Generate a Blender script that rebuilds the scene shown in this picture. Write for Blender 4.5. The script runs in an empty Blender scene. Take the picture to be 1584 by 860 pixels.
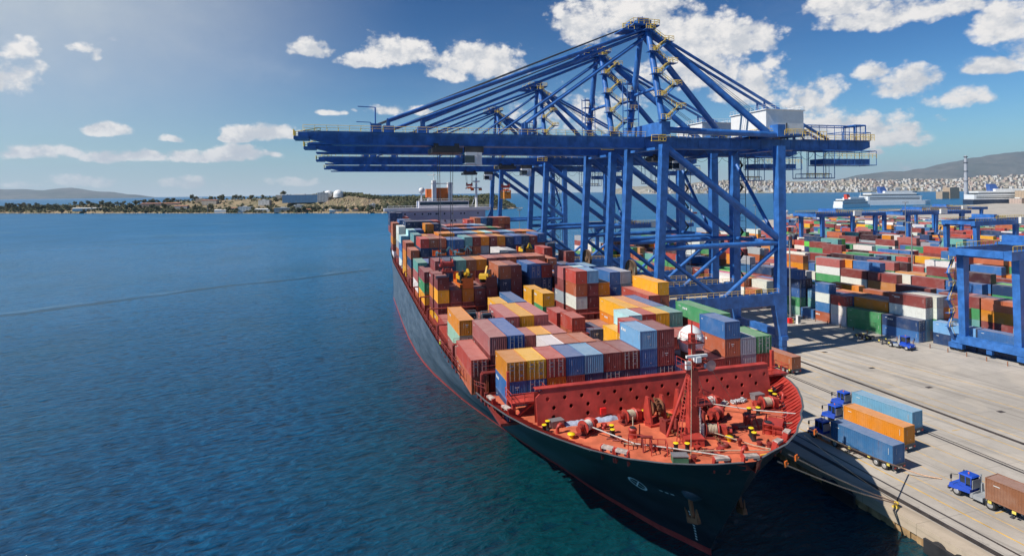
import bpy, bmesh, math, random
from mathutils import Vector, Matrix
from mathutils.geometry import tessellate_polygon
R = math.radians
scene = bpy.context.scene
COL = scene.collection

# ------------------------------------------------------------------ camera
HEAD = math.atan(252 / 880.0)                 # camera looks this far to the right of the ship's axis (+Y)
cam = bpy.data.cameras.new('camera')
camo = bpy.data.objects.new('camera', cam); COL.objects.link(camo)
cam.sensor_fit = 'HORIZONTAL'; cam.sensor_width = 36.0
cam.lens = 36.0 * 880 / 1584
cam.shift_x = 0.0
cam.shift_y = -(430 - 298) / 1584.0
cam.clip_start = 0.5; cam.clip_end = 120000
camo.location = (0, 0, 41.5)
camo.rotation_euler = (Matrix.Rotation(-HEAD, 3, 'Z') @ Matrix.Rotation(R(90), 3, 'X') @ Matrix.Rotation(R(-0.62), 3, 'Z')).to_euler()
scene.camera = camo
scene.render.resolution_x = 1024; scene.render.resolution_y = 555

# ------------------------------------------------------------------ light
SUN_EL, SUN_AZ = R(46), R(-95.7)               # azimuth from +Y towards +X: the sun stands off the port side, left of the frame
sdir = Vector((math.sin(SUN_AZ) * math.cos(SUN_EL), math.cos(SUN_AZ) * math.cos(SUN_EL), math.sin(SUN_EL)))
sun = bpy.data.lights.new('sun', 'SUN'); sun.energy = 5.0; sun.angle = R(0.5); sun.color = (1.0, 0.94, 0.85)
suno = bpy.data.objects.new('sun', sun); COL.objects.link(suno)
suno.rotation_euler = sdir.to_track_quat('Z', 'Y').to_euler()
suno.location = (-80, 60, 120)
scene.view_settings.view_transform = 'Standard'
scene.view_settings.look = 'None'
scene.view_settings.exposure = 0.20
scene.view_settings.gamma = 1.0
scene.view_settings.use_curve_mapping = False
scene.cycles.max_bounces = 6
scene.cycles.diffuse_bounces = 3
scene.cycles.glossy_bounces = 3
scene.cycles.transparent_max_bounces = 8
scene.cycles.caustics_reflective = False
scene.cycles.caustics_refractive = False
scene.cycles.sample_clamp_indirect = 4.0
scene.cycles.use_denoising = True

# ------------------------------------------------------------------ node helper
class NT:
    def __init__(s, tree): s.t = tree
    def n(s, typ, ins=None, **kw):
        nd = s.t.nodes.new(typ)
        for k, v in kw.items(): setattr(nd, k, v)
        for k, v in (ins or {}).items():
            sock = nd.inputs[k]
            if isinstance(v, bpy.types.NodeSocket): s.t.links.new(v, sock)
            else: sock.default_value = v
        return nd
    def m(s, op, a, b=None, c=None, clamp=False):
        nd = s.t.nodes.new('ShaderNodeMath'); nd.operation = op; nd.use_clamp = clamp
        for i, v in enumerate((a, b, c)):
            if v is None: continue
            if isinstance(v, bpy.types.NodeSocket): s.t.links.new(v, nd.inputs[i])
            else: nd.inputs[i].default_value = v
        return nd.outputs[0]
    def mix(s, f, a, b, mode='MIX'):
        nd = s.t.nodes.new('ShaderNodeMix'); nd.data_type = 'RGBA'; nd.blend_type = mode
        for k, v in ((0, f), (6, a), (7, b)):
            if isinstance(v, bpy.types.NodeSocket): s.t.links.new(v, nd.inputs[k])
            else: nd.inputs[k].default_value = v if k == 0 else (tuple(v) + (1,))[:4]
        return nd.outputs[2]
    def noise(s, vec, scale, detail=4, rough=0.55, dist=0.0):
        return s.n('ShaderNodeTexNoise', {'Vector': vec, 'Scale': scale, 'Detail': detail, 'Roughness': rough, 'Distortion': dist}).outputs[0]
    def ramp(s, f, a, b):                      # smooth 0..1 between a and b
        return s.n('ShaderNodeMapRange', {'Value': f, 'From Min': a, 'From Max': b}, interpolation_type='SMOOTHSTEP').outputs[0]
    def scale(s, vec, v): return s.n('ShaderNodeVectorMath', {0: vec, 1: v}, operation='MULTIPLY').outputs[0]

# ------------------------------------------------------------------ sky with cumulus
w = bpy.data.worlds.new('World'); scene.world = w; w.use_nodes = True
t = NT(w.node_tree); w.node_tree.nodes.clear()
sky = t.n('ShaderNodeTexSky', sky_type='NISHITA', sun_disc=False)
sky.sun_elevation = SUN_EL; sky.sun_rotation = SUN_AZ
sky.altitude = 0; sky.air_density = 1.0; sky.dust_density = 0.5; sky.ozone_density = 2.5
gen = t.n('ShaderNodeTexCoord').outputs['Generated']
sp = t.n('ShaderNodeSeparateXYZ', {0: gen})
dx, dy, dz = sp.outputs
az = t.m('ARCTAN2', dx, dy)
hl = t.m('SQRT', t.m('ADD', t.m('MULTIPLY', dx, dx), t.m('MULTIPLY', dy, dy)))
el = t.m('DIVIDE', dz, t.m('MAXIMUM', hl, 0.02))
uv = t.n('ShaderNodeCombineXYZ', {0: az, 1: t.m('MULTIPLY', el, 1.25), 2: 0.37}).outputs[0]
wn = t.n('ShaderNodeTexNoise', {'Vector': uv, 'Scale': 9.0, 'Detail': 3.0, 'Roughness': 0.5})
warp = t.n('ShaderNodeVectorMath', {0: wn.outputs[1], 1: (0.5, 0.5, 0.5)}, operation='SUBTRACT').outputs[0]
wsep = t.n('ShaderNodeSeparateXYZ', {0: warp}).outputs
az2 = t.m('ADD', az, t.m('MULTIPLY', wsep[0], 0.05)); el2 = t.m('ADD', el, t.m('MULTIPLY', wsep[1], 0.03))
# (azimuth, tangent of elevation, half width, half height, strength) of each heap of cloud
CLOUDS = []
def heap(a, e, wa, we, s=1.0): CLOUDS.append((a, e, wa, we, s))
heap(0.4096, 0.2822, 0.0675, 0.0583, 1)
heap(0.4870, 0.2896, 0.1133, 0.0537, 1)
heap(0.5773, 0.2627, 0.0912, 0.0562, 1)
heap(0.6481, 0.2412, 0.0782, 0.0426, 1)
heap(0.4710, 0.3206, 0.1319, 0.0449, 1)
heap(0.6965, 0.2325, 0.0261, 0.0191, 0.8)
heap(0.2223, 0.2241, 0.1019, 0.0470, 1)
heap(0.0775, 0.2379, 0.0815, 0.0423, 1)
heap(0.0235, 0.2248, 0.0561, 0.0202, 1)
heap(0.1769, 0.2063, 0.0519, 0.0234, 1)
heap(-0.0574, 0.2369, 0.0401, 0.0222, 1)
heap(-0.0195, 0.1327, 0.0297, 0.0087, 0.8)
heap(0.0547, 0.1390, 0.0499, 0.0140, 0.8)
heap(0.1204, 0.1406, 0.0366, 0.0116, 0.7)
heap(-0.3318, 0.0916, 0.0336, 0.0139, 1)
heap(-0.2574, 0.0854, 0.0222, 0.0101, 1)
heap(-0.1297, 0.0966, 0.0547, 0.0216, 1)
heap(-0.1720, 0.0876, 0.0283, 0.0094, 1)
heap(-0.1204, 0.0618, 0.0212, 0.0096, 1)
heap(-0.4178, 0.0584, 0.0486, 0.0160, 1)
heap(-0.3128, 0.0548, 0.0534, 0.0141, 1)
heap(-0.2129, 0.0567, 0.0874, 0.0161, 1)
heap(-0.1631, 0.0598, 0.0633, 0.0201, 1)
heap(-0.3659, 0.0224, 0.0559, 0.0104, 0.6)
heap(-0.2479, 0.0162, 0.0747, 0.0090, 0.5)
heap(-0.0916, 0.0187, 0.0760, 0.0097, 0.5)
heap(-0.4281, 0.0167, 0.0361, 0.0070, 0.5)
heap(-0.4367, 0.1572, 0.0413, 0.0316, 1)
heap(-0.4364, 0.1971, 0.0256, 0.0257, 0.8)
heap(-0.3715, 0.2057, 0.0333, 0.0115, 0.8)
heap(-0.3344, 0.2274, 0.0142, 0.0086, 0.8)
heap(-0.3534, 0.1985, 0.0098, 0.0148, 0.7)
heap(-0.4891, 0.1673, 0.0388, 0.0471, 1)
heap(0.8703, 0.2529, 0.0948, 0.0368, 1)
heap(0.8135, 0.2781, 0.0648, 0.0269, 1)
heap(0.9918, 0.2182, 0.0394, 0.0434, 1)
heap(0.9446, 0.2458, 0.0464, 0.0308, 1)
heap(0.8848, 0.1428, 0.0659, 0.0365, 1)
heap(0.9364, 0.1225, 0.0470, 0.0269, 1)
heap(0.9847, 0.1603, 0.0435, 0.0179, 1)
heap(0.8456, 0.1677, 0.0303, 0.0220, 1)
heap(0.7708, 0.1376, 0.0466, 0.0483, 1)
heap(0.8284, 0.0835, 0.0909, 0.0490, 1.1)
heap(0.8803, 0.0740, 0.0544, 0.0323, 1)
heap(0.9218, 0.0938, 0.0176, 0.0115, 0.8)
heap(0.8876, 0.0246, 0.0219, 0.0129, 0.8)
heap(0.7946, 0.0762, 0.0757, 0.0250, 0.9)
heap(0.9902, 0.0300, 0.0287, 0.0079, 0.7)
heap(0.5972, 0.1901, 0.1237, 0.0682, 0.7)
heap(0.3800, 0.1323, 0.1110, 0.0520, 0.4)
heap(1.0472, 0.1768, 0.0518, 0.0469, 1)
heap(1.0807, 0.0934, 0.0728, 0.0363, 1)
heap(0.6669, 0.1616, 0.0685, 0.0508, 0.8)
heap(0.8566, 0.0498, 0.0158, 0.0066, 0.7)

field = None
for a, e, wa, we, s in CLOUDS:
    qx = t.m('MULTIPLY', t.m('SUBTRACT', az2, a), 1 / wa)
    de = t.m('SUBTRACT', el2, e)
    qy = t.m('MAXIMUM', t.m('MULTIPLY', de, 1 / we), t.m('MULTIPLY', de, -1.75 / we))
    q = t.m('MULTIPLY', t.m('SUBTRACT', 1.0, t.m('ADD', t.m('MULTIPLY', qx, qx), t.m('MULTIPLY', qy, qy))), s)
    field = q if field is None else t.m('MAXIMUM', field, q)
field = t.m('MAXIMUM', field, -1.5)
def fbm(off, base=12.0):
    v = t.n('ShaderNodeVectorMath', {0: uv, 1: off}, operation='ADD').outputs[0]
    a = t.n('ShaderNodeTexNoise', {'Vector': v, 'Scale': base, 'Detail': 9.0, 'Roughness': 0.58, 'Lacunarity': 2.1}).outputs[0]
    vo = t.n('ShaderNodeTexVoronoi', {'Vector': v, 'Scale': base * 3.2, 'Detail': 3.0, 'Roughness': 0.6}, feature='SMOOTH_F1').outputs[0]
    return t.m('SUBTRACT', t.m('MULTIPLY', a, 1.0), t.m('MULTIPLY', vo, 0.28))
n0 = fbm((0, 0, 0)); n1 = fbm((-0.012, 0.020, 0.0))
dens = t.m('ADD', t.m('MULTIPLY', field, 0.62), t.m('MULTIPLY', t.m('SUBTRACT', n0, 0.27), 2.0))
dens1 = t.m('ADD', t.m('MULTIPLY', field, 0.62), t.m('MULTIPLY', t.m('SUBTRACT', n1, 0.27), 2.0))
alpha = t.ramp(dens, -0.06, 0.40)
# high thin veil
veil = t.m('MULTIPLY', t.ramp(t.n('ShaderNodeTexNoise', {'Vector': t.scale(uv, (1.0, 2.2, 1)), 'Scale': 3.0, 'Detail': 6.0}).outputs[0], 0.48, 0.85), 0.08)
relief = t.ramp(t.m('SUBTRACT', dens, dens1), -0.30, 0.34)
thick = t.ramp(dens, 0.15, 1.25)
bright = t.m('ADD', 0.60, t.m('MULTIPLY', relief, 0.40))
bright = t.m('SUBTRACT', bright, t.m('MULTIPLY', t.m('MULTIPLY', thick, t.m('SUBTRACT', 1.0, relief)), 0.22))
ccol = t.mix(bright, (0.26, 0.35, 0.48), (1.0, 0.965, 0.93))
SKY_S = 0.1
skyp = t.n('ShaderNodeVectorMath', {0: sky.outputs[0], 1: (1.75, 1.75, 1.75)}, operation='POWER').outputs[0]        # deeper blue away from the sun
skyc = t.n('ShaderNodeVectorMath', {0: skyp, 1: (SKY_S * 0.074, SKY_S * 0.182, SKY_S * 0.218)}, operation='MULTIPLY').outputs[0]
skyc = t.n('ShaderNodeVectorMath', {0: skyc, 1: (1.3, 1.3, 1.3)}, operation='MINIMUM').outputs[0]
skyc = t.mix(t.m('MULTIPLY', t.m('POWER', 2.718, t.m('MULTIPLY', t.m('MAXIMUM', el, 0.0), -14.0)), 0.92), skyc, (0.57, 0.65, 0.71))   # thick air low down
low = t.ramp(el, 0.0, 0.05)
alpha = t.m('MULTIPLY', alpha, t.m('ADD', 0.45, t.m('MULTIPLY', low, 0.52)))
# thin bright veil of high haze towards the sun side, upper left
va = t.m('MULTIPLY', t.m('ADD', az, 0.52), 1 / 0.66); ve = t.m('MULTIPLY', t.m('SUBTRACT', el, 0.31), 1 / 0.40)
vg = t.m('MULTIPLY', t.ramp(t.m('SUBTRACT', 1.0, t.m('SQRT', t.m('ADD', t.m('MULTIPLY', va, va), t.m('MULTIPLY', ve, ve)))), 0.0, 1.0), 1.0, clamp=True)
skyc = t.mix(t.m('MULTIPLY', vg, t.m('ADD', 0.80, t.m('MULTIPLY', n0, 0.3))), skyc, (0.50, 0.545, 0.57))
alpha = t.m('MAXIMUM', alpha, t.m('MULTIPLY', veil, t.ramp(el, 0.02, 0.2)))
ccol = t.n('ShaderNodeVectorMath', {0: ccol, 1: (0.82, 0.82, 0.82)}, operation='MULTIPLY').outputs[0]
fin = t.mix(alpha, skyc, ccol)
bg = t.n('ShaderNodeBackground', {'Color': fin, 'Strength': 1.0})
t.n('ShaderNodeOutputWorld', {'Surface': bg.outputs[0]})
w.cycles.sampling_method = 'MANUAL'; w.cycles.sample_map_resolution = 512

# ------------------------------------------------------------------ materials
MATS = {}
def newmat(name):
    m = bpy.data.materials.new(name); m.use_nodes = True; m.node_tree.nodes.clear()
    return m, NT(m.node_tree)
def finish(t, **ins):
    b = t.n('ShaderNodeBsdfPrincipled', ins)
    t.n('ShaderNodeOutputMaterial', {'Surface': b.outputs[0]})
    return b
def c4(c): return (c[0], c[1], c[2], 1.0)
def paint(name, col, rough=0.5, metal=0.0, var=0.25, wear=0.0, wearcol=(0.16, 0.07, 0.035), scale=0.5, streak=0.0, coat=0.0):
    """weathered paint: patchy fading, optional rust freckles and run marks"""
    if name in MATS: return MATS[name]
    m, t = newmat(name)
    co = t.n('ShaderNodeTexCoord').outputs['Object']
    n = t.noise(co, scale, 6, 0.6)
    c = t.mix(t.ramp(n, 0.3, 0.75), [x * (1 - var) for x in col], [min(1, x * (1 + var) + 0.015 * var) for x in col])
    if streak:
        sn = t.noise(t.scale(co, (1.6, 1.6, 0.12)), 1.4, 5, 0.65)
        c = t.mix(t.m('MULTIPLY', t.ramp(sn, 0.55, 0.75), streak), c, wearcol)
    if wear:
        f = t.m('MULTIPLY', t.ramp(t.noise(co, 2.3, 8, 0.7), 0.58, 0.72), wear)
        c = t.mix(f, c, wearcol)
    rg = t.m('ADD', rough - 0.08, t.m('MULTIPLY', n, 0.16))
    finish(t, **{'Base Color': c, 'Roughness': rg, 'Metallic': metal, 'Coat Weight': coat})
    MATS[name] = m
    return m
BLUE = paint('crane_blue', (0.028, 0.130, 0.40), 0.42, var=0.30, wear=0.4, wearcol=(0.035, 0.06, 0.11), streak=0.45)
BLUE2 = paint('crane_blue_light', (0.034, 0.150, 0.45), 0.42, var=0.26, wear=0.35, wearcol=(0.035, 0.06, 0.12), streak=0.4)
YEL = paint('safety_yellow', (0.82, 0.55, 0.07), 0.5, var=0.15, wear=0.3)
GREYM = paint('galvanised', (0.30, 0.31, 0.32), 0.45, metal=0.4, var=0.2)
DARK = paint('dark_steel', (0.03, 0.03, 0.033), 0.5, var=0.3, wear=0.3)
ROPEM = paint('steel_rope', (0.07, 0.075, 0.085), 0.6)
WHITE = paint('white_paint', (0.76, 0.76, 0.74), 0.45, var=0.06, wear=0.25, wearcol=(0.45, 0.36, 0.28), streak=0.2)
REDDECK = paint('red_deck', (0.60, 0.140, 0.064), 0.7, var=0.30, wear=0.75, wearcol=(0.24, 0.10, 0.07), scale=0.45)
REDP = paint('red_paint', (0.44, 0.046, 0.032), 0.5, var=0.3, wear=0.55, streak=0.4)
REDDK = paint('red_dark', (0.22, 0.03, 0.024), 0.55, var=0.25, wear=0.5)
ORNG = paint('orange_paint', (0.70, 0.15, 0.02), 0.5, var=0.15, wear=0.3)
RUST = paint('rust', (0.24, 0.085, 0.035), 0.8, var=0.4, wear=0.6, wearcol=(0.45, 0.22, 0.10))
RUBBER = paint('rubber', (0.022, 0.022, 0.024), 0.75, var=0.3)
BOLLB = paint('bollard_black', (0.03, 0.032, 0.035), 0.5, var=0.3, wear=0.4)
ROPEW = paint('mooring_rope', (0.42, 0.34, 0.24), 0.9, var=0.2, scale=4)
ROPEO = paint('orange_rope', (0.72, 0.45, 0.28), 0.9, var=0.2, scale=4)
TARP = paint('pale_tarp', (0.36, 0.41, 0.52), 0.8, var=0.2, scale=3)
TRUCKB = paint('truck_blue', (0.015, 0.075, 0.50), 0.3, var=0.1, wear=0.15, coat=0.3)
ROCK = paint('rock', (0.44, 0.33, 0.22), 0.95, var=0.45, wear=0.6, wearcol=(0.20, 0.15, 0.10), scale=0.03)
BARK = paint('bark', (0.10, 0.07, 0.045), 0.9)
LAMPG = paint('lamp_glass', (0.6, 0.62, 0.64), 0.15)
BLACKHULL = None
def glassmat():
    m, t = newmat('dark_glass')
    finish(t, **{'Base Color': (0.02, 0.03, 0.04, 1), 'Roughness': 0.06, 'Specular IOR Level': 0.8})
    return m
GLASS = glassmat()

# container paint: the colour rides on the object, the weathering is the material's
def contmat(name, attr):
    m, t = newmat(name)
    co = t.n('ShaderNodeTexCoord').outputs['Object']
    oi = t.n('ShaderNodeObjectInfo')
    if attr: base = t.n('ShaderNodeAttribute', attribute_name='tint').outputs['Color']; off = co
    else:
        base = oi.outputs['Color']
        off = t.n('ShaderNodeVectorMath', {0: co, 1: t.n('ShaderNodeCombineXYZ', {0: t.m('MULTIPLY', oi.outputs['Random'], 91.0), 1: t.m('MULTIPLY', oi.outputs['Random'], 37.0), 2: 0.0}).outputs[0]}, operation='ADD').outputs[0]
    n = t.noise(off, 0.45, 6, 0.62)
    fade = t.ramp(n, 0.42, 0.78)
    pale = t.mix(0.16, base, (0.62, 0.58, 0.54))
    c = t.mix(t.m('MULTIPLY', fade, 0.8), base, pale)
    onz = t.n('ShaderNodeSeparateXYZ', {0: t.n('ShaderNodeTexCoord').outputs['Normal']}).outputs[2]      # roofs bleach more than walls
    bl = t.mix(0.42, base, (0.60, 0.50, 0.45))
    c = t.mix(t.m('MULTIPLY', t.ramp(onz, 0.5, 0.9), t.m('ADD', 0.35, t.m('MULTIPLY', t.noise(off, 0.9, 6, 0.65), 0.5))), c, bl)
    c = t.mix(t.m('MULTIPLY', t.ramp(t.noise(off, 1.1, 5, 0.6), 0.45, 0.7), 0.30), c, t.mix(0.35, base, (0.05, 0.04, 0.035)))
    sn = t.noise(t.scale(off, (2.2, 2.2, 0.15)), 1.7, 5, 0.7)
    c = t.mix(t.m('MULTIPLY', t.ramp(sn, 0.57, 0.74), 0.35), c, (0.19, 0.075, 0.035))
    c = t.mix(t.m('MULTIPLY', t.ramp(t.noise(off, 3.1, 8, 0.72), 0.60, 0.70), 0.55), c, (0.15, 0.06, 0.03))
    finish(t, **{'Base Color': c, 'Roughness': t.m('ADD', 0.38, t.m('MULTIPLY', n, 0.25))})
    return m
CONT = contmat('container_paint', False)
CONTS = contmat('container_paint_mass', True)

# ------------------------------------------------------------------ mesh helper
class MB:
    def __init__(s): s.v = []; s.f = []; s.mi = []; s.cur = 0; s.sm = set()
    def add(s, vs, fs, smooth=False):
        o = len(s.v); s.v.extend([tuple(p) for p in vs])
        for f in fs:
            if smooth: s.sm.add(len(s.f))
            s.f.append(tuple(o + i for i in f)); s.mi.append(s.cur)
    def box(s, x0, x1, y0, y1, z0, z1):
        s.add([(x0, y0, z0), (x1, y0, z0), (x1, y1, z0), (x0, y1, z0), (x0, y0, z1), (x1, y0, z1), (x1, y1, z1), (x0, y1, z1)],
              [(3, 2, 1, 0), (4, 5, 6, 7), (0, 1, 5, 4), (1, 2, 6, 5), (2, 3, 7, 6), (3, 0, 4, 7)])
    def cbox(s, c, d): s.box(c[0] - d[0] / 2, c[0] + d[0] / 2, c[1] - d[1] / 2, c[1] + d[1] / 2, c[2] - d[2] / 2, c[2] + d[2] / 2)
    def rings(s, rings, cap=True, smooth=False, closed=True):
        n = len(rings[0]); vs = [p for r in rings for p in r]; fs = []
        for i in range(len(rings) - 1):
            for j in range(n if closed else n - 1):
                k = (j + 1) % n
                fs.append((i * n + j, i * n + k, (i + 1) * n + k, (i + 1) * n + j))
        s.add(vs, fs, smooth)
        if cap:
            s.add(rings[0], [tuple(range(n - 1, -1, -1))]); s.add(rings[-1], [tuple(range(n))])
    def frame(s, p, q, up=(0, 0, 1)):
        d = (Vector(q) - Vector(p)).normalized(); u = Vector(up)
        if abs(d.dot(u)) > 0.98: u = Vector((0, 1, 0))
        a = d.cross(u).normalized(); b = a.cross(d).normalized()
        return a, b
    def beam(s, p, q, w, h, w2=None, h2=None, up=(0, 0, 1)):     # box section from p to q: w sideways, h along up
        a, b = s.frame(p, q, up); w2 = w if w2 is None else w2; h2 = h if h2 is None else h2
        P, Q = Vector(p), Vector(q)
        s.rings([[P + a * (-w / 2) + b * (-h / 2), P + a * (w / 2) + b * (-h / 2), P + a * (w / 2) + b * (h / 2), P + a * (-w / 2) + b * (h / 2)],
                 [Q + a * (-w2 / 2) + b * (-h2 / 2), Q + a * (w2 / 2) + b * (-h2 / 2), Q + a * (w2 / 2) + b * (h2 / 2), Q + a * (-w2 / 2) + b * (h2 / 2)]])
    def tube(s, p, q, r, n=8, r2=None, cap=True):
        a, b = s.frame(p, q); r2 = r if r2 is None else r2
        P, Q = Vector(p), Vector(q); k = [(math.cos(2 * math.pi * i / n), math.sin(2 * math.pi * i / n)) for i in range(n)]
        s.rings([[P + a * (r * c) + b * (r * d) for c, d in k], [Q + a * (r2 * c) + b * (r2 * d) for c, d in k]], cap, smooth=n > 5)
    def path(s, pts, r, n=6):
        pts = [Vector(p) for p in pts]; rs = []
        for i, p in enumerate(pts):
            d = pts[min(i + 1, len(pts) - 1)] - pts[max(i - 1, 0)]
            a, b = s.frame((0, 0, 0), d)
            rs.append([p + a * (r * math.cos(2 * math.pi * k / n)) + b * (r * math.sin(2 * math.pi * k / n)) for k in range(n)])
        s.rings(rs, True, smooth=True)
    def lathe(s, c, prof, n=16, axis='z'):                        # prof: (radius, height) along the axis
        rs = []
        for r, h in prof:
            ring = []
            for k in range(n):
                x, y = r * math.cos(2 * math.pi * k / n), r * math.sin(2 * math.pi * k / n)
                p = {'z': (x, y, h), 'x': (h, x, y), 'y': (y, h, x)}[axis]
                ring.append((c[0] + p[0], c[1] + p[1], c[2] + p[2]))
            rs.append(ring)
        s.rings(rs, True, smooth=True)
    def ball(s, c, r, n=12, m=8, sz=1.0):
        s.lathe(c, [(max(1e-3, r * math.sin(math.pi * i / m)), -r * sz * math.cos(math.pi * i / m)) for i in range(m + 1)], n)
    def prism(s, poly, z0, z1):
        n = len(poly)
        s.rings([[(x, y, z0) for x, y in poly], [(x, y, z1) for x, y in poly]])
    def build(s, name, mat, parent=None, base=(0, 0, 0), mods=None):
        me = bpy.data.meshes.new(name)
        bx, by, bz = base
        me.from_pydata([(x - bx, y - by, z - bz) for x, y, z in s.v], [], s.f)
        for m in (mat if isinstance(mat, (list, tuple)) else [mat]): me.materials.append(m)
        if any(s.mi): me.polygons.foreach_set('material_index', s.mi)
        if s.sm:
            fl = [i in s.sm for i in range(len(s.f))]; me.polygons.foreach_set('use_smooth', fl)
        me.update()
        o = bpy.data.objects.new(name, me); COL.objects.link(o)
        if parent is not None: o.parent = parent
        else: o.location = base
        return o
def tag(o, label=None, cat=None, group=None, kind=None):
    if label: o['label'] = label
    if cat: o['category'] = cat
    if group: o['group'] = group
    if kind: o['kind'] = kind
    return o
def thing(name, label, cat, loc=(0, 0, 0), group=None, rz=0.0):
    o = bpy.data.objects.new(name, None); COL.objects.link(o); o.empty_display_size = 0.2
    o.location = loc; o.rotation_euler = (0, 0, rz)
    return tag(o, label, cat, group)
def dup(root, loc=None, label=None, rz=None, group=None):
    c = root.copy(); COL.objects.link(c)
    if loc is not None: c.location = loc
    if rz is not None: c.rotation_euler = (0, 0, rz)
    if label: c['label'] = label
    if group: c['group'] = group
    def rec(src, par):
        for ch in list(src.children):
            k = ch.copy(); COL.objects.link(k); k.parent = par; rec(ch, k)
    rec(root, c)
    return c
ORD = ['', 'first', 'second', 'third', 'fourth', 'fifth', 'sixth', 'seventh', 'eighth', 'ninth', 'tenth', 'eleventh', 'twelfth', 'thirteenth', 'fourteenth', 'fifteenth', 'sixteenth', 'seventeenth', 'eighteenth', 'nineteenth', 'twentieth'] + ['%dth' % i for i in range(21, 60)]
rnd = random.Random(7)
def rail(mb, pts, h=1.1, step=2.0, r=0.035, n=4, mid=True):
    """railing of posts and bars along a polyline"""
    for p, q in zip(pts[:-1], pts[1:]):
        P, Q = Vector(p), Vector(q); L = (Q - P).length; k = max(1, int(L / step))
        U = Vector((0, 0, h))
        for i in range(k + 1):
            A = P.lerp(Q, i / k); mb.tube(A, A + U, r, n, cap=False)
        mb.tube(P + U, Q + U, r, n, cap=False)
        if mid: mb.tube(P + U * 0.55, Q + U * 0.55, r * 0.8, n, cap=False)

# ------------------------------------------------------------------ water
def watermat():
    m, t = newmat('sea_water')
    geo = t.n('ShaderNodeNewGeometry'); pos = geo.outputs['Position']
    dist = t.n('ShaderNodeVectorMath', {0: pos, 1: (0, 0, 41.5)}, operation='DISTANCE').outputs['Value']
    p = t.n('ShaderNodeVectorRotate', {'Vector': pos, 'Angle': R(-12)}, rotation_type='Z_AXIS').outputs[0]
    a = t.noise(t.scale(p, (0.5, 1.0, 1)), 0.95, 6, 0.62, 0.5)
    b = t.noise(t.scale(p, (0.45, 1.0, 1)), 0.22, 4, 0.6, 0.3)
    c = t.noise(t.scale(p, (0.6, 1.0, 1)), 2.1, 3, 0.6)
    big = t.noise(pos, 0.006, 4, 0.6)
    gust = t.ramp(big, 0.35, 0.7)
    h = t.m('ADD', t.m('ADD', t.m('MULTIPLY', a, 1.1), t.m('MULTIPLY', b, 1.5)), t.m('MULTIPLY', c, 0.24))
    fade = t.m('DIVIDE', 160.0, t.m('ADD', 160.0, dist))
    st = t.m('MULTIPLY', t.m('ADD', 0.55, t.m('MULTIPLY', gust, 0.45)), t.m('ADD', 0.55, t.m('MULTIPLY', fade, 0.45)))
    bump = t.n('ShaderNodeBump', {'Strength': st, 'Distance': 1.35, 'Height': h}).outputs[0]
    # shallower, greener water beside the quay and hull, deep blue offshore
    sx = t.n('ShaderNodeSeparateXYZ', {0: pos}).outputs
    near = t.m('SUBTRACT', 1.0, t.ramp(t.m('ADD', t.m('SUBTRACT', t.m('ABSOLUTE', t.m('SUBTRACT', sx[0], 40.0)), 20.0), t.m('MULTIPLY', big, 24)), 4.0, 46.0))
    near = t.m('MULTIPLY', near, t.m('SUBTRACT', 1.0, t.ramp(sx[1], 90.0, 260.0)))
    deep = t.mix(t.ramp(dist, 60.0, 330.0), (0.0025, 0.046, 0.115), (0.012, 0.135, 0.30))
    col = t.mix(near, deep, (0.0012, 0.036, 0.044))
    col = t.mix(t.m('MULTIPLY', t.ramp(t.m('ADD', t.m('MULTIPLY', a, 0.85), t.m('MULTIPLY', b, 0.15)), 0.46, 0.64), 0.75), col, t.mix(near, t.mix(t.ramp(dist, 60.0, 330.0), (0.005, 0.098, 0.215), (0.015, 0.175, 0.37)), (0.0025, 0.050, 0.062)))  # light on the wavelet crests, painted in as paler water
    tr2 = t.m('MULTIPLY', t.ramp(t.m('ADD', t.m('MULTIPLY', a, 0.75), t.m('MULTIPLY', b, 0.25)), 0.50, 0.34), 0.8)      # shaded backs of the wavelets, painted into the colour
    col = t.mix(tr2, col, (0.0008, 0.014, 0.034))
    col = t.mix(t.m('MULTIPLY', t.ramp(t.noise(pos, 0.02, 5, 0.6), 0.4, 0.75), 0.4), col, (0.010, 0.075, 0.125))
    # old wake of a boat: a calm slick with broken foam
    wy = t.m('SUBTRACT', sx[1], t.m('ADD', 318.0, t.m('MULTIPLY', sx[0], 0.62)))
    wy = t.m('ADD', wy, t.m('MULTIPLY', t.m('SUBTRACT', t.noise(pos, 0.012, 3), 0.5), 46.0))
    d = t.m('ABSOLUTE', wy)
    line = t.m('MULTIPLY', t.m('SUBTRACT', 1.0, t.ramp(d, 0.5, 5.0)), t.ramp(t.noise(pos, 0.03, 4), 0.22, 0.45))
    line = t.m('MULTIPLY', line, t.m('SUBTRACT', 1.0, t.ramp(sx[0], 5.0, 14.0)))
    col = t.mix(t.m('MULTIPLY', line, 0.65), col, (0.004, 0.03, 0.05))
    line2 = t.m('MULTIPLY', t.m('SUBTRACT', 1.0, t.ramp(t.m('ABSOLUTE', t.m('SUBTRACT', wy, 7.0)), 0.3, 3.2)), t.ramp(t.noise(pos, 0.05, 4), 0.42, 0.6))
    line2 = t.m('MULTIPLY', line2, t.m('SUBTRACT', 1.0, t.ramp(sx[0], 5.0, 14.0)))
    col = t.mix(t.m('MULTIPLY', line2, 0.28), col, (0.25, 0.36, 0.42))
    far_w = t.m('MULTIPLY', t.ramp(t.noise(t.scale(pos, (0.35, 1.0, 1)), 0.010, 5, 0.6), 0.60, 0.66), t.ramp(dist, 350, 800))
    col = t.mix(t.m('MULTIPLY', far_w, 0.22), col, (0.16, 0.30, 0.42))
    rough = t.m('ADD', 0.07, t.m('MULTIPLY', t.ramp(dist, 80, 900), 0.30))
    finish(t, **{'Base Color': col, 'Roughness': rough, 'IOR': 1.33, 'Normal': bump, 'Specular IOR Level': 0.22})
    return m
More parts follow.
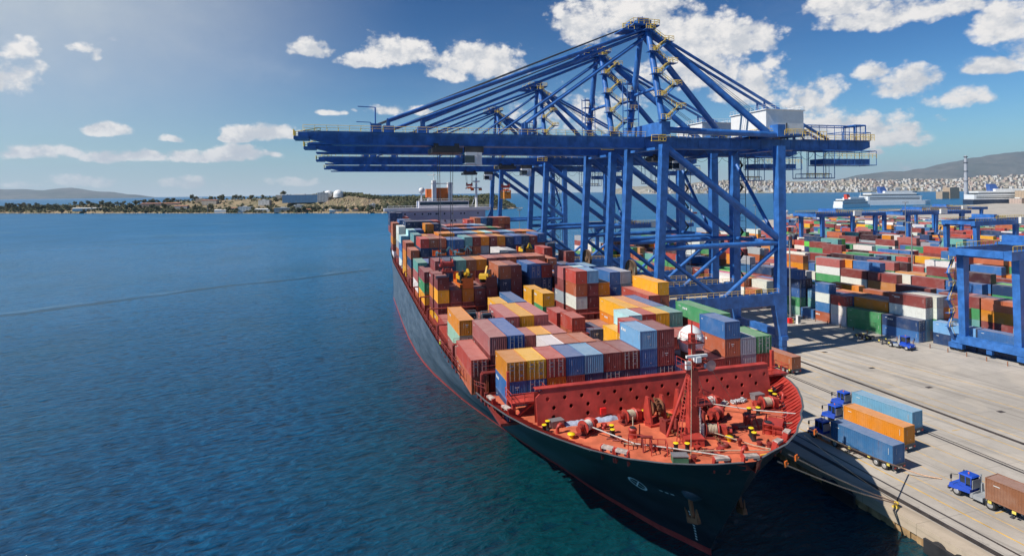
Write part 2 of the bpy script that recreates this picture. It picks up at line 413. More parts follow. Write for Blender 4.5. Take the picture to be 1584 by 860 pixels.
mb = MB()
S = 33000
mb.add([(-S, -S, 0), (S, -S, 0), (S, S, 0), (-S, S, 0)], [(0, 1, 2, 3)])
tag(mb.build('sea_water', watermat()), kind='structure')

# ------------------------------------------------------------------ quay and terminal ground
def concretemat(name, base, yard=False):
    m, t = newmat(name)
    pos = t.n('ShaderNodeNewGeometry').outputs['Position']
    n = t.noise(pos, 0.05, 8, 0.62); f = t.noise(pos, 1.1, 6, 0.7)
    c = t.mix(t.ramp(n, 0.32, 0.7), [x * 0.80 for x in base], [x * 1.12 for x in base])
    c = t.mix(t.m('MULTIPLY', t.ramp(f, 0.45, 0.75), 0.28), c, [x * 0.55 for x in base])
    # tyre tracks and oil run along the quay
    tr = t.noise(t.scale(t.n('ShaderNodeVectorRotate', {'Vector': pos, 'Angle': R(-6)}, rotation_type='Z_AXIS').outputs[0], (0.55, 0.018, 1)), 1.0, 5, 0.6)
    c = t.mix(t.m('MULTIPLY', t.ramp(tr, 0.50, 0.70), 0.55), c, [x * 0.46 for x in base])
    st = t.noise(pos, 0.35, 5, 0.7)
    c = t.mix(t.m('MULTIPLY', t.ramp(st, 0.62, 0.72), 0.5), c, [x * 0.42 for x in base])
    pt = t.noise(pos, 0.11, 4, 0.5)                                      # patched and repaired slabs
    c = t.mix(t.m('MULTIPLY', t.ramp(pt, 0.54, 0.57), 0.22), c, [base[0] * 1.25, base[1] * 1.18, base[2] * 1.08])
    # cast slabs
    s = t.n('ShaderNodeSeparateXYZ', {0: pos}).outputs
    def joint(v, pitch):
        fr = t.m('FRACT', t.m('DIVIDE', v, pitch)); return t.m('LESS_THAN', fr, 0.06 / pitch * 2)
    j = t.m('MAXIMUM', joint(s[0], 6.1), joint(s[1], 7.3))
    c = t.mix(t.m('MULTIPLY', j, 0.45), c, [x * 0.45 for x in base])
    b = t.n('ShaderNodeBump', {'Strength': 0.25, 'Distance': 0.03, 'Height': f}).outputs[0]
    finish(t, **{'Base Color': c, 'Roughness': 0.85, 'Normal': b})
    return m
CONC = concretemat('quay_concrete', (0.46, 0.415, 0.36))
CAP = concretemat('quay_cap', (0.50, 0.41, 0.31))
WALLM = paint('quay_wall', (0.42, 0.27, 0.13), 0.85, var=0.35, wear=0.7, wearcol=(0.20, 0.08, 0.03), streak=0.7, scale=0.6)
FOAMG = paint('quay_wall_wet', (0.05, 0.045, 0.035), 0.5, var=0.4)
QE = 63.5
mb = MB()
land = [(QE + 2.3, -160), (4200, -160), (4200, 1900), (1750, 1090), (1000, 830), (560, 640), (500, 600), (330, 400), (250, 346), (QE + 2.3, 340)]
mb.prism(land, -8, 2.2)
tag(mb.build('terminal_ground', CONC), kind='structure')
mb = MB(); mb.box(QE, QE + 2.3, -160, 340, 0.9, 2.214)
tag(mb.build('quay_edge', CAP), kind='structure')
mb = MB(); mb.box(QE + 0.25, QE + 2.3, -160, 340, -8, 0.9)
for i in range(-20, 130):
    y = i * 2.0; mb.box(QE + 0.05, QE + 0.3, y, y + 1.15, -6, 0.86)        # sheet piles
tag(mb.build('quay_wall', WALLM), 'rust stained sheet pile quay wall below the concrete edge', 'quay wall')
# embedded crane rails, drains and painted lines, each a thin sheet above the slab
RAILD = paint('rail_steel', (0.055, 0.045, 0.04), 0.55, var=0.4, wear=0.6)
for x in (66.4, 98.9):
    mb = MB()
    mb.box(x - 0.42, x + 0.42, -150, 338, 2.2, 2.218); mb.box(x - 0.06, x + 0.06, -150, 338, 2.218, 2.30)
    tag(mb.build('crane_rail', RAILD), 'dark steel crane rail sunk in the quay ' + ('beside its edge' if x < 80 else 'farther from the water'), 'crane rail')
mb = MB(); mb.box(88.6, 89.0, -150, 338, 2.2, 2.206); mb.box(89.4, 89.65, -150, 338, 2.2, 2.206)
mb.box(68.3, 68.62, -150, 338, 2.2, 2.208)
tag(mb.build('cable_channel', RAILD), kind='structure')
LINE = paint('road_line_yellow', (0.62, 0.37, 0.07), 0.8, var=0.3, wear=1.0, wearcol=(0.38, 0.33, 0.27), scale=0.8)
LINEW = paint('road_line_pale', (0.55, 0.50, 0.40), 0.8, var=0.3, wear=1.0, wearcol=(0.38, 0.33, 0.27), scale=0.8)
YROT = R(7.0); YO = (138.6, 110.5)
def yl(lx, ly, z=2.2):                                               # yard frame (turned a little from the quay) to world
    return (YO[0] + lx * math.cos(YROT) - ly * math.sin(YROT), YO[1] + lx * math.sin(YROT) + ly * math.cos(YROT), z)
mb = MB()
for x, wd in ((70.9, 0.22), (73.6, 0.12), (77.4, 0.12), (81.2, 0.12), (85.0, 0.14), (92.4, 0.12), (96.4, 0.16), (101.0, 0.16), (104.2, 0.12)):
    mb.box(x - wd / 2, x + wd / 2, -140, 336, 2.2, 2.204)
for y in range(-20, 200, 14):
    mb.box(74.6, 76.4, y, y + 0.18, 2.2, 2.204); mb.box(93.5, 95.2, y + 5, y + 5.18, 2.2, 2.204)
tag(mb.build('yellow_lane_markings', LINE), kind='structure')
mb = MB()
for lx in (-29.0, -22.0):
    a, b = yl(lx, -60), yl(lx, 190)
    mb.beam((a[0], a[1], 2.204), (b[0], b[1], 2.204), 0.18, 0.004)
tag(mb.build('road_lane_lines', LINE), kind='structure')
mb = MB()
for i in range(9):
    y = 20 + i * 13.0; mb.box(108 + i * 0.2, 109.3 + i * 0.2, y, y + 0.8, 2.2, 2.206)
tag(mb.build('drain_covers', RAILD), kind='structure')
for y in (47.0, 61.5, 76.0):
    f = thing('quay_fender', {47.0: 'large dark grey fender panel on the quay face in sunlight', 61.5: 'black fender panel on the quay face in the shadow of the bow', 76.0: 'black fender hidden between starboard hull and quay'}[y], 'fender', (QE, y, 0.4))
    mb = MB(); mb.box(-0.95, -0.62, -2.6, 2.6, -1.4, 1.25); mb.build('panel', DARK, f)
    for k in (-1.0, 1.4):
        mb = MB(); mb.lathe((-0.64, k, 0.35), [(0.75, 0), (0.95, 0.2), (0.8, 0.45), (0.95, 0.7)], 14, 'x'); mb.build('rubber_drum', RUBBER, f)
def quay_bollard(x, y, lab):
    b = thing('quay_bollard', lab, 'bollard', (x, y, 2.214))
    mb = MB(); mb.lathe((0, 0, 0), [(0.42, 0), (0.42, 0.06), (0.24, 0.1), (0.2, 0.38), (0.36, 0.48), (0.36, 0.6), (0.2, 0.66)], 12); mb.build('post', YEL, b)
    return b
quay_bollard(64.5, 54.6, 'yellow mooring bollard on the quay edge holding the bow lines')
quay_bollard(64.5, 40.0, 'yellow mooring bollard on the sunlit quay edge past the fender')

# ------------------------------------------------------------------ far land: headland, town, mountains, islands
def hillmat(name, cols, scale, rockcol=None):
    m, t = newmat(name)
    pos = t.n('ShaderNodeNewGeometry').outputs['Position']
    n = t.noise(pos, scale, 8, 0.65); n2 = t.noise(pos, scale * 6, 6, 0.65)
    c = t.mix(t.ramp(n, 0.35, 0.65), cols[0], cols[1])
    c = t.mix(t.m('MULTIPLY', t.ramp(n2, 0.45, 0.65), 0.7), c, cols[2])
    if rockcol:
        nz = t.n('ShaderNodeSeparateXYZ', {0: t.n('ShaderNodeNewGeometry').outputs['Normal']}).outputs[2]
        c = t.mix(t.m('SUBTRACT', 1.0, t.ramp(nz, 0.55, 0.85)), c, rockcol)
    finish(t, **{'Base Color': c, 'Roughness': 0.95})
    return m
HEADM = hillmat('headland_scrub', ((0.16, 0.135, 0.075), (0.30, 0.22, 0.13), (0.09, 0.095, 0.05)), 0.012, (0.55, 0.36, 0.20))
MOUNT = hillmat('mountain_scrub', ((0.085, 0.10, 0.095), (0.15, 0.15, 0.14), (0.065, 0.085, 0.08)), 0.0008)
TOWNM = hillmat('town_ground', ((0.36, 0.33, 0.28), (0.26, 0.24, 0.19), (0.10, 0.11, 0.07)), 0.003)
def fractal(x, y, seed=0.0):
    from mathutils import noise as N
    return N.fractal(Vector((x, y, seed)), 1.0, 2.0, 6)
def terrain(name, x0, x1, y0, y1, nx, ny, hf, mat):
    vs = []; fs = []
    for j in range(ny + 1):
        for i in range(nx + 1):
            x = x0 + (x1 - x0) * i / nx; y = y0 + (y1 - y0) * j / ny
            vs.append((x, y, hf(x, y)))
    for j in range(ny):
        for i in range(nx):
            a = j * (nx + 1) + i
            q = (a, a + 1, a + nx + 2, a + nx + 1)
            if max(vs[k][2] for k in q) > -1.5: fs.append(q)
    mb = MB(); mb.add(vs, fs, True)
    return tag(mb.build(name, mat), kind='structure')
def ss(a, b, x):
    u = max(0.0, min(1.0, (x - a) / (b - a))); return u * u * (3 - 2 * u)
# headland shore: nearest Y of land for a given X
def shore(x):
    if x < 30: base = 1265 - (x - 30) * 0.62
    elif x < 240: base = 1250
    else: base = 1250 + (x - 240) * 0.95
    return base + 14 * fractal(x * 0.02, 3.0)
def head_h(x, y):
    s = y - shore(x)
    back = 260 if x > -200 else 300
    if x > 300: back = 200
    e = min(ss(0, 9, s), ss(0, 60, back - s)) * ss(445, 415, x) 
    h = 2.5 + 2.5 * fractal(x * 0.006, y * 0.006) + (10 if x < -700 else 10 + 17 * ss(-700, -350, x)) * ss(20, 210, s)
    hill = 15 * math.exp(-((x - 200) / 110) ** 2 - ((s - 100) / 70) ** 2)          # wooded hill behind the ship
    hill += 24 * math.exp(-((x - 350) / 55) ** 2 - ((s - 70) / 55) ** 2)
    hill += 17 * math.exp(-((x + 20) / 90) ** 2 - ((s - 140) / 50) ** 2) * (1.0 if s > 95 else 0.9)
    hill += 14 * math.exp(-((x + 700) / 230) ** 2 - ((s - 80) / 70) ** 2) + 6 * math.exp(-((x + 150) / 160) ** 2 - ((s - 170) / 50) ** 2)
    hill *= 1 + 0.25 * fractal(x * 0.02, y * 0.02, 5)
    # quarry face cut into the hill
    return -3 + e * (3 + h + hill)
terrain('headland', -1350, 450, 1200, 2500, 260, 190, head_h, HEADM)
mb = MB(); rr = random.Random(3)
for i in range(520):                                                                 # rocky shoreline, too many rocks to count
    x = rr.uniform(-1200, 440); y = shore(x) + rr.uniform(-2, 5); r = rr.uniform(0.8, 2.2) if x < 200 else rr.uniform(1.2, 3.6)
    mb.lathe((x, y, 0), [(r * 1.2, -0.6), (r, r * 0.4), (r * 0.45, r * 0.8)], 5)
tag(mb.build('shore_rocks', ROCK), kind='stuff')
def foliage(name, c1, c2):
    m, t = newmat(name)
    pos = t.n('ShaderNodeNewGeometry').outputs['Position']
    c = t.mix(t.ramp(t.noise(pos, 0.25, 5, 0.7), 0.35, 0.65), c1, c2)
    finish(t, **{'Base Color': c, 'Roughness': 0.9})
    return m
LEAF = foliage('far_foliage', (0.085, 0.095, 0.045), (0.18, 0.18, 0.09))
LEAF2 = foliage('far_foliage_olive', (0.10, 0.10, 0.05), (0.19, 0.18, 0.095))
def crown_pts(mb, c, rx, rz, n, sz, rr):
    for i in range(n):
        while True:
            p = Vector((rr.uniform(-1, 1), rr.uniform(-1, 1), rr.uniform(-1, 1)))
            if p.length < 1 and p.length > 0.35: break
        q = Vector((c[0] + p.x * rx, c[1] + p.y * rx, c[2] + p.z * rz)); s = sz * rr.uniform(0.6, 1.3)
        d1 = Vector((rr.gauss(0, 1), rr.gauss(0, 1), rr.gauss(0, 0.6))).normalized() * s
        d2 = d1.cross(Vector((rr.gauss(0, 1), rr.gauss(0, 1), rr.gauss(0, 1)))).normalized() * s
        mb.add([q - d1 - d2, q + d1 - d2 * 0.6, q + d1 * 0.7 + d2, q - d1 + d2 * 0.8], [(0, 1, 2, 3)])
tree_sets = []
for k in range(5):
    rr = random.Random(40 + k)
    root = thing('headland_tree', 'round green tree standing on the far headland shore', 'tree', (0, 0, -200 - k), 'trees along the headland')
    mb = MB(); h = rr.uniform(2.0, 3.0); mb.tube((0, 0, -0.5), (0.3, 0, h + 1.2), 0.32, 6, 0.16); mb.tube((0.1, 0, h * 0.6), (1.3, 0.4, h + 1.4), 0.14, 5, 0.06); mb.tube((0.1, 0, h * 0.7), (-1.1, -0.3, h + 1.2), 0.13, 5, 0.05)
    mb.build('trunk', BARK, root)
    mb = MB()
    for j in range(6):
        a = rr.uniform(0, 6.28); crown_pts(mb, (1.5 * math.cos(a), 1.5 * math.sin(a), h + rr.uniform(0.8, 3.0)), rr.uniform(1.2, 2.0), rr.uniform(0.9, 1.6), 46, 0.42, rr)
    mb.build('crown', LEAF if k % 2 else LEAF2, root); tree_sets.append(root)
rr = random.Random(12); used = [0] * 5; ntree = 0
def put_tree(x, y, s):
    global ntree
    k = ntree % 5; ntree += 1
    o = tree_sets[k] if not used[k] else dup(tree_sets[k]); used[k] = 1
    o.location = (x, y, head_h(x, y) - 0.3); o.scale = (s, s, s * rr.uniform(0.85, 1.25)); o.rotation_euler = (0, 0, rr.uniform(0, 6.28))
for i in range(250):
    if i < 130: x = rr.uniform(-1150, -150); s = rr.uniform(3, 80)
    elif i < 180: x = rr.uniform(-620, -130); s = rr.uniform(120, 230)
    else: x = rr.uniform(-130, 240); s = rr.uniform(4, 30)
    put_tree(x, shore(x) + s, rr.uniform(1.2, 2.4))
mb = MB(); rr = random.Random(5)                                                     # scrub and pine wood covering the hills: one mass
for i in range(7600):
    z = rr.random()
    if z < 0.42: x = rr.gauss(240, 100); s = rr.uniform(4, 175)
    elif z < 0.62: x = rr.gauss(-20, 80); s = rr.uniform(135, 200)
    else: x = rr.uniform(-1280, 60); s = rr.choice((rr.uniform(4, 40), rr.uniform(4, 70), rr.uniform(30, 260)))
    if x > 425 or x < -1300: continue
    y = shore(x) + s; g = head_h(x, y)
    if g < 1.5: continue
    if -75 < x < 70 and s < 130 and rr.random() < 0.9: continue                      # the quarry stays bare
    r = rr.uniform(1.8, 4.4); crown_pts(mb, (x, y, g + r * 0.7), r, r * 0.9, 10, 1.25, rr)
tag(mb.build('headland_wood', LEAF), kind='stuff')
mb = MB()                                                                            # broken rock of the quarry
for i in range(420):
    x = rr.uniform(-85, 75); s = rr.uniform(35, 135); y = shore(x) + s; r = rr.uniform(0.8, 2.6)
    mb.lathe((x, y, head_h(x, y)), [(r, -0.8), (r * 0.9, r * 0.5), (r * 0.3, r)], 5)
tag(mb.build('quarry_rocks', ROCK), kind='stuff')
# buildings of the headland
def wallmat(name, col, win=True):
    m, t = newmat(name)
    tc = t.n('ShaderNodeTexCoord').outputs['Object']; s = t.n('ShaderNodeSeparateXYZ', {0: tc}).outputs
    nrm = t.n('ShaderNodeSeparateXYZ', {0: t.n('ShaderNodeNewGeometry').outputs['Normal']}).outputs
    c = t.mix(t.ramp(t.noise(tc, 0.2, 5), 0.3, 0.7), [x * 0.85 for x in col], col)
    if win:
        u = t.m('ADD', s[0], s[1])
        fx = t.m('FRACT', t.m('DIVIDE', u, 3.4)); fz = t.m('FRACT', t.m('DIVIDE', s[2], 3.1))
        wn = t.m('MULTIPLY', t.m('MULTIPLY', t.m('GREATER_THAN', fx, 0.38), t.m('LESS_THAN', fx, 0.82)), t.m('MULTIPLY', t.m('GREATER_THAN', fz, 0.30), t.m('LESS_THAN', fz, 0.80)))
        wn = t.m('MULTIPLY', wn, t.m('LESS_THAN', t.m('ABSOLUTE', nrm[2]), 0.5))
        c = t.mix(t.m('MULTIPLY', wn, 0.85), c, (0.07, 0.08, 0.09))
    finish(t, **{'Base Color': c, 'Roughness': 0.85})
    return m
BW = [wallmat('render_white', (0.72, 0.70, 0.66)), wallmat('render_cream', (0.60, 0.52, 0.42)), wallmat('render_grey', (0.42, 0.42, 0.42)), wallmat('render_ochre', (0.48, 0.36, 0.25)), wallmat('render_pink', (0.52, 0.40, 0.34))]
SHED = wallmat('shed_wall', (0.62, 0.62, 0.60), False)
SHEDB = wallmat('shed_blue', (0.07, 0.19, 0.36), True)
TILE = paint('roof_tile', (0.34, 0.15, 0.09), 0.85, var=0.3)
def building(name, label, x, y, z, wx, wy, h, mat, rz=0.0, roof=None, group=None, gable=0.0):
    o = thing(name, label, 'building', (x, y, z), group, rz)
    mb = MB(); mb.box(-wx / 2, wx / 2, -wy / 2, wy / 2, -2, h); mb.build('wall', mat, o)
    mb = MB()
    if gable: mb.rings([[(-wx / 2 - .4, -wy / 2 - .4, h + .01), (-wx / 2 - .4, wy / 2 + .4, h + .01), (-wx / 2 - .4, 0, h + gable)], [(wx / 2 + .4, -wy / 2 - .4, h + .01), (wx / 2 + .4, wy / 2 + .4, h + .01), (wx / 2 + .4, 0, h + gable)]])
    else:
        mb.box(-wx / 2 - .2, wx / 2 + .2, -wy / 2 - .2, wy / 2 + .2, h, h + 0.5); mb.box(-wx * .2, wx * .1, -wy * .2, wy * .2, h + .5, h + 2.4)
    mb.build('roof', roof or SHED, o)
    return o
HB = [  # x, s (metres behind the shore), wx, wy, h, wall, gable, words
 (-60, 22, 30, 16, 12, BW[0], 0, 'pale three storey office block by the headland shore'),
 (-120, 16, 26, 12, 6, SHED, 2, 'long low pale shed on the shore left of the office block'),
 (-100, 60, 22, 14, 6, BW[1], 2, 'cream gabled building behind the low shed on the headland'),
 (-20, 18, 34, 14, 6, SHED, 2, 'low white shed right of the office block on the shore'),
 (30, 26, 44, 16, 8, BW[2], 0, 'grey flat roofed hall with a rust red annex on the headland'),
 (78, 16, 24, 10, 5, BW[1], 2, 'small cream shed at the headland shore before the tanks'),
 (62, 120, 84, 26, 17, SHEDB, 0, 'big dark blue steel hall on the headland beside the white tanks'),
 (112, 110, 24, 18, 20, BW[0], 0, 'tall pale silo building right of the blue hall'),
 (-28, 110, 26, 16, 12, BW[0], 0, 'white block on the rise left of the blue hall'),
 (60, 60, 22, 14, 11, BW[0], 0, 'white house in front of the blue hall'),
 (-170, 120, 36, 18, 10, BW[1], 2, 'cream warehouse high on the headland amid trees'),
 (-230, 60, 30, 14, 8, BW[2], 2, 'grey warehouse among trees on the headland'),
 (-300, 100, 90, 20, 7, BW[4], 2, 'very long pinkish brown shed on the headland'),
 (-470, 14, 60, 14, 5, SHED, 2, 'isolated long white shed on the wooded left shore'),
 (-200, 150, 24, 14, 9, BW[3], 0, 'ochre block on the skyline of the headland'),
 (10, 160, 30, 16, 9, BW[1], 0, 'cream block on the skyline left of the blue hall'),
 (150, 22, 40, 10, 4, SHED, 1.5, 'low pale shed on the shore below the quarry'),
 (225, 70, 18, 12, 8, BW[0], 0, 'small white house right of the quarry'),
 (188, 30, 20, 9, 5, BW[1], 1.5, 'small cream store under the quarry face'),
]
for x, s, wx, wy, h, mt, gb, words in HB:
    x -= 172
    y = shore(x) + s
    building('headland_building', words, x, y, head_h(x, y), wx, wy, h, mt, R(rnd.uniform(-12, 12)), TILE if (mt in BW and gb) else SHED, 'buildings on the headland', gb)
for i, (x, s, r) in enumerate(((-48, 132, 10), (-25, 128, 11.5))):
    y = shore(x) + s; o = thing('storage_tank', ['left white domed storage tank beside the blue hall', 'right and larger white domed storage tank before the quarry'][i], 'tank', (x, y, head_h(x, y)), 'white tanks on the headland')
    mb = MB(); mb.lathe((0, 0, 0), [(r, -2), (r, 7)], 24); mb.build('wall', WHITE, o)
    mb = MB(); mb.lathe((0, 0, 7), [(r, 0), (r * .86, r * .38), (r * .55, r * .66), (r * .2, r * .78), (.1, r * .8)], 24); mb.build('dome', WHITE, o)
for x, s, h in ((-114, 8, 24), (-54, 12, 26), (-322, 10, 20), (43, 14, 22)):
    y = shore(x) + s; mb = MB(); z = head_h(x, y)
    mb.tube((x, y, z - 1), (x, y, z + h), 0.35, 6, 0.2); mb.box(x - 1.5, x + 1.5, y - .3, y + .3, z + h, z + h + .8)
    tag(mb.build('light_mast', GREYM, None, (x, y, z)), 'slim floodlight mast on the headland ' + {-114: 'before the blue hall', -54: 'before the pale silo building', -322: 'left of the office block', 43: 'right of the quarry'}[x], 'light mast')

# distant islands on the left and behind the cranes
def ridge(name, pts, y, depth, mat, seed):
    """pts: (x, height) along a ridge at distance y"""
    x0, x1 = pts[0][0], pts[-1][0]
    def hf(x, yy):
        for (a, ha), (b, hb) in zip(pts[:-1], pts[1:]):
            if a <= x <= b: hh = ha + (hb - ha) * ss(a, b, x); break
        else: hh = 0
        e = math.sin(math.pi * max(0, min(1, (yy - y) / depth)))
        n = fractal(x / depth * 2.2, yy / depth * 2.2, seed)
        return -30 + e * (hh + 30) * (1 + 0.28 * n)
    return terrain(name, x0, x1, y, y + depth, 150, 26, hf, mat)
ridge('left_island', [(-16000, 0), (-12500, 330), (-10700, 340), (-9800, 290), (-9000, 350), (-8200, 240), (-7300, 110), (-6600, -20)], 20000, 5000, MOUNT, 1)
ridge('far_islands', [(15500, -30), (17500, 170), (19500, 210), (21500, 310), (24000, 340), (27000, 200)], 21000, 5000, MOUNT, 2)
ridge('mountain_range', [(11000, -30), (14240, 200), (17060, 560), (19300, 880), (20800, 1080), (22400, 1300), (25000, 1400), (29000, 1000)], 10500, 7000, MOUNT, 4)
# the town across the bay
def town_h(x, y):
    s = y - (5600 - 0.62 * (x - 5000))
    n = fractal(x * 0.0008, y * 0.0008, 9)
    e = ss(0, 120, s) * ss(4380, 4700, x + 0.15 * s)
    return -8 + e * (16 + 110 * ss(150, 1600, s) * (1 + 0.7 * n) + 20 * ss(0, 400, s))
terrain('town_hill', 4000, 13000, 700, 8600, 130, 110, town_h, TOWNM)
rr = random.Random(21); cityn = 0
TW = BW[:2] + [BW[0], BW[0]]
protos = []
for k in range(8):
    wx, wy, h = rr.uniform(22, 42), rr.uniform(18, 32), rr.uniform(16, 34)
    mb = MB(); mb.box(-wx / 2, wx / 2, -wy / 2, wy / 2, -12, h); mb.box(-wx * .2, wx * .15, -wy * .2, wy * .2, h, h + 3.5); o = tag(mb.build('town_block', TW[k % 4] if k < 6 else BW[2 + k % 3]), 'pale apartment block among hundreds in the far town across the bay', 'apartment block', 'apartment blocks of the far town'); protos.append(o)
cand = []
while len(cand) < 2500:
    x = rr.uniform(4100, 11500); s = rr.uniform(25, 1500) ** 1.0
    y = 5600 - 0.62 * (x - 5000) + s
    if y < 900: continue
    g = town_h(x, y)
    if g > 2: cand.append((math.hypot(x, y), x, y, g, s))
cand.sort()
for i, (d, x, y, g, s) in enumerate(cand[:290]):
    o = protos[i] if i < 8 else dup(protos[i % 8]); o.location = (x, y, g); o.rotation_euler = (0, 0, rr.uniform(-.5, .5)); f = rr.uniform(.8, 1.25); o.scale = (f, f, rr.uniform(.7, 1.3))
mbs = [MB(), MB(), MB()]
for i, (d, x, y, g, s) in enumerate(cand[290:]):
    mb = mbs[i % 3]; wx, wy, h = rr.uniform(16, 44), rr.uniform(16, 34), rr.uniform(12, 36)
    mb.box(x - wx / 2, x + wx / 2, y - wy / 2, y + wy / 2, g - 10, g + h)
for k, mb in enumerate(mbs):
    tag(mb.build('distant_town', [BW[0], BW[1], BW[4]][k]), kind='stuff')
mb = MB(); 
for i in range(700):
    x = rr.uniform(4300, 11000); s = rr.uniform(10, 1200); y = 5600 - 0.62 * (x - 5000) + s
    if y < 900: continue
    crown_pts(mb, (x, y, town_h(x, y) + 6), 16, 7, 8, 5, rr)
tag(mb.build('town_trees', LEAF), kind='stuff')

# ------------------------------------------------------------------ the container ship's hull
def cl(y): return 36.6 + 0.013 * (y - 46.0)                          # hull centre line (the ship lies a hair off the quay's line)
def lerp_tab(tab, y):
    if y <= tab[0][0]: return tab[0][1]
    for (a, va), (b, vb) in zip(tab[:-1], tab[1:]):
        if y <= b: 
            u = (y - a) / (b - a); return va + (vb - va) * u
    return tab[-1][1]
HB_DECK = [(45.2, 0.05), (45.45, 2.6), (46.1, 5.4), (47.4, 8.6), (49.4, 11.7), (52.2, 14.3), (55.5, 16.5), (59.0, 18.4), (63.0, 19.9), (68.0, 21.2), (74.0, 22.1), (82.0, 22.5), (230, 22.5), (300, 20.5), (312, 18)]
HB_MID = [(45.2, 0.02), (50.4, 0.1), (54.0, 2.2), (59.0, 5.4), (66.0, 9.6), (75.0, 13.8), (88.0, 17.8), (105, 20.6), (130, 22.2), (150, 22.5), (230, 22.5), (300, 19), (312, 15)]
HB_WL = [(45.2, 0.02), (56.2, 0.1), (62.0, 2.3), (69.0, 3.8), (78.0, 6.0), (88.0, 9.2), (110, 15.4), (128, 19.2), (145, 21.4), (170, 22.4), (230, 22.5), (290, 18), (312, 8)]
def ztop(y): return 16.0 if y < 71.0 else (16.0 - (y - 71.0) * 0.75 if y < 73.4 else 14.2)
STEM = [(16.0, 45.2), (12.0, 47.6), (9.0, 49.8), (6.0, 52.2), (3.0, 54.6), (1.0, 56.0), (0.0, 56.2), (-2.0, 55.0)]
def stem_y(z):
    z = max(-2.0, min(16.0, z))
    for (a, ya), (b, yb) in zip(STEM[:-1], STEM[1:]):
        if z >= b: return ya + (yb - ya) * (a - z) / (a - b)
    return 55.0
SKEW = [(0, 0), (1.1, .25), (5.3, 2.9), (8.1, 5.2), (13, 11.3), (17.5, 17.1), (30, 30)]
def half(y, z, side=-1):
    """half breadth of the hull at station y, height z"""
    sy = stem_y(z)
    if y <= sy: return 0.0
    # measure the station from the stem at this height, so the bow rakes
    d = y - sy
    def tab(t0, s0): return lerp_tab([(a - s0, b) for a, b in t0], d)
    k = (d / 26.0); k = max(0.0, min(1.0, k))
    dk = tab([(a, b) for a, b in HB_DECK], 45.2)
    dk = dk * k + tab(HB_DECK, 45.2) * (1 - k)
    wl = lerp_tab(HB_WL, 56.2 + d * 1.0) if z <= 0 else None
    u = max(0.0, min(1.0, z / 16.0))
    if side > 0 and d < 30: d = d + (lerp_tab(SKEW, d) - d) * u
    a = lerp_tab(HB_WL, 56.2 + d * 1.0); m = lerp_tab(HB_MID, 50.4 + d); b = lerp_tab(HB_DECK, 45.2 + d)
    if u < 0.5: v = a + (m - a) * (u / 0.5)
    else:
        w2 = (u - 0.5) / 0.5; v = m + (b - m) * (w2 ** 1.25)
    return v
def foot_x(y, z): return 2.7 * max(0.0, 1 - max(0, z) / 13.0) * (1 - ss(52, 76, y))      # the forefoot sits a little to starboard of the raked stem head
def hull_pt(y, z, side=-1, off=0.0):
    h = half(y, z, side); e = 0.3
    dh_dz = (half(y, z + e, side) - half(y, z - e, side)) / (2 * e); dh_dy = (half(y + e, z, side) - half(y - e, z, side)) / (2 * e)
    n = Vector((side, -dh_dy, -dh_dz)).normalized()
    return Vector((cl(y) + foot_x(y, z) + side * h, y, z)) + n * off, n
def hullmat():
    m, t = newmat('hull_paint')
    pos = t.n('ShaderNodeNewGeometry').outputs['Position']; s = t.n('ShaderNodeSeparateXYZ', {0: pos}).outputs
    n = t.noise(t.scale(pos, (0.12, 0.12, 0.5)), 1.0, 7, 0.65)
    sunlit_side = t.ramp(t.m('ADD', s[1], t.m('MULTIPLY', n, 26.0)), 74.0, 112.0)            # sunlit side abaft the shaded bow flare, painted in as paler colour
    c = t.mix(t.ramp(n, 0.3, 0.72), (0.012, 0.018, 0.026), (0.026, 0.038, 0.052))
    c = t.mix(sunlit_side, c, t.mix(t.ramp(n, 0.3, 0.72), (0.060, 0.085, 0.115), (0.125, 0.165, 0.210)))
    sc = t.noise(t.scale(pos, (0.35, 0.05, 0.9)), 1.0, 7, 0.7)                        # fender scuffs along the side
    c = t.mix(t.m('MULTIPLY', t.m('MULTIPLY', t.ramp(sc, 0.56, 0.74), 0.5), t.m('ADD', 0.22, t.m('MULTIPLY', sunlit_side, 0.78))), c, (0.21, 0.26, 0.32))
    run = t.noise(t.scale(pos, (0.9, 0.9, 0.06)), 1.0, 5, 0.7)
    c = t.mix(t.m('MULTIPLY', t.ramp(run, 0.60, 0.76), 0.35), c, (0.15, 0.075, 0.045))
    red = t.mix(t.ramp(t.noise(pos, 0.6, 6, 0.7), 0.35, 0.7), (0.30, 0.035, 0.035), (0.42, 0.075, 0.06))
    edge = t.m('ADD', s[2], t.m('MULTIPLY', t.m('SUBTRACT', n, 0.5), 0.10))
    c = t.mix(t.m('LESS_THAN', edge, 0.85), c, red)
    finish(t, **{'Base Color': c, 'Roughness': t.m('ADD', 0.30, t.m('MULTIPLY', n, 0.25)), 'Specular IOR Level': 0.32})
    return m
ship = thing('container_ship', 'long dark hulled container ship with red foredeck moored bow first along the quay', 'container ship', (cl(46), 46, 0))
SB = (cl(46), 46, 0)
YS = sorted(set([45.25 + .25 * i for i in range(72)] + [63.5 + .75 * i for i in range(16)] + [45.2, 45.3, 45.5, 45.8, 46.2, 46.8, 47.4, 48.2, 49, 50, 51, 52, 53, 54, 55, 56, 57, 58, 59, 60.5, 62, 64, 66, 68, 70, 71, 72.2, 73.4, 76, 79, 82, 86, 90, 95, 100, 106, 112, 120, 130, 140, 150, 165, 180, 200, 230, 260, 290, 306, 312]))
ZU = [-4, -2, -0.8, 0, 0.9, 2, 3.2, 4.6, 6.2, 8, 10, 12, 13.2, 14.2]
